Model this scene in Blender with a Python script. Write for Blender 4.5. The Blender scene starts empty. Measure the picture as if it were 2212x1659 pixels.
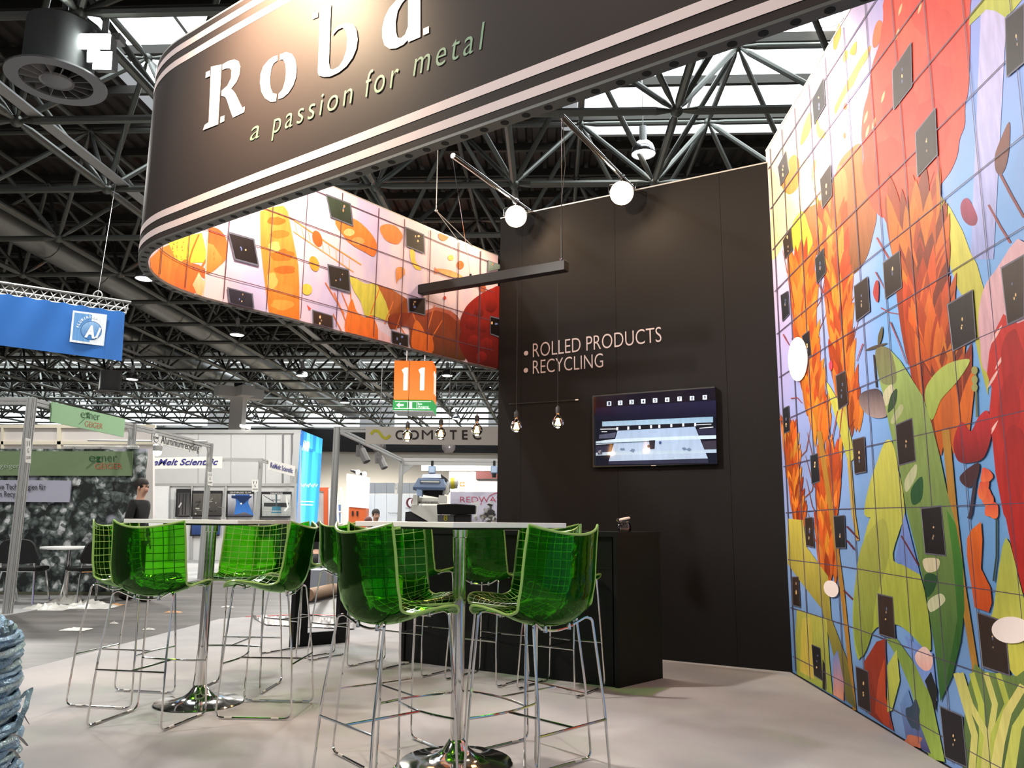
import bpy, bmesh, math, random
from mathutils import Vector, Matrix
from mathutils.geometry import tessellate_polygon
random.seed(7)
SC = bpy.context.scene
COL = SC.collection
V = Vector

# ---------------------------------------------------------------- camera
FPX, EYE = 1700.0, 1.12
PIT, ROL = math.radians(9.96), math.radians(0.55)
_f = V((0, math.cos(PIT), math.sin(PIT)))
_u0 = V((0, -math.sin(PIT), math.cos(PIT)))
_r0 = V((1, 0, 0))
_r = _r0 * math.cos(ROL) + _u0 * math.sin(ROL)
_u = _u0 * math.cos(ROL) - _r0 * math.sin(ROL)
CAMP = V((0, 0, EYE))
cam = bpy.data.cameras.new('camera')
cam.sensor_fit = 'HORIZONTAL'; cam.sensor_width = 36.0
cam.lens = 36.0 * FPX / 2212.0
cam.clip_start = 0.05; cam.clip_end = 300
cam_ob = bpy.data.objects.new('camera', cam); COL.objects.link(cam_ob)
cam_ob.matrix_world = Matrix(((_r.x, _u.x, -_f.x, 0), (_r.y, _u.y, -_f.y, 0), (_r.z, _u.z, -_f.z, EYE), (0, 0, 0, 1)))
SC.camera = cam_ob
SC.view_settings.view_transform = 'Standard'
SC.view_settings.look = 'None'
SC.view_settings.gamma = 1.0
SC.view_settings.use_curve_mapping = False
SC.view_settings.exposure = 0.0
SC.cycles.max_bounces = 8
SC.cycles.transparent_max_bounces = 24
SC.cycles.caustics_reflective = False
SC.cycles.caustics_refractive = False
SC.cycles.sample_clamp_indirect = 4.0

# ---------------------------------------------------------------- hall ambience
W = bpy.data.worlds.new('hall_air'); SC.world = W; W.use_nodes = True
W.node_tree.nodes['Background'].inputs[0].default_value = (0.92, 0.96, 1.0, 1)
W.node_tree.nodes['Background'].inputs[1].default_value = 0.42

def ray(px, py): return _f + _r * ((px - 1106) / FPX) - _u * ((py - 829.5) / FPX)
def atz(px, py, z=0.0):
    d = ray(px, py); return CAMP + d * ((z - EYE) / d.z)
def aty(px, py, Y):
    d = ray(px, py); return CAMP + d * (Y / d.y)
def proj(p):
    d = V(p) - CAMP; z = d.dot(_f)
    if z < .1: return (-9999, -9999, z)
    return (1106 + FPX * d.dot(_r) / z, 829.5 - FPX * d.dot(_u) / z, z)

def lamp(name, kind, loc, power, color, size=0.1, target=None, spot=60, blend=.6):
    l = bpy.data.lights.new(name, kind); l.energy = power; l.color = color
    if kind == 'SPOT': l.spot_size = math.radians(spot); l.spot_blend = blend; l.shadow_soft_size = size
    elif kind == 'POINT': l.shadow_soft_size = size
    o = bpy.data.objects.new(name, l); COL.objects.link(o); o.location = loc
    if target is not None:
        o.rotation_euler = (V(target) - V(loc)).to_track_quat('-Z', 'Y').to_euler()
    return o
WARM = (1.0, .72, .44); WARM2 = (1.0, .80, .60); NEUT = (1.0, .97, .91)
# downward hall spots without fixtures; several added to brighten walls, signs and near faces
for x, y, w in ((-8, 2, 1900), (3, -5, 1900), (-5.5, 7.5, 650), (-9.5, 14.0, 1700), (-4.5, 17.5, 1700), (4.5, 15.5, 1700), (-5, 26, 4200), (-15, 24, 4200), (6, 28, 4200), (-10, 38, 4200), (-22, 36, 4200), (4, 44, 4200), (-14, 52, 4200), (-1.5, 12.5, 1300), (-12, 57, 9000), (3, 57, 9000)):
    lamp('unseen_hall_spot', 'SPOT', (x, y, 8.2), w, NEUT, .28, (x, y, 0), 160, .4)
# halogen floodlights of the stand
lamp('flood_light_sign', 'SPOT', (-1.44, 3.0, 3.9), 760, (1, .73, .47), .09, (-1.1, 3.5, 3.66), 118, 1)
lamp('flood_light_sign', 'SPOT', (.6, 1.2, 4.4), 45, WARM2, .07, (.3, 2.5, 3.1), 100, .9)
lamp('flood_light_frieze', 'SPOT', (-1.35, 4.75, 3.95), 170, WARM2, .08, (-1.75, 5.4, 3.3), 140, .9)
lamp('flood_light_frieze', 'SPOT', (-1.95, 4.3, 3.85), 40, WARM, .06, (-2.2, 4.9, 3.2), 140, .9)
lamp('flood_light_mural', 'SPOT', (1.35, 4.45, 4.25), 205, WARM2, .08, (2.16, 5.3, 3.5), 120, 1)
lamp('flood_light_mural', 'SPOT', (-1.25, 5.45, 3.75), 470, (1, .92, .84), .07, (2.1, 4.4, 1.1), 100, .8)
lamp('flood_light_floor', 'SPOT', (.2, 2.4, 3.85), 40, (1, .86, .74), .08, (-.6, 3.6, 0), 120, .9)

# ---------------------------------------------------------------- materials
_M = {}
def lin(c):
    return tuple((x / 12.92 if x <= .04045 else ((x + .055) / 1.055) ** 2.4) for x in c)
def srgb(r, g, b): return lin((r / 255., g / 255., b / 255.))
def _nt(name):
    m = bpy.data.materials.new(name); m.use_nodes = True
    nt = m.node_tree; b = nt.nodes['Principled BSDF']; return m, nt, b
def mat(name, col, rough=.5, metal=0.0, var=.06, scale=18, emit=0, bump=0, bscale=60, spec=.5, stretch=None, trans=0, alpha=1):
    if name in _M: return _M[name]
    m, nt, b = _nt(name); N = nt.nodes; L = nt.links
    tc = N.new('ShaderNodeTexCoord'); mp = N.new('ShaderNodeMapping')
    if stretch: mp.inputs['Scale'].default_value = stretch
    L.new(tc.outputs['Object'], mp.inputs[0])
    nz = N.new('ShaderNodeTexNoise'); nz.inputs['Scale'].default_value = scale; nz.inputs['Detail'].default_value = 4
    L.new(mp.outputs[0], nz.inputs['Vector'])
    mx = N.new('ShaderNodeMix'); mx.data_type = 'RGBA'
    c0 = tuple(max(0, c * (1 - var)) for c in col); c1 = tuple(min(1, c * (1 + var)) for c in col)
    mx.inputs[6].default_value = (*c0, 1); mx.inputs[7].default_value = (*c1, 1)
    L.new(nz.outputs['Fac'], mx.inputs[0]); L.new(mx.outputs[2], b.inputs['Base Color'])
    b.inputs['Roughness'].default_value = rough; b.inputs['Metallic'].default_value = metal
    b.inputs['Specular IOR Level'].default_value = spec
    if trans: b.inputs['Transmission Weight'].default_value = trans
    if alpha < 1: b.inputs['Alpha'].default_value = alpha
    if emit:
        L.new(mx.outputs[2], b.inputs['Emission Color']); b.inputs['Emission Strength'].default_value = emit
    if bump:
        n2 = N.new('ShaderNodeTexNoise'); n2.inputs['Scale'].default_value = bscale; n2.inputs['Detail'].default_value = 6
        L.new(mp.outputs[0], n2.inputs['Vector'])
        bp = N.new('ShaderNodeBump'); bp.inputs['Strength'].default_value = bump; bp.inputs['Distance'].default_value = .01
        L.new(n2.outputs['Fac'], bp.inputs['Height']); L.new(bp.outputs[0], b.inputs['Normal'])
    _M[name] = m; return m

def print_mat(name, emit=0, rough=.55, var=.05):
    """flat print: colour comes from the mesh's own colour attribute, broken up by fine grain"""
    if name in _M: return _M[name]
    m, nt, b = _nt(name); N = nt.nodes; L = nt.links
    a = N.new('ShaderNodeVertexColor'); a.layer_name = 'ink'
    tc = N.new('ShaderNodeTexCoord'); mp = N.new('ShaderNodeMapping'); mp.inputs['Scale'].default_value = (14, 14, 3)
    L.new(tc.outputs['Object'], mp.inputs[0])
    nz = N.new('ShaderNodeTexNoise'); nz.inputs['Scale'].default_value = 2.2; nz.inputs['Detail'].default_value = 5
    L.new(mp.outputs[0], nz.inputs['Vector'])
    mr = N.new('ShaderNodeMapRange'); mr.inputs[1].default_value = .3; mr.inputs[2].default_value = .7
    mr.inputs[3].default_value = 1 - var * 3; mr.inputs[4].default_value = 1 + var * 2
    L.new(nz.outputs['Fac'], mr.inputs[0])
    mu = N.new('ShaderNodeVectorMath'); mu.operation = 'SCALE'
    L.new(a.outputs['Color'], mu.inputs[0]); L.new(mr.outputs[0], mu.inputs['Scale'])
    L.new(mu.outputs[0], b.inputs['Base Color']); b.inputs['Roughness'].default_value = rough
    b.inputs['Specular IOR Level'].default_value = .25
    if emit:
        L.new(mu.outputs[0], b.inputs['Emission Color']); b.inputs['Emission Strength'].default_value = emit
    _M[name] = m; return m

def green_plastic():
    m = bpy.data.materials.new('green_acrylic'); m.use_nodes = True
    nt = m.node_tree; N = nt.nodes; L = nt.links; N.clear()
    out = N.new('ShaderNodeOutputMaterial')
    tc = N.new('ShaderNodeTexCoord'); nz = N.new('ShaderNodeTexNoise'); nz.inputs['Scale'].default_value = 6
    L.new(tc.outputs['Object'], nz.inputs['Vector'])
    mx = N.new('ShaderNodeMix'); mx.data_type = 'RGBA'
    mx.inputs[6].default_value = (.23, .64, .055, 1); mx.inputs[7].default_value = (.30, .76, .07, 1)
    L.new(nz.outputs['Fac'], mx.inputs[0])
    tr = N.new('ShaderNodeBsdfTransparent'); L.new(mx.outputs[2], tr.inputs[0])
    gl = N.new('ShaderNodeBsdfGlossy'); gl.inputs['Roughness'].default_value = .06
    gl.inputs[0].default_value = (.6, .95, .45, 1)
    tl = N.new('ShaderNodeBsdfTranslucent'); tl.inputs[0].default_value = (.03, .50, .01, 1)
    df = N.new('ShaderNodeBsdfDiffuse'); df.inputs[0].default_value = (.02, .22, .01, 1)
    m0 = N.new('ShaderNodeMixShader'); m0.inputs[0].default_value = .45
    L.new(tl.outputs[0], m0.inputs[1]); L.new(df.outputs[0], m0.inputs[2])
    m1 = N.new('ShaderNodeMixShader'); m1.inputs[0].default_value = .07
    L.new(tr.outputs[0], m1.inputs[1]); L.new(m0.outputs[0], m1.inputs[2])
    lw = N.new('ShaderNodeFresnel'); lw.inputs[0].default_value = 1.42
    nz2 = N.new('ShaderNodeTexNoise'); nz2.inputs['Scale'].default_value = 22; L.new(tc.outputs['Object'], nz2.inputs['Vector'])
    bp = N.new('ShaderNodeBump'); bp.inputs['Strength'].default_value = .18; bp.inputs['Distance'].default_value = .01
    L.new(nz2.outputs['Fac'], bp.inputs['Height']); L.new(bp.outputs[0], gl.inputs['Normal'])
    m2 = N.new('ShaderNodeMixShader'); L.new(lw.outputs[0], m2.inputs[0])
    L.new(m1.outputs[0], m2.inputs[1]); L.new(gl.outputs[0], m2.inputs[2])
    L.new(m2.outputs[0], out.inputs[0]); return m

def clear_glass(name, tint):
    m = bpy.data.materials.new(name); m.use_nodes = True
    nt = m.node_tree; N = nt.nodes; L = nt.links; N.clear()
    out = N.new('ShaderNodeOutputMaterial')
    tc = N.new('ShaderNodeTexCoord'); nz = N.new('ShaderNodeTexNoise'); nz.inputs['Scale'].default_value = 9
    L.new(tc.outputs['Object'], nz.inputs['Vector'])
    mx = N.new('ShaderNodeMix'); mx.data_type = 'RGBA'
    mx.inputs[6].default_value = (*[c * .94 for c in tint], 1); mx.inputs[7].default_value = (*tint, 1)
    L.new(nz.outputs['Fac'], mx.inputs[0])
    tr = N.new('ShaderNodeBsdfTransparent'); L.new(mx.outputs[2], tr.inputs[0])
    gl = N.new('ShaderNodeBsdfGlossy'); gl.inputs['Roughness'].default_value = .03
    fr = N.new('ShaderNodeFresnel'); fr.inputs[0].default_value = 1.5
    m2 = N.new('ShaderNodeMixShader'); L.new(fr.outputs[0], m2.inputs[0])
    L.new(tr.outputs[0], m2.inputs[1]); L.new(gl.outputs[0], m2.inputs[2]); L.new(m2.outputs[0], out.inputs[0])
    return m

CHROME = mat('chrome', (.78, .77, .75), .09, 1, .03)
ALU = mat('brushed_aluminium', srgb(186, 186, 184), .42, .55, .05, 30)
BLACKW = mat('black_fabric_wall', srgb(26, 24, 24), .7, 0, .10, 3, bump=.02, bscale=300, spec=.18)
BLACK = mat('matt_black', srgb(26, 25, 25), .5, 0, .08, 12)
BLACKG = mat('satin_black_panel', srgb(14, 14, 14), .5, 0, .08, 6, spec=.25)
WHITE = mat('white_laminate', srgb(244, 244, 242), .35, 0, .02, 8)
PANEL = mat('white_wall_panel', srgb(205, 205, 204), .5, 0, .03, 5)
GREEN = green_plastic()
GRIM = mat('green_acrylic_edge', (.30, .50, .12), .25, 0, .08, 30)
INK = print_mat('fabric_print')

# ---------------------------------------------------------------- mesh tools
def tag(o, label=None, cat=None, group=None, kind=None):
    if label: o['label'] = label
    if cat: o['category'] = cat
    if group: o['group'] = group
    if kind: o['kind'] = kind
    return o
def top_of(p):
    while p.parent: p = p.parent
    return p
def thing(name, label, cat, loc=(0, 0, 0), rz=0, group=None, kind=None):
    o = bpy.data.objects.new(name, None); COL.objects.link(o)
    o.empty_display_size = .1
    o.location = loc; o.rotation_euler = (0, 0, rz)
    return tag(o, label, cat, group, kind)

class MB:
    def __init__(s): s.v = []; s.f = []; s.c = []
    def add(s, vs, fs, c=None):
        n = len(s.v); s.v += [V(v) for v in vs]
        s.f += [tuple(i + n for i in f) for f in fs]; s.c += [c] * len(fs); return s
    def obox(s, o, a, b, c):
        o, a, b, c = V(o), V(a), V(b), V(c)
        vs = [o, o + a, o + a + b, o + b, o + c, o + a + c, o + a + b + c, o + b + c]
        fs = [(3, 2, 1, 0), (4, 5, 6, 7), (0, 1, 5, 4), (1, 2, 6, 5), (2, 3, 7, 6), (3, 0, 4, 7)]
        if a.cross(b).dot(c) < 0: fs = [tuple(reversed(f)) for f in fs]
        return s.add(vs, fs)
    def box(s, c, size, rz=0):
        cx, sx = math.cos(rz), math.sin(rz); x, y, z = size
        a = V((cx, sx, 0)) * x; b = V((-sx, cx, 0)) * y; d = V((0, 0, z))
        return s.obox(V(c) - a / 2 - b / 2 - d / 2, a, b, d)
    def prism(s, pts, d):
        """planar polygon (3D points) swept by vector d"""
        pts = [V(p) for p in pts]; d = V(d); n = len(pts)
        tris = tessellate_polygon([pts])
        nn = sum(((pts[i] - pts[0]).cross(pts[(i + 1) % n] - pts[0]) for i in range(1, n)), V())
        flip = nn.dot(d) > 0
        vs = pts + [p + d for p in pts]; fs = []
        for t in tris:
            a, b, c = t
            tn = (pts[b] - pts[a]).cross(pts[c] - pts[a])
            if tn.dot(d) > 0: a, c = c, a
            fs.append((a, b, c)); fs.append((c + n, b + n, a + n))
        for i in range(n):
            j = (i + 1) % n
            fs.append((j, i, i + n, j + n) if not flip else (i, j, j + n, i + n))
        return s.add(vs, fs)
    def tube(s, pts, r, n=8, closed=False, caps=True):
        pts = [V(p) for p in pts]; m = len(pts)
        rr = r if isinstance(r, (list, tuple)) else [r] * m
        T = []
        for i in range(m):
            if closed: t = pts[(i + 1) % m] - pts[i - 1]
            else: t = pts[min(i + 1, m - 1)] - pts[max(i - 1, 0)]
            T.append(t.normalized())
        a = V((0, 0, 1)) if abs(T[0].z) < .9 else V((1, 0, 0))
        u = T[0].cross(a).normalized(); vs = []; fs = []
        for i in range(m):
            if i:
                q = T[i - 1].rotation_difference(T[i]); u = (q @ u); u = (u - T[i] * u.dot(T[i])).normalized()
            w = T[i].cross(u)
            for k in range(n):
                an = 2 * math.pi * k / n
                vs.append(pts[i] + (u * math.cos(an) + w * math.sin(an)) * rr[i])
        for i in range(m if closed else m - 1):
            j = (i + 1) % m
            for k in range(n):
                l = (k + 1) % n
                fs.append((i * n + k, i * n + l, j * n + l, j * n + k))
        if caps and not closed:
            fs.append(tuple(range(n - 1, -1, -1))); fs.append(tuple((m - 1) * n + k for k in range(n)))
        return s.add(vs, fs)
    def lathe(s, prof, o=(0, 0, 0), n=24, axis=(0, 0, 1)):
        o = V(o); ax = V(axis).normalized()
        u = ax.cross(V((1, 0, 0)) if abs(ax.x) < .9 else V((0, 1, 0))).normalized(); w = ax.cross(u)
        vs = []; fs = []; m = len(prof)
        for r, h in prof:
            for k in range(n):
                an = 2 * math.pi * k / n
                vs.append(o + ax * h + (u * math.cos(an) + w * math.sin(an)) * max(r, 1e-4))
        for i in range(m - 1):
            for k in range(n):
                l = (k + 1) % n
                fs.append((i * n + k, i * n + l, (i + 1) * n + l, (i + 1) * n + k))
        return s.add(vs, fs)
    def ball(s, o, r, n=10, sc=(1, 1, 1)):
        prof = [(r * math.sin(math.pi * i / n), -r * math.cos(math.pi * i / n)) for i in range(n + 1)]
        k0 = len(s.v); s.lathe(prof, (0, 0, 0), max(8, n))
        for i in range(k0, len(s.v)):
            p = s.v[i]; s.v[i] = V(o) + V((p.x * sc[0], p.y * sc[1], p.z * sc[2]))
        return s
    def mesh(s, name, shift=None, smooth=True, ang=35):
        me = bpy.data.meshes.new(name)
        sh = shift or V()
        me.from_pydata([tuple(v - sh) for v in s.v], [], s.f); me.update()
        if any(c is not None for c in s.c):
            ca = me.color_attributes.new('ink', 'FLOAT_COLOR', 'CORNER')
            buf = []
            for p, c in zip(me.polygons, s.c):
                if c is None: c = (1, 1, 1)
                if isinstance(c, list):
                    for q in c: buf += [*q, 1]
                else:
                    for _ in p.loop_indices: buf += [*c, 1]
            ca.data.foreach_set('color', buf)
        if smooth and len(me.polygons):
            me.polygons.foreach_set('use_smooth', [True] * len(me.polygons))
            me.set_sharp_from_angle(angle=math.radians(ang))
        return me
    def build(s, name, m, parent=None, label=None, cat=None, group=None, kind=None, smooth=True, ang=35, bev=0, local=False):
        if parent is not None: sh = V() if local else top_of(parent).location.copy()
        elif local: sh = V()
        else:
            xs = [v.x for v in s.v]; ys = [v.y for v in s.v]
            sh = V(((min(xs) + max(xs)) / 2, (min(ys) + max(ys)) / 2, min(v.z for v in s.v)))
        me = s.mesh(name, sh, smooth, ang)
        if m: me.materials.append(m)
        o = bpy.data.objects.new(name, me); COL.objects.link(o)
        if parent is not None: o.parent = parent
        elif not local: o.location = sh
        if bev:
            b = o.modifiers.new('bevel', 'BEVEL'); b.width = bev; b.segments = 2; b.limit_method = 'ANGLE'
        return tag(o, label, cat, group, kind)

def copy_tree(o, parent=None):
    c = o.copy(); COL.objects.link(c)
    if parent is not None: c.parent = parent
    for ch in list(o.children): copy_tree(ch, c)
    return c

def round_path(pts, r, k=4):
    """replace the corners of a polyline by arcs"""
    pts = [V(p) for p in pts]; out = [pts[0]]
    for i in range(1, len(pts) - 1):
        a, b, c = pts[i - 1], pts[i], pts[i + 1]
        d = min(r, (a - b).length * .45, (c - b).length * .45)
        p, q = b + (a - b).normalized() * d, b + (c - b).normalized() * d
        for j in range(k + 1):
            t = j / k; out.append(p * (1 - t) ** 2 + b * 2 * t * (1 - t) + q * t * t)
    out.append(pts[-1]); return out
def catmull(pts, k=5, closed=True):
    n = len(pts); out = []
    rng = range(n) if closed else range(n - 1)
    g = (lambda i: pts[i % n]) if closed else (lambda i: pts[max(0, min(n - 1, i))])
    for i in rng:
        p0, p1, p2, p3 = g(i - 1), g(i), g(i + 1), g(i + 2)
        for j in range(k):
            t = j / k
            out.append(tuple(.5 * (2 * b + (c - a) * t + (2 * a - 5 * b + 4 * c - d) * t * t + (3 * b - a - 3 * c + d) * t ** 3)
                             for a, b, c, d in zip(p0, p1, p2, p3)))
    if not closed: out.append(tuple(pts[-1]))
    return out

class Pl:
    """a real vertical (or tilted) plane; un() finds the spot on it seen at a pixel"""
    def __init__(s, p, n):
        s.p = V(p); s.n = V(n).normalized()
        if s.n.dot(CAMP - s.p) < 0: s.n = -s.n
    def un(s, px, py, off=0.0):
        d = ray(px, py); p = s.p + s.n * off
        return CAMP + d * ((p - CAMP).dot(s.n) / d.dot(s.n))
def PY(Y): return Pl((0, Y, 0), (0, -1, 0))

_tc = {}
def glyphs(st, shear=0, spacing=1.0, bold=0):
    key = (st, shear, spacing, bold)
    if key in _tc: return _tc[key]
    cu = bpy.data.curves.new('lettering', 'FONT'); cu.body = st; cu.shear = shear; cu.space_character = spacing
    cu.offset = bold; cu.resolution_u = 4
    ob = bpy.data.objects.new('lettering', cu); COL.objects.link(ob)
    dg = bpy.context.evaluated_depsgraph_get(); dg.update()
    me = bpy.data.meshes.new_from_object(ob.evaluated_get(dg))
    vs = [v.co.copy() for v in me.vertices]; fs = [tuple(p.vertices) for p in me.polygons]
    bpy.data.objects.remove(ob); bpy.data.curves.remove(cu); bpy.data.meshes.remove(me)
    _tc[key] = (vs, fs); return vs, fs
def lettering(mb, st, bl, br, tl, shear=0, spacing=1.0, bold=0, c=None, base0=True):
    vs, fs = glyphs(st, shear, spacing, bold)
    if not vs: return
    x0 = min(v.x for v in vs); x1 = max(v.x for v in vs); y1 = max(v.y for v in vs)
    y0 = 0 if base0 else min(v.y for v in vs)
    bl, br, tl = V(bl), V(br), V(tl)
    P = [bl + (br - bl) * ((v.x - x0) / (x1 - x0)) + (tl - bl) * ((v.y - y0) / (y1 - y0)) for v in vs]
    if fs:
        a, b, d = (P[i] for i in fs[0][:3])
        if (b - a).cross(d - a).dot(CAMP - a) < 0: fs = [tuple(reversed(f)) for f in fs]
    mb.add(P, fs, c)
def px_text(mb, pl, st, bl, br, tl, off=.003, **k):
    lettering(mb, st, pl.un(*bl, off), pl.un(*br, off), pl.un(*tl, off), **k)

class Print:
    """flat printed shapes lying on a surface, each a hair above the one before"""
    def __init__(s, un, off=.0015, step=.000006, sub=0): s.un = un; s.o = off; s.st = step; s.mb = MB(); s.sub = sub
    def poly(s, pts, c, c2=None, smooth=False, k=4, vec=None):
        if smooth: pts = catmull(pts, k)
        P2 = [V((p[0], p[1], 0)) for p in pts]
        tris = tessellate_polygon([P2]); s.o += s.st
        P = [s.un(p[0], p[1], s.o) for p in pts]
        if s.sub:
            pts = [tuple(p[:2]) for p in pts]; out = []; stack = [tuple(t) for t in tris]; mid = {}
            def md(i, j):
                k_ = (min(i, j), max(i, j))
                if k_ not in mid: pts.append(((pts[i][0] + pts[j][0]) / 2, (pts[i][1] + pts[j][1]) / 2)); P.append(s.un(*pts[-1], s.o)); mid[k_] = len(pts) - 1
                return mid[k_]
            while stack:
                i, j, l = stack.pop(); e = [(math.dist(pts[i], pts[j]), i, j, l), (math.dist(pts[j], pts[l]), j, l, i), (math.dist(pts[l], pts[i]), l, i, j)]
                dmx, a_, b_, c_ = max(e)
                if dmx > s.sub: m_ = md(a_, b_); stack += [(a_, m_, c_), (m_, b_, c_)]
                else: out.append((i, j, l))
            tris = out
        c = srgb(*c); c2 = srgb(*c2) if c2 else None
        vec = vec or (0, 1); q = [p[0] * vec[0] + p[1] * vec[1] for p in pts]; q0, q1 = min(q), max(q) + 1e-6
        for t in tris:
            t = list(t)
            a, b, d = (P[i] for i in t)
            if (b - a).cross(d - a).dot(CAMP - a) < 0: t.reverse()
            if c2: col = [tuple(c[j] + (c2[j] - c[j]) * (q[i] - q0) / (q1 - q0) for j in range(3)) for i in t]
            else: col = c
            s.mb.add([P[i] for i in t], [(0, 1, 2)], col)
    def line(s, pts, w, c, w2=None):
        """stroke through pixel points"""
        n = len(pts); L = []; R = []
        for i in range(n):
            a = pts[max(0, i - 1)]; b = pts[min(n - 1, i + 1)]
            dx, dy = b[0] - a[0], b[1] - a[1]; d = math.hypot(dx, dy) or 1
            ww = (w + ((w2 if w2 is not None else w) - w) * i / (n - 1)) / 2
            L.append((pts[i][0] - dy / d * ww, pts[i][1] + dx / d * ww)); R.append((pts[i][0] + dy / d * ww, pts[i][1] - dx / d * ww))
        s.poly(L + R[::-1], c)
    def blob(s, cx, cy, rx, ry, c, c2=None, ang=0, n=14, wob=0, vec=None):
        pts = []
        for i in range(n):
            a = 2 * math.pi * i / n; k = 1 + (random.uniform(-wob, wob) if wob else 0)
            x, y = rx * k * math.cos(a), ry * k * math.sin(a)
            pts.append((cx + x * math.cos(ang) - y * math.sin(ang), cy + x * math.sin(ang) + y * math.cos(ang)))
        s.poly(pts, c, c2, smooth=wob > 0, k=3, vec=vec)
    def leaf(s, a, b, w, c, c2=None, bend=0):
        """pointed petal from a to b"""
        dx, dy = b[0] - a[0], b[1] - a[1]; L = math.hypot(dx, dy) or 1; nx, ny = -dy / L, dx / L
        l = []; r = []
        for i in range(9):
            t = i / 8; x, y = a[0] + dx * t + nx * bend * math.sin(math.pi * t), a[1] + dy * t + ny * bend * math.sin(math.pi * t)
            h = w / 2 * math.sin(math.pi * t) ** .8 if 0 < t < 1 else 0
            l.append((x + nx * h, y + ny * h)); r.append((x - nx * h, y - ny * h))
        s.poly(l + r[-2:0:-1], c, c2)
def S(ox, oy, sc, pts): return [(ox + x / sc, oy + y / sc) for x, y in pts]
# ================================================================ SETTING
def floor_mat():
    m, nt, b = _nt('worn_hall_floor'); N = nt.nodes; L = nt.links
    tc = N.new('ShaderNodeTexCoord'); mp = N.new('ShaderNodeMapping'); mp.inputs['Scale'].default_value = (.5, 2.2, 1)
    L.new(tc.outputs['Object'], mp.inputs[0])
    n1 = N.new('ShaderNodeTexNoise'); n1.inputs['Scale'].default_value = 1.6; n1.inputs['Detail'].default_value = 8; n1.inputs['Roughness'].default_value = .7
    L.new(mp.outputs[0], n1.inputs[0])
    r = N.new('ShaderNodeValToRGB'); r.color_ramp.elements[0].position = .3; r.color_ramp.elements[1].position = .72
    r.color_ramp.elements[0].color = (*srgb(50, 47, 46), 1); r.color_ramp.elements[1].color = (*srgb(104, 99, 95), 1)
    L.new(n1.outputs['Fac'], r.inputs[0]); L.new(r.outputs[0], b.inputs['Base Color'])
    b.inputs['Roughness'].default_value = .5; b.inputs['Specular IOR Level'].default_value = .3; return m
mb = MB(); mb.obox((-70, -25, -.06), (140, 0, 0), (0, 105, 0), (0, 0, .05)); mb.build('floor', floor_mat(), local=True, kind='structure')

def carpet_mat():
    m, nt, b = _nt('grey_carpet'); N = nt.nodes; L = nt.links
    tc = N.new('ShaderNodeTexCoord')
    n1 = N.new('ShaderNodeTexNoise'); n1.inputs['Scale'].default_value = 1.1; n1.inputs['Detail'].default_value = 5
    L.new(tc.outputs['Object'], n1.inputs[0])
    r = N.new('ShaderNodeValToRGB'); r.color_ramp.elements[0].position = .35; r.color_ramp.elements[1].position = .65
    r.color_ramp.elements[0].color = (*srgb(158, 156, 157), 1); r.color_ramp.elements[1].color = (*srgb(178, 173, 172), 1)
    L.new(n1.outputs['Fac'], r.inputs[0]); L.new(r.outputs[0], b.inputs['Base Color'])
    b.inputs['Roughness'].default_value = .95; b.inputs['Specular IOR Level'].default_value = .1
    n2 = N.new('ShaderNodeTexNoise'); n2.inputs['Scale'].default_value = 420; L.new(tc.outputs['Object'], n2.inputs[0])
    bp = N.new('ShaderNodeBump'); bp.inputs['Strength'].default_value = .25; bp.inputs['Distance'].default_value = .004
    L.new(n2.outputs['Fac'], bp.inputs['Height']); L.new(bp.outputs[0], b.inputs['Normal']); return m
CARPET = carpet_mat()
pts = [(-3.95, -1.5), (-3.64, 6.1), (-3.32, 9.33), (-3.09, 9.52), (-2.1, 9.9), (-.2, 10.1), (-.16, 7.70), (2.17, 6.365), (1.955, 1.05), (1.955, -1.5)]
mb = MB(); mb.prism([(x, y, -.01) for x, y in pts], (0, 0, .01))
mb.build('carpet', CARPET, None, 'pale grey exhibition carpet under the stools and bar of the stand', 'carpet')

# ---- roof deck with skylight bands, space frame under it
TH = math.radians(-2.8); E1 = V((math.cos(TH), math.sin(TH), 0)); E2 = V((-math.sin(TH), math.cos(TH), 0))
O0 = V((0, 17.55, 9.0)); SP = 3.3; UP = 2.4
DECK = mat('dark_corrugated_deck', srgb(62, 57, 52), .6, .1, .15, 4)
TUBE = mat('galvanised_tube', srgb(112, 114, 108), .42, .6, .12, 9)
SKY = mat('skylight_glazing', (.86, .94, 1), .4, 0, .02, 2, emit=5)
bands = [(-12, -1.0, 0), (-1.0, .8, 1), (.8, 9.2, 0), (9.2, 10.9, 2), (10.9, 13.6, 0), (13.6, 15.4, 2)]
mb = MB()
def deck_strip(mb, a, b, x0, x1):
    pitch = .42; n = int((x1 - x0) / pitch); vs = []; fs = []
    for k in range(n):
        x = x0 + k * pitch
        for dx, dz in ((0, 0), (.2, 0), (.25, .09), (.37, .09)):
            for j in (a, b):
                vs.append(O0 + E1 * (x + dx) + E2 * (j * SP) + V((0, 0, UP + .35 + dz)))
    m = len(vs) // 2
    for k in range(m - 1): fs.append((2 * k, 2 * k + 1, 2 * k + 3, 2 * k + 2))
    mb.add(vs, fs)
for a, b, k in bands:
    if k == 0: deck_strip(mb, a, b, -58, 52)
    if k == 1: deck_strip(mb, a, b, -58, -9.6); deck_strip(mb, a, b, -5.5, 1.6); deck_strip(mb, a, b, 10.5, 52)
ceiling = mb.build('ceiling', DECK, local=True, kind='structure')
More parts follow.
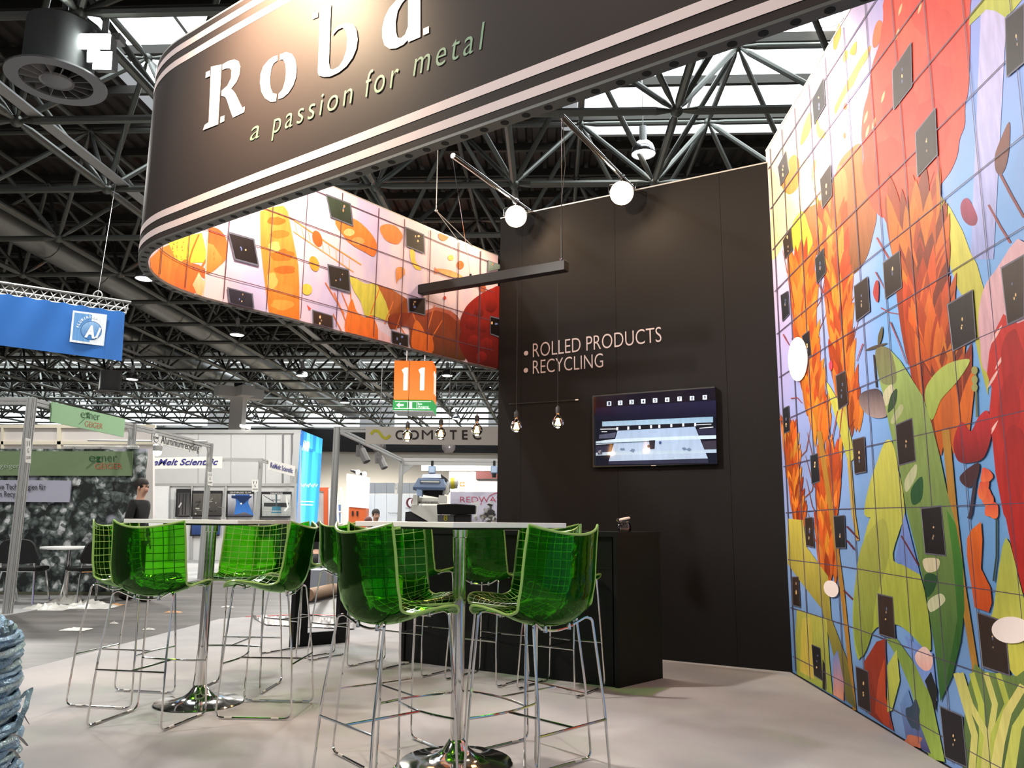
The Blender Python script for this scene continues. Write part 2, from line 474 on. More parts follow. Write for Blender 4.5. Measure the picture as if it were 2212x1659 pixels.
for a, b, k in bands:
    rng = [(1.6, 10.5), (-9.6, -5.5)] if k == 1 else [(-46, -26), (-22, -4), (4, 24)] if k == 2 else []
    for x0, x1 in rng:
        q = MB(); o = O0 + E1 * x0 + E2 * (a * SP) + V((0, 0, UP + .9))
        q.obox(o, E1 * (x1 - x0), E2 * ((b - a) * SP), (0, 0, .05)); q.build('skylight_panel', SKY, ceiling)
        fr = MB()
        for e0, ev, wv in ((o, E1 * (x1 - x0), E2 * .12), (o + E2 * ((b - a) * SP - .12), E1 * (x1 - x0), E2 * .12)):
            fr.obox(e0 - V((0, 0, .75)), ev, wv, (0, 0, .8))
        kk = max(2, int((x1 - x0) / 2.9))
        for i in range(kk + 1):
            fr.obox(o + E1 * ((x1 - x0 - .08) * i / kk) - V((0, 0, .1)), E1 * .08, E2 * ((b - a) * SP), (0, 0, .1))
        fr.build('skylight_frame', ALU, ceiling)
# purlins under the deck
mb = MB()
for j in range(-6, 30):
    o = O0 + E2 * (j * SP / 2) + E1 * -55 + V((0, 0, UP + .12)); mb.obox(o, E1 * 105, E2 * .12, (0, 0, .22))
mb.build('purlin', mat('dark_purlin', srgb(70, 68, 62), .6, .2), ceiling, kind='stuff')
def node(i, j, up=0): return O0 + E1 * (SP * i) + E2 * (SP * j) + V((0, 0, UP if up else 0))
mem = []
for j in range(-4, 16):
    for i in range(-16, 12):
        p = node(i, j)
        if abs(p.x) > max(p.y, 6) * .74 + 5: continue
        mem.append((p, node(i + 1, j), .085)); mem.append((p, node(i, j + 1), .085))
        mem.append((node(i + .5, j + .5, 1), node(i + 1.5, j + .5, 1), .07)); mem.append((node(i + .5, j + .5, 1), node(i + .5, j + 1.5, 1), .07))
        for a in (-.5, .5):
            for b in (-.5, .5): mem.append((p, node(i + a, j + b, 1), .062))
def seen(m):
    c = (m[0] + m[1]) / 2; x, y, z = proj(c); ok = z > .5 and -150 < x < 2000 and -150 < y < 1100
    return (0 if ok else 1, z if z > 0 else 999)
mem.sort(key=seen)
unit = MB(); unit.tube([(0, 0, .03), (0, 0, .12), (0, 0, .88), (0, 0, .97)], [.45, 1, 1, .45], 8)
ume = unit.mesh('truss_tube'); ume.materials.append(TUBE)
for a, b, r in mem[:290]:
    o = bpy.data.objects.new('truss_tube', ume); COL.objects.link(o); o.parent = ceiling
    d = b - a
    o.matrix_local = Matrix.Translation(a) @ d.to_track_quat('Z', 'Y').to_matrix().to_4x4() @ Matrix.Diagonal((r, r, d.length, 1))
mb = MB()
for a, b, r in mem[290:]: mb.tube([a, b], r, 6, caps=False)
mb.build('truss_lattice', TUBE, ceiling, kind='stuff')
mb = MB()
for j in range(-4, 16):
    for i in range(-16, 12):
        p = node(i, j)
        if abs(p.x) < max(p.y, 6) * .74 + 5: mb.ball(p, .13, 6); mb.ball(node(i + .5, j + .5, 1), .11, 6)
mb.build('truss_joint', TUBE, ceiling, kind='stuff')
# cable trays riding on the lower chords
mb = MB()
for i in (-3, -6, 2):
    o = node(i, -4) + E1 * .28 + V((0, 0, .05)); mb.obox(o, E1 * .3, E2 * 62, (0, 0, .04)); mb.obox(o, E1 * .02, E2 * 62, (0, 0, .1))
mb.build('cable_tray', ALU, ceiling)
# hall end wall
mb = MB(); mb.obox((-60, 67, -.01), (120, 0, 0), (0, .3, 0), (0, 0, 6.9))
wb = mb.build('wall_back', mat('cream_hall_wall', srgb(212, 203, 188), .7, 0, .04, .6), local=True, kind='structure')
mb = MB(); mb.obox((-60, 66.9, 6.9), (120, 0, 0), (0, .4, 0), (0, 0, 1.9)); mb.build('black_band', mat('dark_band', srgb(32, 31, 32), .7), wb)

CLER = mat('clerestory_glazing', (.92, .97, 1), .4, 0, .02, 2, emit=2.2)
for x0, x1 in ((-44, -36), (-34, -26), (-24, -13), (-10, -2), (0, 7), (9, 20)):
    mb = MB(); mb.obox((x0, 66.85, 9.0), (x1 - x0, 0, 0), (0, .05, 0), (0, 0, 1.9)); mb.build('clerestory_window', CLER, wb)
# ================================================================ THE STAND'S WALLS
WR, WL = V((2.19, 6.37, 0)), V((-.135, 7.70, 0)); WH = 4.2
WD = (WL - WR).normalized(); WN = V((-.496, -.868, 0)).normalized()
wlen = (WL - WR).length
wall_rear = thing('wall_rear', None, None, WR, kind='structure')
u0 = 0
for u1 in (.42, 1.42, 2.42, wlen):
    mb = MB(); mb.obox(WR + WD * (u0 + .0012), WD * (u1 - u0 - .0024), -WN * .09, (0, 0, WH)); mb.build('wall_panel', BLACKW, wall_rear); u0 = u1
mb = MB(); mb.obox(WR + WD * 0 + V((0, 0, WH)) + WN * .004, WD * wlen, -WN * .1, (0, 0, .012)); mb.build('top_rail', ALU, wall_rear)
WPL = Pl(WR, WN)
# lettering and bullets on the rear wall
LET = mat('pale_vinyl', srgb(205, 190, 190), .5, 0, .03)
mb = MB()
px_text(mb, WPL, 'ROLLED PRODUCTS', (1151, 772), (1429, 738), (1151, 742), bold=-.008)
px_text(mb, WPL, 'RECYCLING', (1151, 808), (1303, 793), (1151, 779), bold=-.008)
mb.build('wall_lettering', LET, wall_rear)
for cx, cy in ((1136.5, 763), (1136, 800)):
    mb = MB(); c = WPL.un(cx, cy, .003); mb.lathe([(.0001, .001), (.024, .001), (.024, 0)], c, 20, WN); mb.build('bullet_dot', LET, wall_rear)

# right-hand mural wall: a flat printed fabric wall
MD = V((-.041, -.999, 0)).normalized(); MN = V((-MD.y, MD.x, 0)).normalized(); MP = V((2.19, 6.37, 0)) - MD * .03
if MN.x > 0: MN = -MN
MPL = Pl(MP, MN); MUR_H = 4.32
def mural_print_mat():
    """printed sky: cream to lilac to blue, across the cloth"""
    m, nt, b = _nt('printed_sky'); N = nt.nodes; L = nt.links
    tc = N.new('ShaderNodeTexCoord'); sp = N.new('ShaderNodeSeparateXYZ'); L.new(tc.outputs['Object'], sp.inputs[0])
    def ramp(src, a, b_, cols):
        mr = N.new('ShaderNodeMapRange'); mr.inputs[1].default_value = a; mr.inputs[2].default_value = b_; L.new(src, mr.inputs[0])
        r = N.new('ShaderNodeValToRGB'); e = r.color_ramp.elements
        while len(e) < len(cols): e.new(.5)
        for k, c in enumerate(cols): e[k].position = k / (len(cols) - 1); e[k].color = (*srgb(*c), 1)
        L.new(mr.outputs[0], r.inputs[0]); return r.outputs[0]
    far = ramp(sp.outputs['Z'], 0, 4.3, [(100, 150, 205), (140, 170, 220), (150, 160, 215), (186, 176, 226), (222, 204, 224), (240, 222, 214)])
    near = ramp(sp.outputs['Z'], 0, 4.3, [(120, 150, 200), (110, 160, 215), (110, 165, 220), (120, 165, 220), (140, 150, 215), (160, 150, 205)])
    mr = N.new('ShaderNodeMapRange'); mr.inputs[1].default_value = -.2; mr.inputs[2].default_value = -2.4; L.new(sp.outputs['Y'], mr.inputs[0])
    nz = N.new('ShaderNodeTexNoise'); nz.inputs['Scale'].default_value = 1.4; nz.inputs['Detail'].default_value = 3
    mp = N.new('ShaderNodeMapping'); mp.inputs['Scale'].default_value = (1, 2.2, .5); L.new(tc.outputs['Object'], mp.inputs[0]); L.new(mp.outputs[0], nz.inputs[0])
    ad = N.new('ShaderNodeMath'); ad.operation = 'MULTIPLY_ADD'; L.new(nz.outputs['Fac'], ad.inputs[0]); ad.inputs[1].default_value = .7; L.new(mr.outputs[0], ad.inputs[2])
    sb = N.new('ShaderNodeMath'); sb.operation = 'SUBTRACT'; sb.use_clamp = True; L.new(ad.outputs[0], sb.inputs[0]); sb.inputs[1].default_value = .35
    mx = N.new('ShaderNodeMix'); mx.data_type = 'RGBA'; L.new(sb.outputs[0], mx.inputs[0]); L.new(far, mx.inputs[6]); L.new(near, mx.inputs[7])
    L.new(mx.outputs[2], b.inputs['Base Color']); b.inputs['Roughness'].default_value = .55; b.inputs['Specular IOR Level'].default_value = .25
    return m
mb = MB(); mb.obox(V((0, 0, 0)), MD * 5.3, -MN * .06, (0, 0, MUR_H))
wall_right = mb.build('wall_right', mural_print_mat(), local=True, kind='structure'); wall_right.location = MP
mb = MB(); mb.obox(MP + V((0, 0, MUR_H)) + MN * .004, MD * 5.3, -MN * .068, (0, 0, .012)); mb.build('top_rail', ALU, wall_right)

# ================================================================ RING BANNER OVER THE STAND
inner = [(1.9, 1.43), (1.038, 2.038), (.2, 2.63), (-.3, 2.985), (-.756, 3.31), (-1.184, 3.61), (-1.5, 3.835), (-1.74, 4.01), (-1.93, 4.155), (-2.07, 4.31), (-2.17, 4.49),
         (-2.228, 4.68), (-2.238, 4.88), (-2.195, 5.07), (-2.09, 5.26), (-1.814, 5.60), (-1.561, 5.93), (-1.261, 6.325), (-.9, 6.79), (-.665, 7.10), (-.4, 7.42), (-.155, 7.70)]
inner = catmull(inner, 4, closed=False)
ZB, ZT, RT = 2.61, 3.80, .055
outer = []
for i, p in enumerate(inner):
    a = inner[max(0, i - 1)]; b = inner[min(len(inner) - 1, i + 1)]
    dx, dy = b[0] - a[0], b[1] - a[1]; d = math.hypot(dx, dy); outer.append((p[0] + dy / d * RT, p[1] - dx / d * RT))
# make sure 'outer' really lies outside
cx, cy = .3, 5.0
if math.hypot(outer[30][0] - cx, outer[30][1] - cy) < math.hypot(inner[30][0] - cx, inner[30][1] - cy):
    outer = [(2 * p[0] - q[0], 2 * p[1] - q[1]) for p, q in zip(inner, outer)]
RING = thing('banner_ring', 'rounded hanging banner ring with a dark striped outside and a fruit print inside', 'banner', (-1.2, 4.6, ZB))
def strip(path, z0, z1, off=0.0, side=1):
    mb = MB(); vs = []; fs = []
    for i, p in enumerate(path):
        a = path[max(0, i - 1)]; b = path[min(len(path) - 1, i + 1)]
        dx, dy = b[0] - a[0], b[1] - a[1]; d = math.hypot(dx, dy)
        q = V((p[0] + dy / d * off * side, p[1] - dx / d * off * side, 0))
        vs += [q + V((0, 0, z0)), q + V((0, 0, z1))]
    for i in range(len(path) - 1): fs.append((2 * i, 2 * i + 2, 2 * i + 3, 2 * i + 1))
    return mb.add(vs, fs)
sd = 1 if (outer[5][0] - inner[5][0]) * (inner[6][1] - inner[4][1]) > 0 else -1
RINGCLOTH = mat('dark_brown_banner_cloth', srgb(50, 42, 40), .6, 0, .05, 6, bump=.015, bscale=500, spec=.2)
strip(outer, ZB + .012, ZT).build('outer_cloth', RINGCLOTH, RING)
STRIPE = mat('pale_stripe_print', srgb(226, 208, 208), .55, 0, .02)
for z0, z1 in ((2.653, 2.692), (2.738, 2.779), (3.635, 3.676), (3.722, 3.761)):
    strip(outer, z0, z1, .002, sd).build('stripe', STRIPE, RING)
def inner_mat():
    m, nt, b = _nt('printed_pink_sky'); N = nt.nodes; L = nt.links
    tc = N.new('ShaderNodeTexCoord'); mp = N.new('ShaderNodeMapping'); mp.inputs['Scale'].default_value = (1, 1, .45); L.new(tc.outputs['Object'], mp.inputs[0])
    nz = N.new('ShaderNodeTexNoise'); nz.inputs['Scale'].default_value = 1.5; nz.inputs['Detail'].default_value = 4; L.new(mp.outputs[0], nz.inputs[0])
    r = N.new('ShaderNodeValToRGB'); e = r.color_ramp.elements; e.new(.5)
    for k, (q, c) in enumerate(((.36, (196, 186, 226)), (.5, (238, 214, 222)), (.66, (206, 204, 230)))): e[k].position = q; e[k].color = (*srgb(*c), 1)
    L.new(nz.outputs['Fac'], r.inputs[0]); L.new(r.outputs[0], b.inputs['Base Color']); b.inputs['Roughness'].default_value = .55; b.inputs['Specular IOR Level'].default_value = .25
    return m
strip(inner, ZB + .012, ZT).build('inner_cloth', inner_mat(), RING)
mb = MB(); vs = []; fs = []
for (a, b) in zip(inner, outer):
    for z in (ZB, ZB + .014): vs += [V((a[0], a[1], z)), V((b[0], b[1], z))]
for i in range(len(inner) - 1):
    q, w = 4 * i, 4 * i + 4
    fs += [(q, w, w + 1, q + 1), (q + 3, w + 3, w + 2, q + 2), (q, q + 2, w + 2, w), (q + 1, w + 1, w + 3, q + 3)]
mb.add(vs, fs); mb.build('bottom_profile', mat('grey_frame_profile', srgb(92, 92, 90), .5, .3), RING)
mb = MB(); vs = []; fs = []
for (a, b) in zip(inner, outer): vs += [V((a[0], a[1], ZT)), V((b[0], b[1], ZT)), V((a[0], a[1], ZT + .01)), V((b[0], b[1], ZT + .01))]
for i in range(len(inner) - 1):
    q, w = 4 * i, 4 * i + 4
    fs += [(q, w, w + 1, q + 1), (q + 3, w + 3, w + 2, q + 2), (q, q + 2, w + 2, w), (q + 1, w + 1, w + 3, q + 3)]
mb.add(vs, fs); mb.build('top_profile', ALU, RING)
# flat black discs painted as shaded holes along the underside of the profile
hole = MB(); hole.lathe([(.0001, -.0012), (.0165, -.0012), (.0165, .002)], (0, 0, 0), 14); hme = hole.mesh('hole_shade_disc'); hme.materials.append(mat('hole_shadow_black', srgb(10, 10, 10), .8))
acc = 0; step = .098; cnt = 0
for i in range(1, len(inner)):
    a = V(((inner[i - 1][0] + outer[i - 1][0]) / 2, (inner[i - 1][1] + outer[i - 1][1]) / 2, ZB)); b = V(((inner[i][0] + outer[i][0]) / 2, (inner[i][1] + outer[i][1]) / 2, ZB))
    d = (b - a).length
    while acc < d:
        o = bpy.data.objects.new('hole_shade_disc', hme); COL.objects.link(o); o.parent = RING
        o.location = a + (b - a) * (acc / d) - RING.location; cnt += 1; acc += step
    acc -= d
# front face plane for the lettering
RPL = Pl((-.859, 3.354, 0), (-.576, -.817, 0))
_oa, _ob = V((*outer[8], 0)), V((*outer[20], 0)); _d = (_ob - _oa).normalized()
RPL = Pl(_oa, (_d.y, -_d.x, 0))
WLET = mat('white_banner_print', srgb(236, 228, 224), .55, 0, .02)
def letter(pieces, name, m=WLET, off=.003):
    mb = MB()
    for pts, hole in pieces:
        P = [[V((x, y, 0)) for x, y in pts]] + ([[V((x, y, 0)) for x, y in hole]] if hole else [])
        tr = tessellate_polygon(P); allp = pts + (hole or [])
        Q = [RPL.un(x, y, off) for x, y in allp]
        for t in tr:
            t = list(t); a, b, c = (Q[i] for i in t)
            if (b - a).cross(c - a).dot(CAMP - a) < 0: t.reverse()
            mb.add([Q[i] for i in t], [(0, 1, 2)])
    return mb.build(name, m, RING)
A = lambda pts: S(0, 0, 2.962, pts)
B = lambda pts: S(740, 0, 2.962, pts)
# R
letter([(A([(1350, 427), (1418, 412), (1396, 795), (1298, 833), (1309, 800), (1335, 781)]), None),
        (A([(1318, 462), (1344, 450), (1343, 487), (1315, 499)]), None),
        (A([(1424, 412), (1462, 390), (1500, 381), (1526, 392), (1538, 425), (1532, 475), (1512, 525), (1478, 568), (1492, 580), (1507, 600), (1550, 690), (1566, 681), (1562, 718), (1490, 752), (1478, 720), (1452, 640), (1440, 618), (1416, 612), (1418, 580), (1455, 548), (1478, 500), (1482, 450), (1470, 436), (1450, 436), (1424, 446)]), None),
        (A([(1411, 748), (1437, 738), (1434, 776), (1408, 786)]), None)], 'logo_letter')
# o
letter([(A([(1776, 354), (1774, 388), (1750, 405), (1735, 440), (1727, 500), (1730, 560), (1745, 596), (1770, 602), (1766, 648), (1730, 650), (1695, 628), (1672, 585), (1664, 530), (1668, 475), (1685, 425), (1718, 385), (1750, 362)]), None),
        (A([(1792, 348), (1830, 334), (1866, 344), (1888, 378), (1898, 430), (1894, 490), (1876, 545), (1845, 595), (1810, 624), (1780, 634), (1783, 600), (1808, 572), (1824, 520), (1831, 460), (1826, 405), (1812, 380), (1790, 382)]), None)], 'logo_letter')
# b
letter([(A([(2048, 58), (2118, 26), (2104, 400), (2112, 440), (2130, 446), (2168, 425), (2195, 385), (2217, 320), (2223, 250), (2212, 190), (2190, 175), (2160, 190), (2126, 228), (2130, 200), (2165, 165), (2215, 148), (2260, 155), (2280, 190), (2288, 250), (2280, 310), (2255, 370), (2215, 425), (2165, 465), (2110, 490), (2070, 492), (2040, 482), (2034, 465)]), None),
        (A([(2001, 85), (2034, 70), (2032, 110), (1998, 122)]), None)], 'logo_letter')
# last letter, running up out of the frame
letter([(B([(345, 0), (300, 50), (270, 110), (254, 180), (254, 240), (268, 290), (300, 312), (340, 310), (390, 285), (418, 255), (418, 271), (498, 237), (498, -60), (420, -60), (418, 170), (400, 220), (372, 244), (352, 240), (342, 205), (340, 140), (352, 70), (380, 20), (415, -20), (415, -60)]), None),
        (B([(516, 183), (552, 167), (553, 210), (515, 227)]), None)], 'logo_letter')
SLOG = mat('sage_green_print', srgb(110, 150, 118), .55, 0, .03)
for ch, x0, y0, x1, y1, h in (('a', 540, 305, 560, 296, 31), ('passion', 586, 290, 762, 221, 32), ('for', 789, 210, 862, 184, 34), ('metal', 892, 165, 1048, 103, 36)):
    # heights follow the ascender of each word
    asc = {'a': h, 'passion': h * 1.42, 'for': h * 1.72, 'metal': h * 1.6}[ch]
    dd = {'for': 0}.get(ch, 0)
    mb = MB(); px_text(mb, RPL, ch, (x0, y0), (x1, y1), (x0, y0 - asc + 4), shear=.22, spacing=1.28, bold=-.006)
    mb.build('slogan_word', SLOG, RING)
# ================================================================ MURAL PRINTS (generic fruit, grain and leaves)
P = Print(MPL.un)
H3 = lambda pts: S(1472, 0, 2.962, pts)
H6 = lambda pts: S(1472, 550, 2.962, pts)
H9 = lambda pts: S(1472, 1100, 2.968, pts)
OR1, OR2, OR3 = (214, 110, 40), (190, 82, 34), (232, 140, 50)
YG, YG2, YG3 = (176, 182, 66), (150, 162, 62), (200, 196, 92)
def wheat(path, w0, w1, n, cols=(OR1, OR2, OR3, (168, 66, 28)), awn=True):
    """ear of grain: overlapping pointed kernels along a pixel path"""
    if awn:
        for k in range(0, n, 2):
            t = k / n * (len(path) - 1); i = int(t); q = t - i; x = path[i][0] + (path[i + 1][0] - path[i][0]) * q; y = path[i][1] + (path[i + 1][1] - path[i][1]) * q
            sd = random.choice((-1, 1)); P.line([(x, y), (x + sd * random.uniform(20, 34), y - random.uniform(20, 60)), (x + sd * random.uniform(36, 52), y - random.uniform(70, 120))], 2.4, (150, 74, 44), .8)
    P.poly([(p[0] - w, p[1]) for p, w in zip(path, [w0 * .4 + (w1 - w0) * .4 * i / (len(path) - 1) for i in range(len(path))])] +
           [(p[0] + w, p[1]) for p, w in reversed(list(zip(path, [w0 * .4 + (w1 - w0) * .4 * i / (len(path) - 1) for i in range(len(path))])))], cols[1], cols[3])
    m = int(n * 2.2)
    for k in range(m):
        t = k / m * (len(path) - 1); i = min(int(t), len(path) - 2); q = t - i
        x = path[i][0] + (path[i + 1][0] - path[i][0]) * q; y = path[i][1] + (path[i + 1][1] - path[i][1]) * q; w = w0 + (w1 - w0) * t / (len(path) - 1)
        for sd in (-1, 1, 0, random.choice((-.5, .5))):
            L = w * random.uniform(1.5, 2.3); bx = x + sd * w * .3 + random.uniform(-.05, .05) * w; c = random.choice(cols); c = tuple(int(v * random.uniform(.88, 1.06)) for v in c)
            P.leaf((bx, y + L * .5), (bx + sd * w * random.uniform(.12, .3), y - L * .5), w * random.uniform(.2, .34), c, tuple(int(v * .86) for v in c), bend=-sd * w * .07)
            if random.random() < .5: P.line([(bx + sd * 2, y + L * .3), (bx + sd * w * .2, y - L * .3)], 1.4, tuple(int(v * .74) for v in c), .5)
# cream / yellow glow areas
P.poly(H3([(560, 1060), (700, 880), (1000, 1240), (780, 1350), (720, 1420), (600, 1659), (580, 1659)]), (246, 232, 204), (250, 226, 150))
# lilac streaks
for x, w in ((1960, 40), (2120, 56)): P.poly([(x, 0), (x + w, 0), (x + w - 30, 560), (x - 24, 560)], (196, 186, 222), (150, 160, 212))
# falling fruit and bread at the top
P.poly(H3([(1010, 150), (1022, 200), (1005, 270), (985, 320), (970, 300), (975, 240), (995, 180)]), OR3, OR1, True)
P.poly(H3([(1260, 130), (1285, 150), (1280, 230), (1255, 290), (1230, 305), (1222, 260), (1235, 180)]), (206, 110, 64), (190, 90, 50), True)
P.poly(H3([(1120, 265), (1118, 330), (1105, 355), (1075, 340), (1095, 290)]), OR3, OR1, True)
P.blob(*H3([(1048, 360)])[0], 5, 14, (240, 214, 60), ang=.2)
P.poly(H3([(1212, 290), (1190, 370), (1140, 450), (1100, 540), (1060, 590), (1020, 660), (985, 730), (978, 690), (1000, 640), (1050, 540), (1110, 430), (1160, 350)]), (226, 160, 80), OR3, True)
P.poly(H3([(820, 718), (832, 760), (825, 830), (790, 900), (762, 930), (766, 870), (790, 780)]), (226, 160, 84), (216, 140, 60), True)
P.poly(H3([(868, 760), (890, 820), (918, 840), (912, 880), (880, 880), (862, 830)]), (246, 226, 90), (236, 206, 60), True)
P.blob(*H3([(1048, 680)])[0], 4, 8, (222, 90, 50)); P.blob(*H3([(1043, 868)])[0], 3, 7, (222, 90, 50))
P.poly(H3([(720, 990), (750, 1020), (756, 1090), (752, 1180), (720, 1230), (685, 1243), (650, 1210), (645, 1160), (690, 1100), (685, 1030)]), OR3, (220, 130, 40), True)
P.poly(H3([(852, 1018), (862, 1050), (850, 1110), (838, 1170), (835, 1080)]), (230, 160, 100), None, True)
# brown pear-like cap
P.poly(H3([(1150, 925), (1080, 955), (1010, 1040), (960, 1180), (880, 1290), (780, 1350), (800, 1440), (835, 1540), (870, 1640), (960, 1740), (1090, 1760), (1180, 1659), (1225, 1500), (1248, 1370), (1200, 1260), (1165, 1100)]), (186, 104, 62), (110, 70, 34), True)
P.poly(H3([(960, 1180), (880, 1290), (780, 1350), (800, 1440), (835, 1540), (900, 1600), (1040, 1400), (1060, 1150), (1010, 1060)]), (212, 120, 70), (176, 92, 50), True)
P.poly(H3([(770, 1350), (700, 1470), (740, 1659), (800, 1659), (840, 1560), (810, 1440)]), (240, 214, 70), (226, 190, 60), True)
# large rounded red fruit
P.poly(H3([(1340, -40), (1290, 130), (1265, 280), (1220, 420), (1195, 590), (1165, 700), (1150, 860), (1165, 1000), (1160, 1130), (1195, 1270), (1250, 1365), (1300, 1395), (1345, 1362), (1390, 1385), (1440, 1348), (1500, 1360), (1560, 1310), (1620, 1288), (1655, 1190), (1725, 1090), (1765, 990), (1780, 890), (1812, 800), (1815, 670), (1838, 540), (1845, 100), (1800, -40)]), (216, 66, 44), (224, 76, 58), True)
for x, y, rx, ry in ((1480, 300, 90, 200), (1640, 500, 90, 190), (1400, 700, 120, 200), (1600, 830, 110, 200), (1340, 1050, 110, 180), (1480, 1180, 130, 120), (1680, 250, 80, 180), (1560, 80, 100, 150)):
    q = H3([(x, y)])[0]; P.blob(*q, rx / 2.962, ry / 2.962, random.choice([(206, 56, 40), (226, 82, 56), (198, 52, 40)]), (214, 68, 50), n=16, wob=.1)
for x, y in ((1400, 60), (1525, 50), (1290, 620), (1190, 840), (1230, 790), (1180, 750), (1380, 220)):
    q = H3([(x, y)])[0]; P.leaf((q[0] + 4, q[1] - 14), (q[0] - 4, q[1] + 14), 5, (240, 170, 120))
# stem arching right
P.poly(H3([(1640, 1230), (1720, 1330), (1800, 1480), (1850, 1620)]) + H6([(1890, 60), (1940, 240), (1960, 420), (1975, 700), (1960, 900), (1910, 700), (1870, 500), (1840, 330), (1770, 220), (1700, 20)]) + H3([(1660, 1540), (1600, 1420), (1555, 1310)]), (200, 190, 84), (178, 180, 76))
P.poly(H3([(1845, 90), (1920, 0), (2192, -20), (2120, 70), (2070, 110), (2010, 70), (1950, 60), (1840, 165)]), (190, 190, 80), (170, 176, 70))
# dark seed pods and stems at the right
for pts in (H3([(2095, 780), (2100, 900), (2090, 1000), (2070, 1080), (2040, 1118), (2010, 1090), (2005, 1000), (2030, 920)]),): P.poly(pts, (120, 60, 50), (90, 44, 40), True)
P.line(H3([(2040, 1115), (2110, 1250), (2190, 1390)]), 6, (120, 50, 56)); P.line(H3([(1965, 1310), (2040, 1450), (2105, 1555)]), 5, (130, 56, 60))
P.poly(H3([(1830, 1268), (1855, 1300), (1880, 1350), (1895, 1400), (1880, 1440), (1840, 1440), (1800, 1400), (1785, 1330), (1800, 1280)]), (150, 50, 90), (120, 36, 70), True)
P.line(H3([(1250, 1520), (1330, 1659)]), 4, (150, 60, 50)); P.line(H3([(1300, 1390), (1400, 1600)]), 4, (150, 60, 50))
# wheat ears
wheat(H3([(960, 1420)]) + H6([(990, 60), (1010, 300), (1020, 560), (1060, 900), (1100, 1060)]), 62, 46, 12)
wheat(H6([(760, 60), (780, 300), (800, 520), (830, 800), (870, 1000), (900, 1130)]), 56, 40, 12, (OR3, OR1, (226, 124, 36), OR2))
wheat(H3([(1480, 1400)]) + H6([(1530, 100), (1560, 400), (1620, 640), (1700, 900), (1740, 1060)]), 110, 90, 13, (OR2, OR1, (160, 62, 30), (126, 48, 26)))
wheat(H6([(690, 1130), (710, 1350), (740, 1600), (760, 1700)]), 34, 26, 6); wheat(H6([(960, 1280), (930, 1500), (930, 1659)]) + H9([(920, 200), (960, 420)]), 50, 44, 9)
# tall thin stalks
for a, b, w, c in ((H6([(880, 1130)]) + H6([(960, 1659)]), H9([(1030, 520), (1110, 1290)]), 11, (170, 124, 50)), (H6([(1045, 960), (1100, 1659)]), H9([(1130, 200)]), 9, (190, 160, 70)), (H6([(1690, 1120), (1740, 1659)]), H9([(1800, 500), (1880, 1000), (1890, 1500)]), 17, (176, 128, 54))):
    P.line(a + b, w, c, w * .7)
# big pale leaves
P.poly(H6([(925, 820), (960, 860), (1040, 1010), (1080, 1150), (1100, 1300), (1060, 1300), (1010, 1120), (960, 960)]), (200, 194, 84), (180, 180, 70), True)
P.poly(H6([(1250, 1330), (1300, 1200), (1345, 1195), (1375, 1300), (1380, 1400), (1300, 1460), (1240, 1659), (1170, 1659), (1200, 1480)]), (200, 198, 90), (186, 190, 84), True)
P.poly(H6([(1290, 1400), (1385, 1380), (1430, 1659)]) + H9([(1400, 130), (1360, 330), (1530, 420), (1600, 900), (1470, 800), (1380, 740), (1250, 760), (1170, 900), (1130, 960), (1100, 760), (1110, 500), (1180, 150), (1230, 0)]), (196, 196, 92), (150, 168, 62), True)
P.poly(H9([(1120, 420), (1170, 200), (1300, 60), (1330, 300), (1250, 560), (1220, 800), (1150, 950), (1105, 760)]), (170, 174, 84), (122, 140, 56), True)
P.poly(H9([(680, 60), (780, 70), (800, 240), (940, 430), (960, 700), (1060, 960), (1120, 1280), (1060, 1230), (980, 960), (900, 640), (760, 460), (680, 350)]), (196, 180, 76), (92, 92, 46))
P.poly(H9([(740, 640), (930, 700), (950, 1000), (970, 1190), (740, 1060), (730, 800)]), (186, 184, 84), (150, 166, 66))
P.poly(H9([(770, 700), (830, 690), (850, 1090), (760, 1040)]), (200, 190, 84), (206, 180, 76))
P.poly(H9([(1310, 830), (1380, 830), (1500, 1000), (1600, 1200), (1690, 1620), (1590, 1600), (1470, 1150), (1390, 960)]), (120, 146, 66), (150, 176, 76))
P.poly(H9([(1170, 980), (1250, 850), (1310, 830), (1310, 1100), (1310, 1390), (1200, 1310)]), (150, 54, 34), (126, 44, 30))
P.poly(H9([(1260, 1100), (1300, 960), (1310, 1200), (1360, 1420), (1300, 1380), (1240, 1300)]), (190, 80, 40), (166, 56, 36))
P.poly(H9([(1320, 1000), (1380, 900), (1400, 1100), (1350, 1290), (1320, 1300)]), (190, 196, 90), (170, 180, 76))
P.poly(H6([(1555, 900), (1600, 790), (1700, 700), (1840, 668), (1815, 740), (1740, 840), (1660, 930), (1600, 1060)]), (176, 190, 96), (150, 170, 80), True)
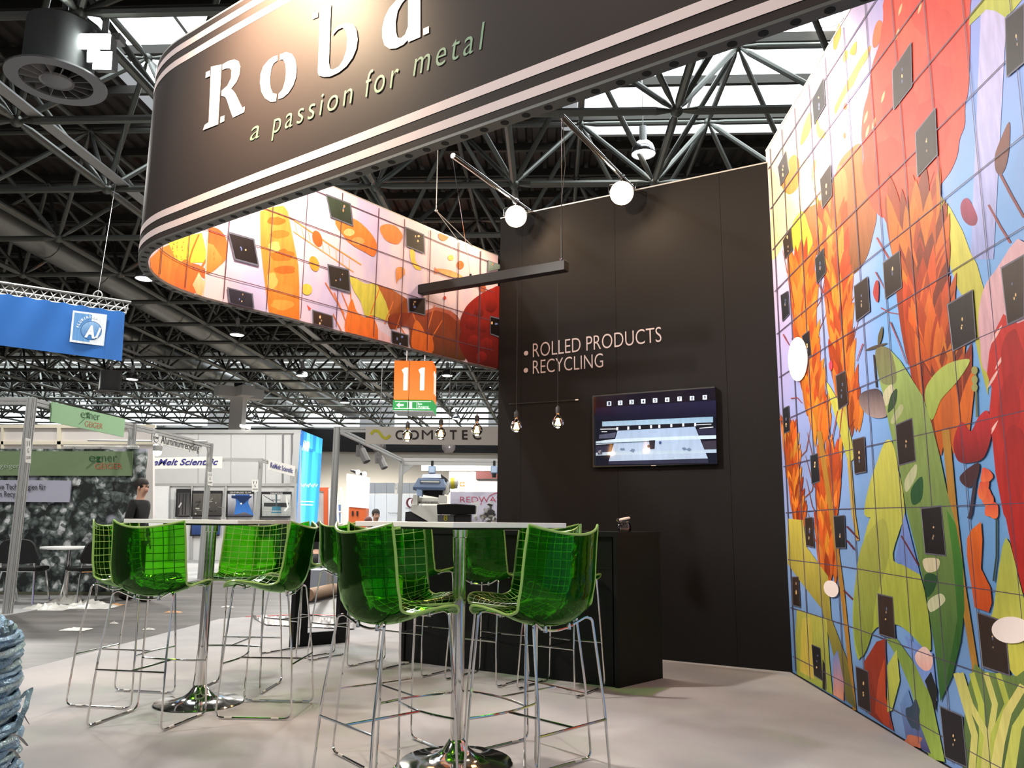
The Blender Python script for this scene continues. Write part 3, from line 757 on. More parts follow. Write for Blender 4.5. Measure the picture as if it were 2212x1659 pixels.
# long green pod
pod = H6([(1240, 640), (1262, 590), (1330, 605), (1400, 680), (1470, 790), (1540, 900), (1600, 1080), (1650, 1280), (1700, 1520)]) + H9([(1760, 100), (1805, 350), (1815, 640), (1790, 850), (1740, 1060), (1660, 1235), (1625, 900), (1570, 550), (1500, 240), (1440, 0)]) + H6([(1400, 1400), (1330, 1100), (1290, 900), (1255, 760)])
P.poly(pod, (150, 170, 96), (46, 96, 46))
P.poly(H6([(1240, 640), (1262, 590), (1330, 605), (1370, 720), (1370, 820), (1300, 830), (1262, 780)]), (116, 112, 80), (120, 128, 84), True)
P.poly(H9([(1700, 0), (1760, 100), (1805, 350), (1815, 640), (1790, 850), (1740, 1060), (1690, 1150), (1770, 700), (1740, 300)]), (70, 130, 50), (40, 84, 40))
for pts, c in ((H6([(1290, 890), (1340, 830), (1360, 870), (1310, 970)]), (190, 186, 150)), (H6([(1340, 1060), (1400, 960), (1420, 990), (1360, 1080)]), (170, 176, 130)), (H6([(1430, 1440), (1500, 1340), (1500, 1420), (1440, 1520)]), (186, 190, 150)), (H9([(1550, 320), (1650, 320), (1640, 390), (1570, 400)]), (214, 204, 170)), (H9([(1580, 590), (1660, 540), (1690, 590), (1600, 660)]), (200, 204, 166)), (H6([(1470, 1500), (1540, 1420), (1540, 1560), (1480, 1600)]), (40, 84, 50)), (H9([(1560, 420), (1640, 430), (1620, 520), (1570, 560)]), (40, 80, 48)), (H6([(1340, 900), (1380, 860), (1370, 960), (1320, 1010)]), (50, 74, 46))): P.poly(pts, c, None, True)
P.line(H6([(1230, 640), (1240, 760), (1248, 850)]), 3, (60, 50, 46)); P.leaf(H6([(1258, 590)])[0], H6([(1285, 455)])[0], 9, (90, 84, 60)); P.leaf(H6([(1170, 615)])[0], H6([(1320, 565)])[0], 7, (80, 70, 60))
P.poly(H6([(1140, 900), (1200, 865), (1270, 870), (1310, 1000), (1300, 1040), (1220, 1040), (1150, 980)]), (70, 58, 66), (160, 140, 136), True)
# big red tulip-like shape at the right edge, pink petal behind
P.poly(H6([(1900, 400), (1930, 230), (2010, 100), (2192, -80), (2260, 700), (1960, 760), (1910, 560)]), (216, 172, 180), (206, 160, 170), True)
P.poly(H6([(2060, 380), (2010, 480), (1970, 620), (1955, 760), (1985, 850), (1970, 1000), (1990, 1200), (2010, 1400), (2060, 1659)]) + H9([(2080, 60), (2120, 260), (2192, 540), (2300, 560)]) + H6([(2300, 380), (2150, 440)]), (196, 44, 40), (176, 34, 32))
for x, y in ((2010, 520), (2040, 680), (1985, 1130), (1990, 800)): q = H6([(x, y)])[0]; P.leaf((q[0] + 14, q[1] - 24), (q[0] - 12, q[1] + 20), 6, (236, 190, 180))
for x, y, rx, ry in ((2120, 700, 26, 70), (2100, 1000, 22, 80), (2130, 1350, 28, 90)): q = H6([(x, y)])[0]; P.blob(*q, rx, ry, (160, 28, 30), (176, 36, 34), n=14, wob=.12)
# small red flowers, stalks
P.poly(H6([(1740, 1200), (1790, 1070), (1850, 1130), (1900, 1040), (1960, 1000), (1985, 1130), (1940, 1290), (1860, 1330), (1770, 1320)]), (196, 40, 48), (120, 28, 34), True)
P.poly(H6([(1780, 1420), (1900, 1330), (1890, 1440), (1830, 1490)]), (70, 40, 46), None, True)
P.line(H6([(1880, 1440), (1850, 1659)]) + H9([(1840, 60)]), 7, (60, 50, 66))
P.poly(H9([(1860, 130), (1920, 80), (1930, 200), (1920, 380), (1980, 500), (1990, 600), (1970, 660), (1880, 630), (1830, 300), (1830, 190)]), (222, 108, 40), (200, 80, 34))
for x, y in ((1950, 1420), (1960, 1560), (1990, 1640), (1930, 1500)):
    q = H6([(x, y)])[0]; P.blob(*q, 13, 20, (222, 84, 60), (240, 120, 70), n=9, wob=.3)
P.line(H6([(1880, 720), (1885, 900), (1890, 1040)]), 4, (110, 110, 70)); 
for y in (740, 800, 850): q = H6([(1875, y)])[0]; P.blob(*q, 7, 9, (150, 150, 90))
P.line(H9([(2020, 60), (2020, 300), (2000, 460)]), 4, (50, 70, 60))
P.poly(H9([(2000, 640), (2080, 180), (2192, 560), (2260, 700), (2260, 1000), (2192, 1100), (2090, 1000), (1990, 700)]), (176, 186, 84), (206, 200, 84), True)
P.poly(H9([(1880, 990), (1940, 1040), (2150, 1070), (2240, 1000), (2240, 1700), (1800, 1700), (1820, 1200)]), (110, 134, 70), (70, 92, 56))
for k, (x0, x1) in enumerate(((1760, 1880), (1860, 1930), (1950, 1980), (2030, 2000), (1790, 1960))):
    P.line(H9([(x0, 1050), (x0 + 60, 1250), (x1, 1450), (x1 - 20, 1700)]), 12, (176, 186, 80) if k % 2 else (200, 196, 110), 16)
P.line(H9([(2192, 1130), (2090, 1300), (2040, 1500), (2010, 1700)]), 18, (214, 206, 120), 24); P.line(H9([(2250, 1240), (2150, 1400), (2100, 1700)]), 18, (196, 200, 96), 26)
# blossoms and sky bits low down
P.poly(H9([(1430, 810), (1500, 860), (1610, 920), (1640, 1230), (1560, 1130), (1480, 960)]), (110, 140, 206), (120, 150, 214))
P.poly(H9([(1500, 930), (1560, 880), (1610, 950), (1600, 1020), (1560, 1035), (1510, 990)]), (236, 206, 196), (226, 170, 160), True)
P.poly(H9([(970, 960), (1000, 900), (1040, 1100), (1040, 1230), (975, 1190)]), (90, 130, 196), (226, 150, 110))
P.poly(H9([(1400, 1250), (1450, 1150), (1500, 1300), (1600, 1570), (1440, 1470)]), (110, 150, 206), (70, 60, 110))
P.blob(*H9([(1490, 1330)])[0], 16, 34, (50, 70, 90), wob=.3); P.blob(*H9([(1490, 1490)])[0], 18, 14, (190, 110, 80), wob=.3)
P.poly(H9([(905, 960), (922, 1000), (925, 1165), (905, 1150)]), (26, 26, 22)); P.poly(H9([(1560, 1100), (1600, 1040), (1640, 1160), (1630, 1300)]), (30, 34, 36))
P.poly(H9([(1370, 330), (1430, 20), (1530, 420)]), (120, 146, 214), (110, 140, 206))
for a, b in (((1410, 170), (1520, 360)), ((1060, 110), (1135, 190)), ((1060, 200), (1110, 260)), ((1040, 520), (1100, 580))): P.line(H9([a, b]), 3.5, (100, 40, 50))
# thin red-brown twigs
for pts in (H6([(870, 180), (930, 280), (945, 380)]), H6([(1240, 110), (1300, 220)]), H6([(1275, 340), (1330, 370), (1390, 380)]), H6([(1335, 430), (1390, 560), (1440, 700)]), H6([(690, 160), (720, 330)]), H6([(650, 510), (690, 580)]), H6([(700, 920), (740, 915), (770, 950)]), H6([(1160, 570), (1120, 680)]), H6([(1000, 1000), (960, 1200)]), H6([(1030, 980), (1000, 1250)])): P.line(pts, 2.6, (156, 66, 66), 1.4)
P.poly(H6([(1245, 165), (1262, 190), (1258, 300), (1240, 290), (1225, 240)]), (170, 60, 60), None, True); P.blob(*H6([(955, 710)])[0], 4, 11, (226, 70, 90))
# printed grid lines of the picture
UV = lambda u, z: proj(MP + MD * u + V((0, 0, z)))[:2]
for k in range(13):
    u = .1 + k * .335; a, b = UV(u, .02), UV(u + .02, MUR_H - .03)
    if b[0] < 2400: P.line([a, b], 1.6, (84, 74, 96))
for k in range(12):
    z = .12 + k * .365; P.line([UV(.05, z), UV(1.2, z + .01), UV(2.4, z), UV(3.9, z)], 1.9, (84, 74, 96))
# printed dark window squares of the picture
WIN = [((1779, 167), (1783, 226), (1758, 270), (1754, 216)), ((1968, 91), (1970, 186), (1930, 238), (1927, 154)), ((2020, 233), (2025, 334), (1981, 383), (1977, 287)), ((2212, 7), (2212, 135), (2174, 167), (2171, 40)),
 ((1697, 326), (1703, 371), (1686, 403), (1680, 361)), ((1794, 354), (1797, 422), (1776, 451), (1771, 388)), ((1708, 491), (1712, 540), (1695, 560), (1691, 520)), ((1779, 535), (1784, 588), (1764, 614), (1760, 560)), ((1943, 541), (1948, 621), (1912, 646), (1907, 568)),
 ((1702, 628), (1705, 678), (1690, 695), (1686, 638)), ((1874, 597), (1879, 672), (1849, 695), (1844, 619)), ((2100, 626), (2108, 732), (2058, 759), (2046, 658)), ((2212, 550), (2212, 685), (2176, 702), (2162, 579)), ((1747, 714), (1752, 768), (1742, 773), (1732, 726)),
 ((1826, 800), (1832, 872), (1811, 886), (1805, 812)), ((1970, 903), (1978, 996), (1941, 1006), (1934, 918)), ((1704, 876), (1706, 931), (1693, 937), (1690, 883)), ((1867, 943), (1871, 1019), (1846, 1024), (1841, 950)), ((1766, 979), (1771, 1040), (1753, 1046), (1750, 984)),
 ((1755, 1117), (1759, 1183), (1741, 1179), (1738, 1119)), ((1824, 1113), (1827, 1184), (1805, 1184), (1800, 1115)), ((2033, 1092), (2043, 1201), (1998, 1196), (1989, 1098)), ((1725, 1246), (1729, 1312), (1713, 1307), (1711, 1246)), ((1928, 1290), (1934, 1381), (1899, 1370), (1895, 1282)),
 ((1772, 1400), (1777, 1471), (1758, 1459), (1753, 1392)), ((1875, 1450), (1881, 1541), (1853, 1525), (1848, 1439)), ((2171, 1343), (2181, 1460), (2122, 1440), (2110, 1322)), ((2078, 1546), (2089, 1658), (2041, 1636), (2030, 1525))]
for w in WIN:
    cx, cy = sum(p[0] for p in w) / 4, sum(p[1] for p in w) / 4; c = random.choice([(46, 36, 34), (34, 32, 36), (58, 44, 38), (40, 42, 48)])
    P.poly([(cx + (x - cx) * 1.03, cy + (y - cy) * 1.02) for x, y in w], (98, 98, 112)); P.poly([(cx + (x - cx) * .95, cy + (y - cy) * .96) for x, y in w], c, tuple(int(v * .8) for v in c))
    wd = abs(w[1][0] - w[0][0]) or 20
    for _ in range(3): P.blob(cx + random.uniform(-.25, .25) * wd, cy + random.uniform(-18, 18), 1.6, random.uniform(2, 5), random.choice([(226, 190, 130), (150, 130, 110), (90, 100, 130)]), n=7)
    P.poly([(w[3][0] * .98 + w[0][0] * .02, w[3][1] * .96 + w[0][1] * .04), (w[2][0] * .98 + w[1][0] * .02, w[2][1] * .96 + w[1][1] * .04), w[2], w[3]], (150, 152, 160))
P.mb.build('fruit_print', INK, wall_right)
# pale discs standing in for spots of reflected light on the print
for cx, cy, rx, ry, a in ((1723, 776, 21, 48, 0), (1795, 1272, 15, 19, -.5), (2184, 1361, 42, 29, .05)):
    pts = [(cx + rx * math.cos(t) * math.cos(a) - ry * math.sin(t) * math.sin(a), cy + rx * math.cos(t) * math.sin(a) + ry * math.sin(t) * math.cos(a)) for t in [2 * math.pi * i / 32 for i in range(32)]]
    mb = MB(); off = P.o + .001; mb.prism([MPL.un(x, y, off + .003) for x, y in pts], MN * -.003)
    mb.build('reflected_spot', mat('pale_pink_reflection', srgb(250, 236, 230), .5, 0, .01), wall_right)

# ---- fruit print inside the ring
def ring_un(px, py, off=0.0):
    d = ray(px, py); best = None
    for i in range(len(inner) - 1):
        if inner[i][1] < 4.3 and i < 40: continue
        a, b = inner[i], inner[i + 1]; ex, ey = b[0] - a[0], b[1] - a[1]
        den = d.x * ey - d.y * ex
        if abs(den) < 1e-9: continue
        t = (a[0] * ey - a[1] * ex) / den; s = (a[0] * d.y - a[1] * d.x) / den
        if -0.02 <= s <= 1.02 and t > 0:
            if best is None or t > best[0]: best = (t, V((-ey, ex, 0)).normalized())
    if best is None:
        a, b = inner[-2], inner[-1]; ex, ey = b[0] - a[0], b[1] - a[1]; t = (a[0] * ey - a[1] * ex) / (d.x * ey - d.y * ex); best = (t, V((-ey, ex, 0)).normalized())
    t, n = best; p = CAMP + d * t
    if n.dot(CAMP - p) < 0: n = -n
    p += n * off; p.z = min(max(p.z, ZB + .016), ZT - .004); return p
P = Print(ring_un, step=.0001, sub=7)
G1 = lambda pts: S(280, 380, 4.424, pts)
G2 = lambda pts: S(680, 380, 3.686, pts)
# left curve: orange and yellow leaves
P.poly(G1([(190, 790), (300, 690), (420, 640), (520, 620), (580, 900), (600, 1150), (420, 1110), (280, 1000), (200, 900)]), (236, 150, 66), (232, 120, 60))
P.poly(G1([(370, 640), (460, 610), (600, 560), (690, 545), (725, 700), (735, 830), (600, 830), (500, 840), (430, 780)]), (250, 226, 90), (246, 210, 74))
P.poly(G1([(430, 1000), (450, 880), (520, 800), (580, 830), (640, 880), (640, 1100), (560, 1130), (460, 1100)]), (236, 130, 60), (230, 110, 56), True)
P.poly(G1([(590, 830), (660, 850), (725, 890), (715, 980), (640, 940), (590, 880)]), (222, 120, 70), (214, 106, 60))
P.line(G1([(660, 560), (600, 700), (570, 800), (560, 1100)]), 4, (226, 120, 50)); P.line(G1([(730, 800), (660, 920), (600, 1050)]), 5, (226, 120, 50))
P.poly(G1([(600, 1040), (660, 920), (700, 1000), (720, 1010), (690, 1150), (640, 1130)]), (248, 220, 180), (240, 180, 120))
P.poly(G1([(750, 510), (830, 500), (900, 560), (935, 660), (925, 780), (870, 850), (735, 935), (740, 700)]), (224, 96, 50), (226, 140, 64), True)
P.poly(G1([(742, 640), (800, 660), (880, 780), (870, 850), (735, 935)]), (232, 160, 84), (222, 140, 66))
P.line(G1([(747, 520), (735, 700), (722, 1000), (705, 1160)]), 2.5, (246, 214, 200))
# loaf of bread
P.poly(G1([(1245, 340), (1350, 300), (1470, 285), (1510, 340), (1540, 500), (1580, 700), (1610, 850), (1620, 1050), (1622, 1390), (1480, 1360), (1330, 1320), (1300, 1100), (1270, 850), (1250, 650)]), (236, 160, 76), (226, 122, 40))
for x, y, rx, ry, c in ((1400, 430, 80, 40, (222, 110, 40)), (1430, 560, 90, 40, (226, 124, 50)), (1450, 760, 110, 60, (220, 112, 42)), (1480, 900, 100, 40, (206, 104, 40)), (1470, 1100, 110, 60, (232, 140, 60)), (1450, 1230, 110, 50, (236, 156, 70)), (1380, 680, 60, 50, (244, 190, 110)), (1360, 1000, 50, 80, (244, 180, 96))):
    q = G1([(x, y)])[0]; P.blob(*q, rx / 4.424, ry / 4.424, c, n=14, wob=.15)
# crane-like ladder strokes
P.line(G1([(1520, 390), (1900, 650), (2212, 850)]), 2.5, (232, 160, 80)); P.line(G1([(1560, 530), (1900, 760), (2140, 920)]), 2, (232, 170, 96))
for i in range(9): P.line(G1([(1570 + i * 66, 430 + i * 46), (1600 + i * 62, 550 + i * 42)]), 1.2, (236, 176, 110))
for x, y, rx, ry, c in ((1790, 600, 45, 80, (226, 110, 50)), (1760, 840, 45, 75, (238, 170, 60)), (1690, 1085, 50, 55, (246, 200, 80))): q = G1([(x, y)])[0]; P.blob(*q, rx / 4.424, ry / 4.424, c, tuple(int(v * .92) for v in c), ang=-.3)
P.poly(G1([(1690, 1230), (1730, 1270), (1710, 1285)]), (226, 80, 56))
P.poly(G2([(160, 360), (300, 340), (420, 430), (490, 540), (470, 640), (400, 610), (280, 540), (220, 470)]), (232, 140, 66), (224, 112, 42), True)
P.blob(*G2([(270, 450)])[0], 12, 8, (246, 196, 130)); P.blob(*G2([(340, 520)])[0], 14, 9, (238, 160, 90))
P.poly(G2([(515, 420), (560, 385), (640, 400), (690, 460), (690, 500), (650, 545), (560, 510)]), (226, 140, 76), (218, 124, 60), True)
P.blob(*G2([(1022, 478)])[0], 11, 11, (222, 140, 84)); P.poly(G2([(755, 590), (790, 600), (800, 680), (845, 745), (800, 740), (765, 680)]), (244, 210, 90), (236, 190, 60), True)
P.poly(G2([(645, 740), (700, 730), (715, 770), (700, 800), (660, 830), (648, 860)]), (222, 150, 84), (212, 128, 60), True)
P.blob(*G2([(1080, 652)])[0], 6, 6, (240, 206, 110)); P.blob(*G2([(1155, 710)])[0], 8, 9, (206, 120, 60)); P.leaf(G2([(950, 740)])[0], G2([(1185, 810)])[0], 13, (214, 160, 110), (222, 190, 120)); P.poly(G2([(950, 725), (985, 765), (950, 785)]), (206, 130, 90))
# yellow-green leaf, brown caps, orange sprays
P.poly(G2([(280, 800), (400, 860), (490, 860), (540, 950), (600, 1140), (560, 1150), (450, 1110), (400, 1120), (360, 1000), (300, 900)]), (214, 204, 84), (196, 190, 70), True)
P.poly(G2([(490, 860), (600, 900), (730, 980), (740, 1120), (600, 1130), (560, 1000)]), (176, 96, 50), (160, 84, 40))
P.poly(G2([(860, 1080), (960, 1050), (1080, 1080), (1150, 1150), (1150, 1300), (1190, 1470), (900, 1410), (760, 1370), (740, 1200), (600, 1220), (590, 1110), (740, 1090)]), (156, 70, 44), (70, 46, 28), True)
P.poly(G2([(870, 1075), (960, 1045), (1080, 1075), (1150, 1145), (1130, 1160), (1060, 1100), (960, 1070), (870, 1100)]), (196, 110, 90), (170, 84, 66))
P.poly(G2([(240, 1240), (250, 1110), (290, 980), (330, 1080), (400, 1130), (450, 1110), (500, 1220), (490, 1320), (360, 1290)]), (232, 130, 50), (222, 104, 40), True)
P.poly(G2([(780, 1380), (770, 1260), (800, 1150), (850, 1200), (880, 1260), (930, 1280), (930, 1410)]), (222, 116, 46), (196, 92, 36), True)
P.poly(G2([(500, 1220), (560, 1260), (600, 1290), (595, 1345), (500, 1325)]), (236, 200, 200), (226, 180, 190))
for a, b in (((80, 850), (230, 1100)), ((150, 930), (260, 1200)), ((210, 930), (300, 1150)), ((280, 920), (290, 1100)), ((510, 900), (440, 1100)), ((620, 1000), (550, 1180)), ((680, 1100), (640, 1230)), ((950, 1030), (890, 1240)), ((1010, 1150), (920, 1300)), ((140, 1100), (210, 1240)), ((770, 1080), (830, 1240)), ((660, 1180), (740, 1300))): P.line(G2([a, b]), 2.2, (216, 116, 56))
# red berry at the right, its dark ink partly painted-in shade near the wall
P.poly(G2([(1475, 900), (1400, 900), (1320, 940), (1240, 1000), (1190, 1060), (1155, 1150), (1155, 1240), (1145, 1330), (1165, 1400), (1210, 1470), (1240, 1500), (1480, 1570), (1500, 1200)]), (160, 42, 36), (64, 18, 18), True)
for x, y, r in ((1300, 1080, 30), (1240, 1180, 34), (1330, 1200, 34), (1260, 1320, 34), (1360, 1340, 36), (1400, 1040, 34), (1320, 1440, 30)): q = G2([(x, y)])[0]; P.blob(*q, r / 3.7 * 1.4, r / 3.7 * 1.5, (146, 38, 34), (96, 26, 24), n=12, wob=.1)
P.blob(*G2([(1330, 895)])[0], 8, 8, (176, 90, 60)); P.blob(*G2([(1030, 972)])[0], 3, 4, (206, 60, 50))
# printed grid
def rz(s0, z):   # point on the ring's inner cloth
    i = min(int(s0), len(inner) - 2); q = s0 - i; a, b = inner[i], inner[i + 1]
    return proj((a[0] + (b[0] - a[0]) * q, a[1] + (b[1] - a[1]) * q, z))[:2]
ns = len(inner)
for z in (2.80, 3.10, 3.40, 3.70):
    pts = [rz(s, z) for s in range(38, ns - 1)]; pts = [p for p in pts]
    P.line(pts, 1.7, (96, 66, 84))
acc = 0; last = None
for s in range(40, ns - 1):
    p = V((*inner[s], 0))
    if last is not None: acc += (p - last).length
    last = p
    if acc > .29: acc = 0; P.line([rz(s, ZB + .03), rz(s, ZT - .02)], 1.7, (96, 66, 84))
# printed windows
for w, c in ((G1([(935, 540), (1180, 610), (1225, 860), (1000, 800)]), (40, 32, 36)), (G1([(930, 1070), (1165, 1130), (1180, 1275), (950, 1225)]), (50, 50, 66)), (G1([(1870, 180), (2100, 270), (2125, 480), (1915, 395)]), (60, 74, 60)), (G1([(1885, 850), (2085, 900), (2100, 1115), (1905, 1060)]), (38, 30, 30)), (G1([(1740, 1285), (1930, 1340), (1935, 1470), (1745, 1420)]), (58, 38, 34)),
             (G2([(715, 410), (860, 470), (866, 620), (722, 560)]), (38, 30, 32)), (G2([(740, 975), (870, 975), (870, 1110), (742, 1080)]), (40, 28, 26)), (G2([(603, 1235), (735, 1270), (735, 1390), (605, 1350)]), (34, 24, 22)), (G2([(1390, 1120), (1475, 1140), (1475, 1290), (1390, 1260)]), (16, 12, 12)), (G2([(1372, 675), (1470, 712), (1470, 740), (1368, 766)]), (150, 176, 170))):
    cx, cy = sum(p[0] for p in w) / 4, sum(p[1] for p in w) / 4
    P.poly([(cx + (x - cx) * 1.05, cy + (y - cy) * 1.06) for x, y in w], (100, 104, 122)); P.poly([(cx + (x - cx) * .94, cy + (y - cy) * .92) for x, y in w], c, tuple(int(v * .7) for v in c))
    for _ in range(3): P.blob(cx + random.uniform(-9, 9), cy + random.uniform(-9, 9), random.uniform(1.2, 3), random.uniform(1.5, 4), random.choice([(240, 200, 150), (190, 150, 120), (110, 130, 190)]), n=7)
P.mb.build('fruit_print', INK, RING)
# ================================================================ BAR STOOLS (green see-through shells on chrome wire frames)
PROF = [(-.238, 1.098), (-.229, 1.04), (-.221, .98), (-.215, .92), (-.209, .86), (-.197, .80), (-.176, .748), (-.144, .712), (-.104, .695), (-.052, .690), (0, .695), (.06, .708), (.12, .728), (.17, .742), (.21, .743), (.242, .729)]
PROFS = catmull(PROF, 2, closed=False)
def shell_pt(t, x, off=0.0):
    """t along the profile (0 top of back, 1 front lip), x across (-1..1)"""
    k = t * (len(PROFS) - 1); i = min(int(k), len(PROFS) - 2); q = k - i
    a, b = PROFS[i], PROFS[i + 1]; y = a[0] + (b[0] - a[0]) * q; z = a[1] + (b[1] - a[1]) * q
    ia, ib = PROFS[max(0, i - 1)], PROFS[min(len(PROFS) - 1, i + 2)]
    ty, tz = ib[0] - ia[0], ib[1] - ia[1]; L = math.hypot(ty, tz); ny, nz = -tz / L, ty / L     # towards the sitter
    if t < .5 and ny < 0: ny, nz = -ny, -nz
    back = max(0.0, min(1.0, (.62 - t) / .25))
    wrap = (.085 * back + .058 * (1 - back) * (1 if t < .72 else max(0, (1 - t) / .28))) * x * x
    w = .222 + .012 * math.sin(math.pi * min(1, t * 1.4))
    if t > .82: w *= 1 - .28 * ((t - .82) / .18) ** 2.2
    z -= .026 * (1 - x * x) * max(0, 1 - t * 9)            # dip of the top edge
    return V((w * x, y + ny * (wrap + off), z + nz * (wrap + off)))
NU, NVV = 26, 14
def make_stool():
    root = thing('bar_stool', '-', 'stool', (0, 0, 0))
    mb = MB(); vs = []; fs = []
    for s in (0, -.006):
        for i in range(NU + 1):
            for j in range(NVV + 1): vs.append(shell_pt(i / NU, -1 + 2 * j / NVV, s))
    n = (NU + 1) * (NVV + 1)
    for i in range(NU):
        for j in range(NVV):
            a = i * (NVV + 1) + j; b = a + 1; c = a + NVV + 2; d = a + NVV + 1
            fs.append((a, b, c, d)); fs.append((d + n, c + n, b + n, a + n))
    mb.add(vs, fs); shell = mb.build('seat_shell', GREEN, root, local=True, ang=60)
    loop = [shell_pt(i / 30, -1, -.003) for i in range(31)] + [shell_pt(1, -1 + 2 * j / 10, -.003) for j in range(1, 10)] + [shell_pt(1 - i / 30, 1, -.003) for i in range(31)] + [shell_pt(0, 1 - 2 * j / 10, -.003) for j in range(1, 10)]
    mb = MB(); mb.tube(loop, .0062, 6, closed=True); mb.build('shell_edge', GRIM, shell, local=True)
    mb = MB()
    def ribs(pts_t, w):
        vs = []; fs = []
        for k, (t, x) in enumerate(pts_t):
            vs.append(pts_t[k])
    for j in range(1, 9):
        x = -1 + 2 * j / 9; vs = []; fs = []
        for i in range(31):
            t = .0 + i / 30; vs += [shell_pt(t, x - .0085, .0012), shell_pt(t, x + .0085, .0012)]
        for i in range(30): fs.append((2 * i, 2 * i + 1, 2 * i + 3, 2 * i + 2))
        mb.add(vs, fs)
    for i in range(1, 21):
        t = i / 21; vs = []; fs = []
        for j in range(13): x = -1 + 2 * j / 12; vs += [shell_pt(t - .0022, x, .0012), shell_pt(t + .0022, x, .0012)]
        for j in range(12): fs.append((2 * j, 2 * j + 1, 2 * j + 3, 2 * j + 2))
        mb.add(vs, fs)
    mb.build('grid_ribs', GRIM, shell, local=True, kind='stuff')
    r = .0058
    for sx in (-1, 1):
        p = [(sx * .10, -.115, .688), (sx * .165, -.135, .718), (sx * .186, -.152, .708), (sx * .205, -.20, .35), (sx * .222, -.222, .0085), (sx * .222, .215, .0085), (sx * .205, .20, .35), (sx * .186, .175, .728), (sx * .165, .168, .742), (sx * .10, .15, .726)]
        mb = MB(); mb.tube(round_path(p, .04, 4), r, 8); leg = mb.build('sled_leg', CHROME, root, local=True)
        for y in (-.13, .14):
            mb = MB(); mb.tube([(sx * .222, y - .022, .0085), (sx * .222, y + .022, .0085)], .0075, 8); mb.build('foot_glide', mat('clear_glide', srgb(196, 188, 180), .4), leg, local=True)
    for y0, z0, nm in ((-.115, .688, 'rear_seat_support'), (.15, .726, 'front_seat_support')):
        mb = MB(); mb.tube(catmull([(-.105, y0, z0), (-.05, y0 + .004, z0 - .012), (0, y0 + .006, z0 - .016), (.05, y0 + .004, z0 - .012), (.105, y0, z0)], 3, closed=False), r, 8)
        sp_ = mb.build(nm, CHROME, root, local=True)
        for sx in (-1, 1):
            mb = MB(); mb.lathe([(.0001, -.014), (.009, -.014), (.009, .004), (.006, .014), (.0001, .016)], (sx * .075, y0, z0 - .004), 10); mb.build('clamp_knob', CHROME, sp_, local=True)
    mb = MB(); mb.tube([(-.208, -.204, .30), (.208, -.204, .30)], r, 8); mb.build('rear_crossbar', CHROME, root, local=True)
    mb = MB(); mb.tube(catmull([(-.208, .2, .30), (-.10, .178, .30), (0, .170, .30), (.10, .178, .30), (.208, .2, .30)], 3, closed=False), r, 8); mb.build('footrest_bar', CHROME, root, local=True)
    mb = MB(); mb.tube([(0, -.204, .30), (0, .170, .30)], r, 8); mb.build('connecting_bar', CHROME, root, local=True)
    return root
stool = make_stool()
GT1, GT2, GT3 = 'stools round the left table', 'stools round the front table', 'stools along the black bar'
SPOTS = [(-2.03, 4.70, 80, 'green bar stool nearest the camera at the left table, its back towards us', GT1),
 (-2.42, 5.20, -10, 'green bar stool at the far left edge of the left table, facing right', GT1),
 (-1.45, 4.96, 178, 'green bar stool right of the left table, seen side-on facing left', GT1),
 (-1.83, 5.60, 268, 'green bar stool behind the left table, open front facing us', GT1),
 (-.515, 3.53, 42, 'green bar stool at the front left of the front table, back towards us', GT2),
 (.12, 3.53, 135, 'green bar stool at the front right of the front table, back towards us', GT2),
 (-.55, 4.07, -52, 'green bar stool at the rear left of the front table, facing us', GT2),
 (.085, 4.06, 222, 'green bar stool at the rear right of the front table, behind the near right stool', GT2),
 (-1.80, 6.99, 57, 'green bar stool farthest left along the black bar, by the open end frame', GT3),
 (-1.32, 6.68, 57, 'green bar stool second from the left along the black bar, at the open gap', GT3),
 (-.705, 6.30, 57, 'green bar stool in the middle of the row along the black bar', GT3),
 (-.155, 5.97, 57, 'green bar stool second from the right along the bar, right of the chrome table pole', GT3),
 (.36, 5.67, 57, 'green bar stool farthest right along the black bar, below the jar', GT3)]
for i, (x, y, a, lab, g) in enumerate(SPOTS):
    o = stool if i == 0 else copy_tree(stool)
    o.location = (x, y, 0); o.rotation_euler = (0, 0, math.radians(a - 90)); o['label'] = lab; o['group'] = g; o['category'] = 'stool'

# ================================================================ BISTRO TABLES
def bistro_table(x, y, rot, label):
    root = thing('bar_table', label, 'table', (x, y, 0), 0)
    mb = MB(); mb.box((x, y, 1.106), (.74, .74, .024), rot); mb.build('table_top', WHITE, root, bev=.002)
    mb = MB(); mb.box((x, y, 1.0885), (.42, .42, .011), rot); mb.build('mounting_plate', BLACK, root)
    mb = MB(); mb.lathe([(.031, .07), (.031, .4)] + [(.031, 1.04), (.038, 1.045), (.038, 1.083), (.0001, 1.083)], (x, y, 0), 24); mb.build('pole', CHROME, root)
    prof = [(.0001, 0), (.262, 0), (.268, .004), (.262, .010), (.20, .017), (.14, .026), (.095, .042), (.065, .066), (.046, .092), (.036, .106), (.031, .108)]
    mb = MB(); mb.lathe(prof, (x, y, 0), 48); mb.build('base', CHROME, root)
    return root
bistro_table(-.247, 3.963, math.radians(45), 'white square bar table on a chrome pole, in front, one corner towards us')
bistro_table(-1.92, 5.148, math.radians(-9), 'white square bar table on a chrome pole, at the left among four stools')

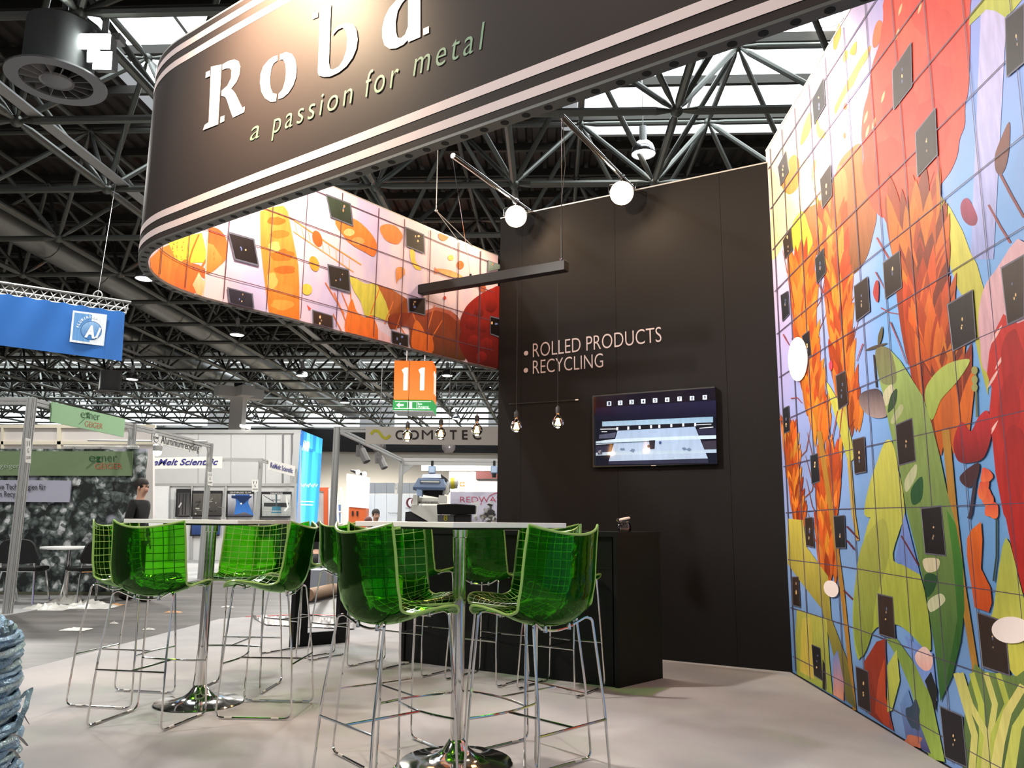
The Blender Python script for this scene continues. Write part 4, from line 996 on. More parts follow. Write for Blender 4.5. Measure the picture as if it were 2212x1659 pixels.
# ================================================================ BLACK BAR
A0, B0, C0 = V((.756, 5.70, 0)), V((-1.974, 7.345, 0)), V((-.885, 6.69, 0))
DR, DLf = V((.375, .376, 0)), V((.431, .36, 0)); BH = 1.058
bd = (B0 - A0).normalized()
bar = thing('bar_counter', 'long black bar counter with an open end frame at its left, before the dark wall', 'counter', (A0 + B0) / 2)
mb = MB(); mb.prism([p + V((0, 0, BH - .035)) for p in (A0 - bd * .004, A0 + DR - bd * .004, B0 + DLf, B0)], (0, 0, .035)); mb.build('counter_top', BLACKG, bar)
mb = MB(); a = A0 + bd * .03 + DR * .03; mb.obox(a + bd * .02, bd * ((C0 - A0).length - .06), DR * .05, (0, 0, BH - .035)); mb.build('front_panel', BLACKG, bar)
mb = MB(); mb.obox(A0, bd * .03, DR, (0, 0, BH - .035)); mb.build('side_panel', BLACKG, bar)
mb = MB(); mb.obox(C0 - bd * .03, bd * .03, DR, (0, 0, BH - .035)); mb.build('side_panel', BLACKG, bar)
mb = MB(); mb.obox(A0 + bd * .05 + DR * .05, bd * ((C0 - A0).length - .1), DR * .6, (0, 0, .03)); mb.build('plinth', BLACKG, bar)
mb = MB(); mb.obox(A0 + bd * .08 + DR * .024 + V((0, 0, .8)), bd * .5, DR * .01, (0, 0, .004)); mb.build('panel_joint', mat('joint_black', srgb(8, 8, 8), .8), bar)
fr = DLf
mb = MB(); mb.obox(B0, fr * .24, -bd * .05, (0, 0, BH - .035)); mb.build('frame_post', BLACKG, bar)
mb = MB(); mb.obox(B0 + fr * .80, fr * .2, -bd * .05, (0, 0, BH - .035)); mb.build('frame_post', BLACKG, bar)
mb = MB(); mb.obox(B0 + fr * .24, fr * .56, -bd * .05, (0, 0, .115)); mb.build('frame_sill', BLACKG, bar)
mb = MB(); mb.obox(B0 + fr * .24 + V((0, 0, BH - .135)), fr * .56, -bd * .05, (0, 0, .1)); mb.build('frame_header', BLACKG, bar)

# jar with a tilted lid on the bar
jp = aty(1349, 1148, 5.98); jp.z = BH
GLASS = clear_glass('jar_glass', (.93, .9, .86)); CREAM = mat('cream_lid', srgb(226, 206, 192), .4)
jar = thing('clip_top_jar', 'small glass clip-top jar with a tilted pale lid standing on the bar', 'jar', jp)
mb = MB(); mb.lathe([(.0001, 0), (.046, 0), (.05, .008), (.05, .045), (.042, .062), (.038, .066), (.038, .074), (.041, .076), (.041, .08), (.035, .08), (.035, .068), (.046, .045), (.046, .01), (.0001, .006)], jp, 24); mb.build('jar_body', GLASS, jar)
mb = MB(); ax = V((-.22, 0, 1)).normalized(); mb.lathe([(.0001, 0), (.038, 0), (.043, .004), (.043, .012), (.036, .018), (.0001, .02)], jp + V((.004, 0, .086)), 24, ax); mb.build('jar_lid', CREAM, jar)
mb = MB(); mb.tube([jp + V((.043 * math.cos(t), .043 * math.sin(t), .071)) for t in [2 * math.pi * i / 20 for i in range(20)]], .0018, 5, closed=True)
mb.build('wire_ring', CHROME, jar)
mb = MB(); mb.tube([jp + V((-.044, 0, .07)), jp + V((-.056, -.004, .08)), jp + V((-.053, 0, .096)), jp + V((-.042, 0, .098))], .002, 5); mb.build('clip', CHROME, jar)
mb = MB(); mb.lathe([(.0001, .008), (.043, .008), (.043, .02), (.03, .024), (.0001, .022)], jp, 18); mb.build('jar_contents', mat('brown_pieces', srgb(150, 120, 104), .7, 0, .4, 90, bump=.5), jar)

# ================================================================ PENDANT BEAM WITH FIVE BULBS
Q0, Q1 = V((-.47, 6.62, 0)), V((.36, 6.05, 0))
# positions: beam parallel to the rear wall, under the ends of the two chrome tubes
def beam_pt(px, py, s0=None): pass
BPL = Pl((-.55, 6.72, 0), WN)     # vertical plane through the beam
bl, br_ = BPL.un(876, 640), BPL.un(1224, 566)
zc = (bl.z + br_.z) / 2; bl.z = br_.z = zc
beam = thing('pendant_beam', 'black square hanging beam carrying five round filament bulbs', 'pendant lamp', V(((bl.x + br_.x) / 2, (bl.y + br_.y) / 2, 0)))
BD = (br_ - bl).normalized(); wdt = V((-BD.y, BD.x, 0)) * .085
mb = MB(); mb.obox(bl - wdt / 2 - V((0, 0, .042)), br_ - bl, wdt, (0, 0, .084)); mb.build('beam', mat('black_beam', srgb(27, 25, 24), .5, 0, .06, spec=.3), beam, bev=.003)
AMBER = clear_glass('amber_bulb_glass', (1.0, .80, .56)); FIL = mat('glowing_filament', (1.0, .62, .22), .4, 0, .02, 4, emit=42)
CABLE = mat('black_cable', srgb(30, 28, 27), .6); FILL = mat('filament_core', (1.0, .52, .16), .4, 0, .02, 4, emit=14)
for bx, by in ((880, 942), (952, 937), (1030, 929), (1115.5, 921), (1205, 912)):
    p = BPL.un(bx, by)
    cabl = MB(); cabl.tube([p + V((0, 0, .125)), V((p.x, p.y, zc - .04))], .0022, 5); cabl.build('cable', CABLE, beam)
    mb = MB(); mb.lathe([(.0001, .135), (.006, .134), (.008, .125), (.016, .12), (.02, .113), (.019, .085), (.021, .075), (.0001, .075)], p, 16); sk = mb.build('lamp_socket', BLACK, beam)
    mb = MB(); mb.lathe([(.013, .076), (.014, .062), (.0001, .062)], p, 12); mb.build('brass_cap', mat('brass', (.72, .48, .2), .25, 1), sk)
    mb = MB(); mb.lathe([(.0135, .062), (.018, .05), (.034, .037), (.045, .017), (.0475, 0), (.044, -.02), (.03, -.038), (.012, -.046), (.0001, -.047)], p, 24); bu = mb.build('bulb', AMBER, beam)
    mb = MB()
    for k in range(8):
        a = k * math.pi / 4; mb.tube([p + V((.006 * math.cos(a), .006 * math.sin(a), .03)), p + V((.021 * math.cos(a), .021 * math.sin(a), -.024))], .0032, 5)
    mb.build('filament', FIL, bu)
    mb = MB(); mb.ball(p + V((0, 0, -.002)), .017, 8, (1, 1, 1.4)); mb.build('filament_core', FILL, bu)
    l = lamp('bulb_light', 'POINT', p - V((0, 0, .055)), 3.2, (1, .6, .28), .03)

# ---- chrome arms with floodlights at the top of the rear wall
def flood_arm(near, far, lampx, label, tilt):
    """tube from the wall top towards us, floodlight clamped near the wall"""
    a, b = near, far
    root = thing('floodlight_arm', label, 'floodlight', b)
    mb = MB(); d = (b - a).normalized(); mb.tube([a, a + (b - a) * .52], .024, 12, caps=False); mb.tube([a + (b - a) * .5, b], .0205, 12); mb.tube([a + d * .002, a + d * .15], .019, 12)
    mb.build('chrome_tube', CHROME, root)
    mb = MB(); mb.lathe([(.018, 0), (.025, 0), (.025, .006), (.018, .006)], a, 16, d); mb.build('tube_end_ring', CHROME, root)
    q = a + (b - a) * lampx
    mb = MB(); mb.tube([q + V((0, 0, .03)), q - V((0, 0, .07))], .008, 6); mb.lathe([(.026, -.012), (.03, -.012), (.03, .012), (.026, .012)], q, 14, d); mb.build('clamp', CHROME, root)
    c = q - V((0, 0, .16)); fw = V(tilt).normalized(); sd_ = fw.cross(V((0, 0, 1))).normalized(); upv = sd_.cross(fw)
    mb = MB(); mb.tube(round_path([c + sd_ * .116, c + sd_ * .116 + V((0, 0, .09)), c - sd_ * .116 + V((0, 0, .09)), c - sd_ * .116], .02), .006, 6); mb.build('yoke', CHROME, root)
    mb = MB(); mb.lathe([(.0001, -.11), (.05, -.11), (.06, -.09), (.066, -.02), (.102, .025), (.107, .03), (.107, .036), (.1, .036), (.1, .028)], c, 20, fw); hd = mb.build('lamp_head', ALU, root)
    mb = MB(); mb.lathe([(.0001, .04), (.06, .038), (.101, .028)], c, 24, fw); mb.build('glowing_lens', mat('halogen_lens', (1, .78, .5), .4, 0, .01, 3, emit=60), hd)
    lamp('floodlight_glow', 'POINT', c + fw * .075, 34, WARM, .05)
    return c, fw
zt = WH + .03
a1 = Pl((0, 0, zt), (0, 0, 1)).un(978, 336); a2 = Pl((0, 0, zt), (0, 0, 1)).un(1213, 250)
def ends(a):   # run back to the wall top
    t = (WR - a).dot(WN) / WN.dot(WN); return a + WN * t
for a, tl, lab in ((a1, (.0, -.9, -.32), 'chrome arm with a glowing floodlight above the left part of the dark wall'), (a2, (-.15, -.9, -.42), 'chrome arm with a glowing floodlight above the right part of the dark wall')):
    b = ends(a) - WN * .02; a.z = b.z = zt; flood_arm(a, b, .80, lab, tl)
# suspension wires of the beam, hung from the arms
mb = MB(); w1 = V((a1.x, a1.y, zt - .02)); 
t1 = bl + BD * ((w1 - bl).dot(BD)); t2 = bl + BD * min((br_ - bl).length - .05, (a2 - bl).dot(BD))
for top, bot in ((w1, t1), (V((a2.x, a2.y, zt - .02)), t2)):
    mb = MB(); mb.tube([top, V((bot.x, bot.y, zc + .07))], .0022, 5); mb.lathe([(.0001, .03), (.012, .03), (.012, 0), (.0001, 0)], V((bot.x, bot.y, zc + .042)), 10)
    mb.build('suspension_wire', CHROME, beam)
mb = MB(); mb.tube([V((a2.x + .01, a2.y, zt)), V((a2.x + .03, a2.y + .02, zt - .4)), V((a2.x + .0, a2.y + .02, zt - .7)), V((t2.x + .01, t2.y, zc + .05))], .003, 5); mb.build('power_cable', CABLE, beam)

# sling ropes of the banner ring
mb = MB(); RB = Pl((-.131, 7.69, 0), (.79, -.61, 0)); k1 = RB.un(942, 455); e1, e2 = V((*inner[-7], ZT)), V((*inner[-5], ZT))
mb.tube([k1, V((k1.x, k1.y, 8.9))], .004, 5); mb.tube([k1, e1], .004, 5); mb.tube([k1, e2], .004, 5); mb.ball(k1, .014, 6)
mb.build('sling_rope', ALU, RING)

# ================================================================ TV ON THE DARK WALL
tvc = [WPL.un(*p, .0) for p in ((1284, 857), (1547.5, 835.5), (1553, 1004), (1285, 1010))]
tw = WD * -1; w0 = .545 * 2; 
ctr = sum(tvc, V()) / 4; TW, THh = (tvc[1] - tvc[0]).length, (tvc[0].z - tvc[3].z + tvc[1].z - tvc[2].z) / 2
tv = thing('television', 'wall-mounted television on the dark wall showing numbered machine footage', 'television', V((ctr.x, ctr.y, ctr.z - THh / 2)))
o = ctr - tw * TW / 2 - V((0, 0, THh / 2)) + WN * .001
mb = MB(); mb.obox(o, tw * TW, WN * .05, (0, 0, THh)); mb.build('casing', BLACK, tv, bev=.003)
SPL = Pl(ctr + WN * .052, WN)
GLOSS = mat('dark_screen_glass', srgb(16, 17, 26), .06, 0, .02, 3)
mb = MB(); mb.obox(ctr - tw * (TW / 2 - .012) - V((0, 0, THh / 2 - .018)) + WN * .05, tw * (TW - .024), WN * .0015, (0, 0, THh - .034)); scr = mb.build('screen', GLOSS, tv)
SCR = print_mat('screen_picture', emit=.5, rough=.08, var=.03)
P = Print(SPL.un, .0005, .0002)
H = lambda pts: S(1260, 820, 7.373, pts)
P.poly(H([(195, 270), (2100, 130), (2130, 1340), (200, 1370)]), (10, 10, 22), (16, 18, 34)); P.poly(H([(195, 450), (2110, 330), (2115, 600), (195, 660)]), (22, 24, 52), (16, 16, 34))
P.poly(H([(300, 670), (2065, 590), (2065, 680), (300, 745)]), (120, 156, 184), (140, 172, 200)); P.poly(H([(300, 750), (2065, 685), (2075, 770), (290, 830)]), (20, 20, 30))
P.poly(H([(545, 815), (1780, 750), (1985, 1255), (405, 1300)]), (140, 166, 200), (156, 178, 204))
P.poly(H([(200, 985), (500, 945), (1870, 890), (2115, 885), (2115, 940), (1050, 975), (200, 1040)]), (176, 200, 220)); P.poly(H([(200, 1165), (430, 1150), (2120, 1110), (2120, 1165), (200, 1210)]), (150, 176, 200), (170, 190, 210))
P.poly(H([(255, 880), (520, 840), (500, 930), (250, 940)]), (70, 76, 100)); P.poly(H([(200, 1060), (460, 1050), (430, 1150), (200, 1160)]), (40, 42, 64)); P.poly(H([(1810, 790), (2110, 770), (2110, 880), (1850, 885)]), (36, 38, 60)); P.poly(H([(1890, 985), (2115, 970), (2118, 1105), (1930, 1115)]), (50, 46, 60))
P.line(H([(200, 1020), (1060, 985)]), 2, (80, 100, 120)); P.poly(H([(1045, 970), (1145, 965), (1135, 1105), (1065, 1110)]), (36, 34, 44)); P.blob(*H([(1040, 1060)])[0], 3, 3.5, (60, 50, 60)); P.blob(*H([(1225, 1005)])[0], 3, 3.6, (60, 80, 120))
for x, y in ((540, 780), (715, 770), (895, 760), (1078, 748), (1210, 742), (1400, 730), (1590, 720), (1780, 715)): P.poly(H([(x - 14, y - 22), (x + 16, y - 24), (x + 18, y + 26), (x - 14, y + 28)]), (196, 214, 230))
for a, b in (((270, 790), (540, 785)), ((290, 830), (380, 830)), ((1790, 720), (2040, 710)), ((1850, 775), (2070, 755))): P.line(H([a, b]), 1.6, (200, 214, 226))
for a in ((620, 1110), (780, 1130), (1610, 1100), (1680, 1110)): P.blob(*H([a])[0], 5, 3, (96, 116, 146), wob=.3)
P.poly(H([(410, 1300), (1985, 1255), (1995, 1330), (400, 1350)]), (40, 42, 62)); P.poly(H([(230, 1120), (300, 1115), (300, 1190), (230, 1195)]), (60, 64, 84)); P.line(H([(280, 1135), (250, 1140), (248, 1165), (276, 1172)]), 1.2, (200, 200, 210))
nums = [(410, 383), (587, 371), (768, 358), (953, 346), (1142, 332), (1335, 321), (1532, 307), (1731, 296), (1934, 283)]
for k, (x, y) in enumerate(nums): P.poly(H([(x - 34, y - 34), (x + 36, y - 38), (x + 36, y + 34), (x - 34, y + 36)]), (196, 214, 232))
for k, (x, y) in enumerate(nums):
    lettering(P.mb, str(k + 1), *(SPL.un(*q, P.o + .0006) for q in H([(x - 13, y + 22), (x + 16, y + 20), (x - 13, y - 24)])), bold=.02, c=srgb(24, 30, 60))
P.mb.build('picture', SCR, scr)
mb = MB(); mb.obox(SPL.un(*H([(1080, 1376)])[0]), tw * .045, WN * .002, (0, 0, .006)); mb.build('maker_plate', ALU, tv)
# slim rail left of the screen
mb = MB(); mb.tube([WPL.un(1100, 873, .02), WPL.un(1244, 864, .02)], .005, 6); rail = mb.build('wall_rail', BLACK, None, 'thin black rail with a white tip on the dark wall left of the television', 'rail')
mb = MB(); mb.tube([WPL.un(1243, 864, .02), WPL.un(1249, 863.5, .02)], .007, 6); mb.build('rail_tip', WHITE, rail)
# ================================================================ HALL FITTINGS
LAMPW = mat('lamp_glow', (1, .97, .92), .4, 0, .01, 3, emit=9)
POLI = mat('polished_reflector', srgb(180, 180, 182), .15, .9, .04)
def high_bay(px, py, w, lab):
    Y = .56 * FPX / w; p = aty(px, py, Y)
    root = thing('high_bay_lamp', lab, 'lamp', p, group='high bay lamps under the hall roof')
    mb = MB(); mb.lathe([(.28, 0), (.285, .01), (.27, .12), (.23, .23), (.16, .30), (.12, .33), (.0001, .335)], p, 20); mb.build('dome', POLI, root)
    mb = MB(); mb.lathe([(.0001, .02), (.268, .018), (.268, .024), (.0001, .026)], p, 20); mb.build('glowing_lens', LAMPW, root)
    mb = MB(); mb.lathe([(.0001, .33), (.085, .33), (.085, .70), (.0001, .70)], p, 14); mb.build('ballast_housing', ALU, root)
    mb = MB(); mb.tube([p + V((0, 0, .7)), V((p.x, p.y, 11.78))], .012, 5); mb.build('hanging_rod', ALU, root)
for px, py, w, lab in ((1390, 334, 56, 'polished bell-shaped hall lamp hanging above the right part of the dark wall'), (312, 603, 40, 'bell-shaped hall lamp peeking out beside the rounded end of the banner ring'),
    (512, 724, 31, 'glowing hall lamp hanging below the middle of the banner ring'), (652, 812, 25, 'hall lamp under the truss left of the white column head'[:60] if False else 'glowing hall lamp right of the white column head'),
    (285, 720 + 100, 25, 'hall lamp below the right corner of the blue banner'), (745, 870, 21, 'small hall lamp left of the orange hall number sign'), (966, 812, 24, 'hall lamp just right of the orange hall number sign'),
    (985, 905, 18, 'small hall lamp above the grey fascia board'), (552, 908, 17, 'small distant hall lamp right of the white column'), (1793, 44, 62, 'glaring hall lamp at the top, between banner ring and fruit mural')):
    high_bay(px, py, w, lab)
def swirl_vent(c, R, lab):
    root = thing('swirl_vent', lab, 'vent', c)
    VW = mat('grey_painted_vent', srgb(150, 150, 150), .5, .1)
    mb = MB(); mb.lathe([(R * .72, 0), (R, 0), (R, .03), (R * .72, .03), (R * .72, 0)], c, 36); mb.build('rim', VW, root)
    mb = MB(); mb.lathe([(.0001, .0), (R * .26, .0), (R * .3, .02), (R * .34, 0), (R * .36, .03), (.0001, .05)], c, 28); mb.build('hub', VW, root)
    for k in range(14):
        a = 2 * math.pi * k / 14; d = V((math.cos(a), math.sin(a), 0)); t = V((-d.y, d.x, 0))
        mb = MB(); mb.obox(c + d * R * .33 + V((0, 0, .0)), d * R * .4, t * .05 + V((0, 0, .13)), t * .008); mb.build('vane', VW, root)
    mb = MB(); mb.lathe([(R * .7, .03), (R * .7, .95), (.0001, .95)], c, 30); mb.build('drum', mat('vent_drum', srgb(112, 114, 114), .6, .2), root)
    mb = MB(); mb.tube([c + V((0, 0, .9)), V((c.x, c.y, 11.78))], .05, 8); mb.build('hanger', ALU, root)
    mb = MB(); mb.lathe([(.0001, .16), (R * .69, .16)], c, 24); mb.build('dark_inside', BLACK, root)
swirl_vent(atz(122, 178, 7.9), .72, 'large round grey swirl vent under the roof at the top left')
c = aty(236, 848, 34); swirl_vent(c, .62, 'distant round swirl vent above the green fascia sign')
# glaring cluster of hall floodlights at the top left
c = atz(206, 112, 8.3); root = thing('flood_cluster', 'glaring white cluster of floodlights beside the large swirl vent', 'floodlight', c - V((0, 0, .3)))
mb = MB(); mb.obox(c + V((-.3, .1, .28)), (.6, 0, 0), (0, .2, 0), (0, 0, .12)); mb.tube([c + V((0, .2, .3)), c + V((0, .2, .9))], .05, 8); mb.build('bracket', ALU, root)
for dx, dz, w, h in ((-.27, .04, .5, .26), (-.02, -.3, .3, .3), (-.12, -.18, .2, .2)):
    mb = MB(); o = c + V((dx, 0, dz)); mb.obox(o, (w, 0, 0), (0, .18, .05), (0, -.02, h)); hd = mb.build('lamp_head', ALU, root)
    mb = MB(); mb.obox(o + V((.01, -.012, .01)), (w - .02, 0, 0), (0, .008, 0), (0, -.02, h - .02)); mb.build('glowing_lens', mat('cold_glare', (.93, 1, .96), .4, 0, .01, 3, emit=30), hd)
lamp('flood_cluster_light', 'SPOT', c + V((.0, -.3, 0)), 500, (.93, 1, .96), .2, c + V((1, -4, -2)), 150)
# ventilation ducts
DUCT = mat('galvanised_duct', srgb(150, 150, 146), .34, .8, .12, 2, stretch=(1, .2, 1))
for px, py, z, r, lab in ((172, 566, 10.0, .52, 'wide silver ventilation duct nearest the left edge, below the dark tubes'), (560, 852, 10.0, .55, 'silver ventilation duct running past the white column head'), (735, 930, 10.0, .5, 'silver ventilation duct behind the orange hall number sign')):
    q = atz(px, py, z); t0 = (7 - q.y) / E2.y; t1 = (66 - q.y) / E2.y
    a, b = q + E2 * t0, q + E2 * t1
    root = thing('air_duct', lab, 'duct', a); n = int((b - a).length / 2.9)
    for k in range(n):
        mb = MB(); p0 = a + (b - a) * (k / n); p1 = a + (b - a) * ((k + 1) / n); mb.tube([p0, p1], r, 20, caps=False)
        mb.tube([p1 - E2 * .04, p1 + E2 * .04], r * 1.03, 20, caps=False); mb.build('duct_section', DUCT, root)
# column with a cross-shaped head
cx = aty(517, 850, 46); cb = V((cx.x, 46, 0))
colm = thing('hall_column', 'white square hall column with a cross-shaped head under the roof', 'column', cb)
CW = mat('white_concrete', srgb(236, 233, 228), .7, 0, .03, 2)
mb = MB(); mb.box(cb + V((0, 0, 4.1)), (.74, .74, 8.2)); mb.build('shaft', CW, colm)
mb = MB(); mb.box(cb + V((0, 0, 8.5)), (2.7, .75, .6), math.radians(40)); mb.build('head_arm', CW, colm); mb = MB(); mb.box(cb + V((0, 0, 8.5)), (2.7, .75, .598), math.radians(130)); mb.build('head_arm', CW, colm)
mb = MB(); mb.box(cb + V((0, 0, 8.92)), (.5, .5, .3)); mb.build('bearing', BLACK, colm)

def pxprism(mb, pts, Y, depth, pl=None):
    P_ = [aty(x, y, Y) if pl is None else pl.un(x, y) for x, y in pts]
    mb.prism(P_, (0, depth, 0) if pl is None else pl.n * -depth); return mb
def pxq(x0, y0, x1, y1): return [(x0, y0), (x1, y0), (x1, y1), (x0, y1)]

# ================================================================ HANGING BLUE BANNER
BP = Pl((-7.87, 16, 0), (1.3, -1.69, 0))
bn = thing('blue_banner', 'blue hanging trade-fair banner with a square white logo panel', 'banner', BP.un(135, 765))
mb = MB(); vs = []; fs = []; NX = 30
for i in range(NX + 1):
    x = -90 + 360 * i / NX; yt = 634 + (675 - 634) * x / 270; yb = 745 + (779 - 745) * (x - 0) / 262
    for j in range(9):
        y = yt + (yb - yt) * j / 8; vs.append(BP.un(x - (j / 8) * 7, y + (2.0 * math.sin(i * 1.9) if j == 0 else 0), .015 * math.sin(i * .9 + j * .5)))
for i in range(NX):
    for j in range(8): a = i * 9 + j; fs.append((a, a + 1, a + 10, a + 9))
mb.add(vs, fs); mb.build('banner_cloth', mat('blue_banner_cloth', srgb(20, 98, 178), .6, 0, .06, 2), bn)
P = Print(BP.un, .022, .001); J = lambda pts: S(0, 580, 5.53, pts)
P.poly(J([(872, 500), (1280, 552), (1240, 925), (830, 875)]), (222, 228, 234)); P.poly(J([(892, 525), (1100, 552), (1070, 880), (860, 850)]), (98, 150, 206))
q = J([(1090, 742)])[0]; P.blob(q[0], q[1], 23, 20.5, (60, 90, 140), n=28); P.blob(q[0], q[1], 21.8, 19.4, (140, 180, 220), (50, 120, 190), n=28)
P.line(J([(1150, 830), (1200, 710)]), 4.5, (232, 236, 240)); P.line(J([(1125, 830), (1150, 815), (1160, 825)]), 3, (232, 236, 240))
lettering(P.mb, 'A', *(BP.un(*q2, P.o + .002) for q2 in J([(1010, 810), (1130, 830), (1040, 668)])), bold=.05, c=srgb(238, 240, 244))
arc = 'ALUMINIUM'
for k, ch in enumerate(arc):
    t = math.radians(200 + 84 * k / 8); ctr_ = J([(1098, 752)])[0]; r_ = 35; x, y = ctr_[0] + r_ * math.cos(t) * .96, ctr_[1] + r_ * math.sin(t) * .92 
    ux, uy = -math.sin(t), math.cos(t); rx_, ry_ = math.cos(t), math.sin(t); w_ = 2.0 if ch != 'I' else .7
    lettering(P.mb, ch, BP.un(x - ux * w_ - rx_ * 3, y - uy * w_ - ry_ * 3, P.o + .002), BP.un(x + ux * w_ - rx_ * 3, y + uy * w_ - ry_ * 3, P.o + .002), BP.un(x - ux * w_ + rx_ * 3, y - uy * w_ + ry_ * 3, P.o + .002), bold=.03, c=srgb(240, 244, 248))
P.mb.build('logo_print', INK, bn)
tr = []
for x, y in ((-90, 596), (283, 653)): tr.append(BP.un(x, y, -.05))
t2 = [BP.un(x, y, -.05) for x, y in ((-90, 622), (272, 677))]; t3 = [p - BP.n * .2 - V((0, 0, .1)) for p in tr]
for a, b in ((tr[0], tr[1]), (t2[0], t2[1]), (t3[0], t3[1])): mb = MB(); mb.tube([a, b], .025, 8); mb.build('truss_chord', ALU, bn)
mb = MB(); n = 18
for k in range(n):
    a = tr[0] + (tr[1] - tr[0]) * (k / n); b = t2[0] + (t2[1] - t2[0]) * ((k + 1) / n); c_ = t2[0] + (t2[1] - t2[0]) * (k / n); d = tr[0] + (tr[1] - tr[0]) * ((k + 1) / n)
    mb.tube([a, b], .010, 5); mb.tube([c_, d], .010, 5)
mb.tube([tr[1] * .985 + tr[0] * .015, t2[1]], .010, 5); mb.build('truss_bracing', ALU, bn, kind='stuff')
k1 = BP.un(211, 640, -.05); mb = MB(); mb.tube([k1 + V((0, 0, .0)), k1 + V((.1, .2, 4.0))], .003, 5)
ringp = [k1 + V((.09 * math.cos(t), 0, .09 * math.sin(t) + .02)) for t in [2 * math.pi * i / 20 for i in range(20)]]; mb.tube(ringp, .012, 6, closed=True); mb.build('hoist_chain', ALU, bn)

# ================================================================ ORANGE HALL NUMBER SIGN
YS = 25.0
cb_ = [aty(x, y, YS) for x, y in ((852, 779), (935, 780), (933.5, 863), (850.5, 862))]
dp = V((.62, 1.15, 0)) 
sg = thing('hall_number_sign', 'glowing orange box sign with the number 11 over a green exit sign', 'sign', cb_[3] - V((0, 0, .36)))
ORG = mat('orange_lightbox', srgb(246, 116, 30), .5, 0, .05, 1.2, emit=.85); GRN = mat('green_exit_lightbox', srgb(22, 140, 62), .5, 0, .03, 3, emit=.7); WEM = mat('white_lit_print', (.96, .96, .94), .5, 0, .01, 3, emit=1.0)
W_, H_ = cb_[1] - cb_[0], cb_[0] - cb_[3]
mb = MB(); mb.obox(cb_[3], W_, V((.0, 1.2, 0)), H_); mb.build('orange_box', ORG, sg)
mb = MB(); mb.obox(cb_[3] - V((.02, .02, .36)), W_ + V((.04, 0, 0)), V((0, 1.24, 0)), V((0, 0, .33))); mb.build('exit_box', GRN, sg)
mb = MB(); mb.obox(cb_[3] - V((.02, .02, .39)), W_ + V((.04, 0, 0)), V((0, 1.24, 0)), V((0, 0, .025))); mb.build('base_plate', ALU, sg)
FP = Pl(cb_[3], (0, -1, 0)); SP2 = Pl(cb_[3] + W_, (1, 0, 0))
for x0, x1 in ((868, 881), (904, 917)):
    mb = MB(); 
    pts = [(x0, 799), (x0 + 7, 794), (x1 + .5, 794), (x1 - 1, 843), (x1 - 10, 843), (x1 - 9, 806), (x0 + 4, 808)]
    mb.prism([FP.un(x, y, .012) for x, y in pts], (0, .008, 0)); mb.build('number_digit', WEM, sg)
for y0 in (.2, .62):
    o = cb_[3] + W_ + V((.004, y0, .25)); mb = MB(); mb.prism([o + V((0, a * .4, b * .75)) for a, b in ((0, .8), (.35, 1), (.75, 1), (.75, 0), (.35, 0), (.35, .72))], (.006, 0, 0)); mb.build('number_digit', WEM, sg)
FX = Pl(cb_[3] - V((0, .02, 0)), (0, -1, 0)); mb = MB()
for pts in ([(853, 867), (931, 867), (931, 868.2), (853, 868.2)], [(852, 881.5), (929, 882.5), (929, 883.5), (852, 882.7)], [(880, 868), (881, 868), (881, 883), (880, 883)], [(900, 868), (901, 868), (901, 883), (900, 883)],
            [(856, 875), (863, 869.5), (863, 873), (872, 873), (872, 877), (863, 877), (863, 880.5)], [(884, 868.5), (890, 868.5), (890, 882), (884, 882)]):
    P_ = [FX.un(x, y, .006) for x, y in pts]; mb.prism(P_, (0, .004, 0))
px_text(mb, FX, 'Exit', (903, 874.5), (912, 874.7), (903, 870), off=.008); px_text(mb, FX, 'Ausgang', (903, 880.5), (926, 881), (903, 876), off=.008)
mb.build('exit_print', WEM, sg, kind='stuff')
for k in (-.3, .3):
    mb = MB(); b0 = cb_[0] + W_ * .5 + V((k, .6, 0)); mb.tube([b0, V((b0.x, b0.y, 9))], .02, 6); mb.build('hanger_rod', ALU, sg)

# ================================================================ NEIGHBOURING STANDS, LEFT
FX_ = [V((-5.95, 9.66, 0)), V((-5.92, 12.25, 0)), V((-5.88, 15.36, 0)), V((-6.03, 19.0, 0)), V((-6.24, 22.85, 0))]
ZP = 2.58
stand = []
def post(p, parent, h=ZP, nm='post'):
    mb = MB(); mb.box(p + V((0, 0, h / 2)), (.085, .085, h))
    for sx in (-1, 1): mb.box(p + V((sx * .024, -.045, h / 2)), (.012, .008, h)); mb.box(p + V((.045, sx * .024, h / 2)), (.008, .012, h))
    return mb.build(nm, ALU, parent)
def beam_(a, b, parent, w=.05, h=.085, nm='rail'):
    d = (b - a).normalized(); s_ = V((-d.y, d.x, 0)) * w; mb = MB()
    mb.obox(a - s_ / 2 - V((0, 0, h)), b - a, s_, (0, 0, h * .45)); mb.obox(a - s_ / 2 - V((0, 0, h * .45)), b - a, s_ * .8, (0, 0, h * .1)); mb.obox(a - s_ / 2 - V((0, 0, h * .36)), b - a, s_, (0, 0, h * .36)); return mb.build(nm, ALU, parent)
up = V((0, 0, ZP))
fr1 = thing('exhibition_booth', 'aluminium post and rail frame of the green-banded stand at the left edge', 'booth', FX_[0])
post(FX_[0], fr1); post(FX_[1], fr1); beam_(FX_[0] + up, FX_[1] + up, fr1); beam_(FX_[0] + up + V((-4, 0, 0)), FX_[0] + up, fr1)
fr2 = thing('exhibition_booth', 'aluminium post and rail frame behind the walking man, between green and white signs', 'booth', FX_[1]); post(FX_[2], fr2); beam_(FX_[1] + up, FX_[2] + up, fr2)
fr3 = thing('exhibition_booth', 'aluminium frame with two blue-lettered fascia boards in the left background', 'booth', FX_[3]); post(FX_[3], fr3); post(FX_[4], fr3); beam_(FX_[3] + up, FX_[4] + up, fr3); beam_(FX_[3] + up + V((-3.3, 0, 0)), FX_[3] + up, fr3)
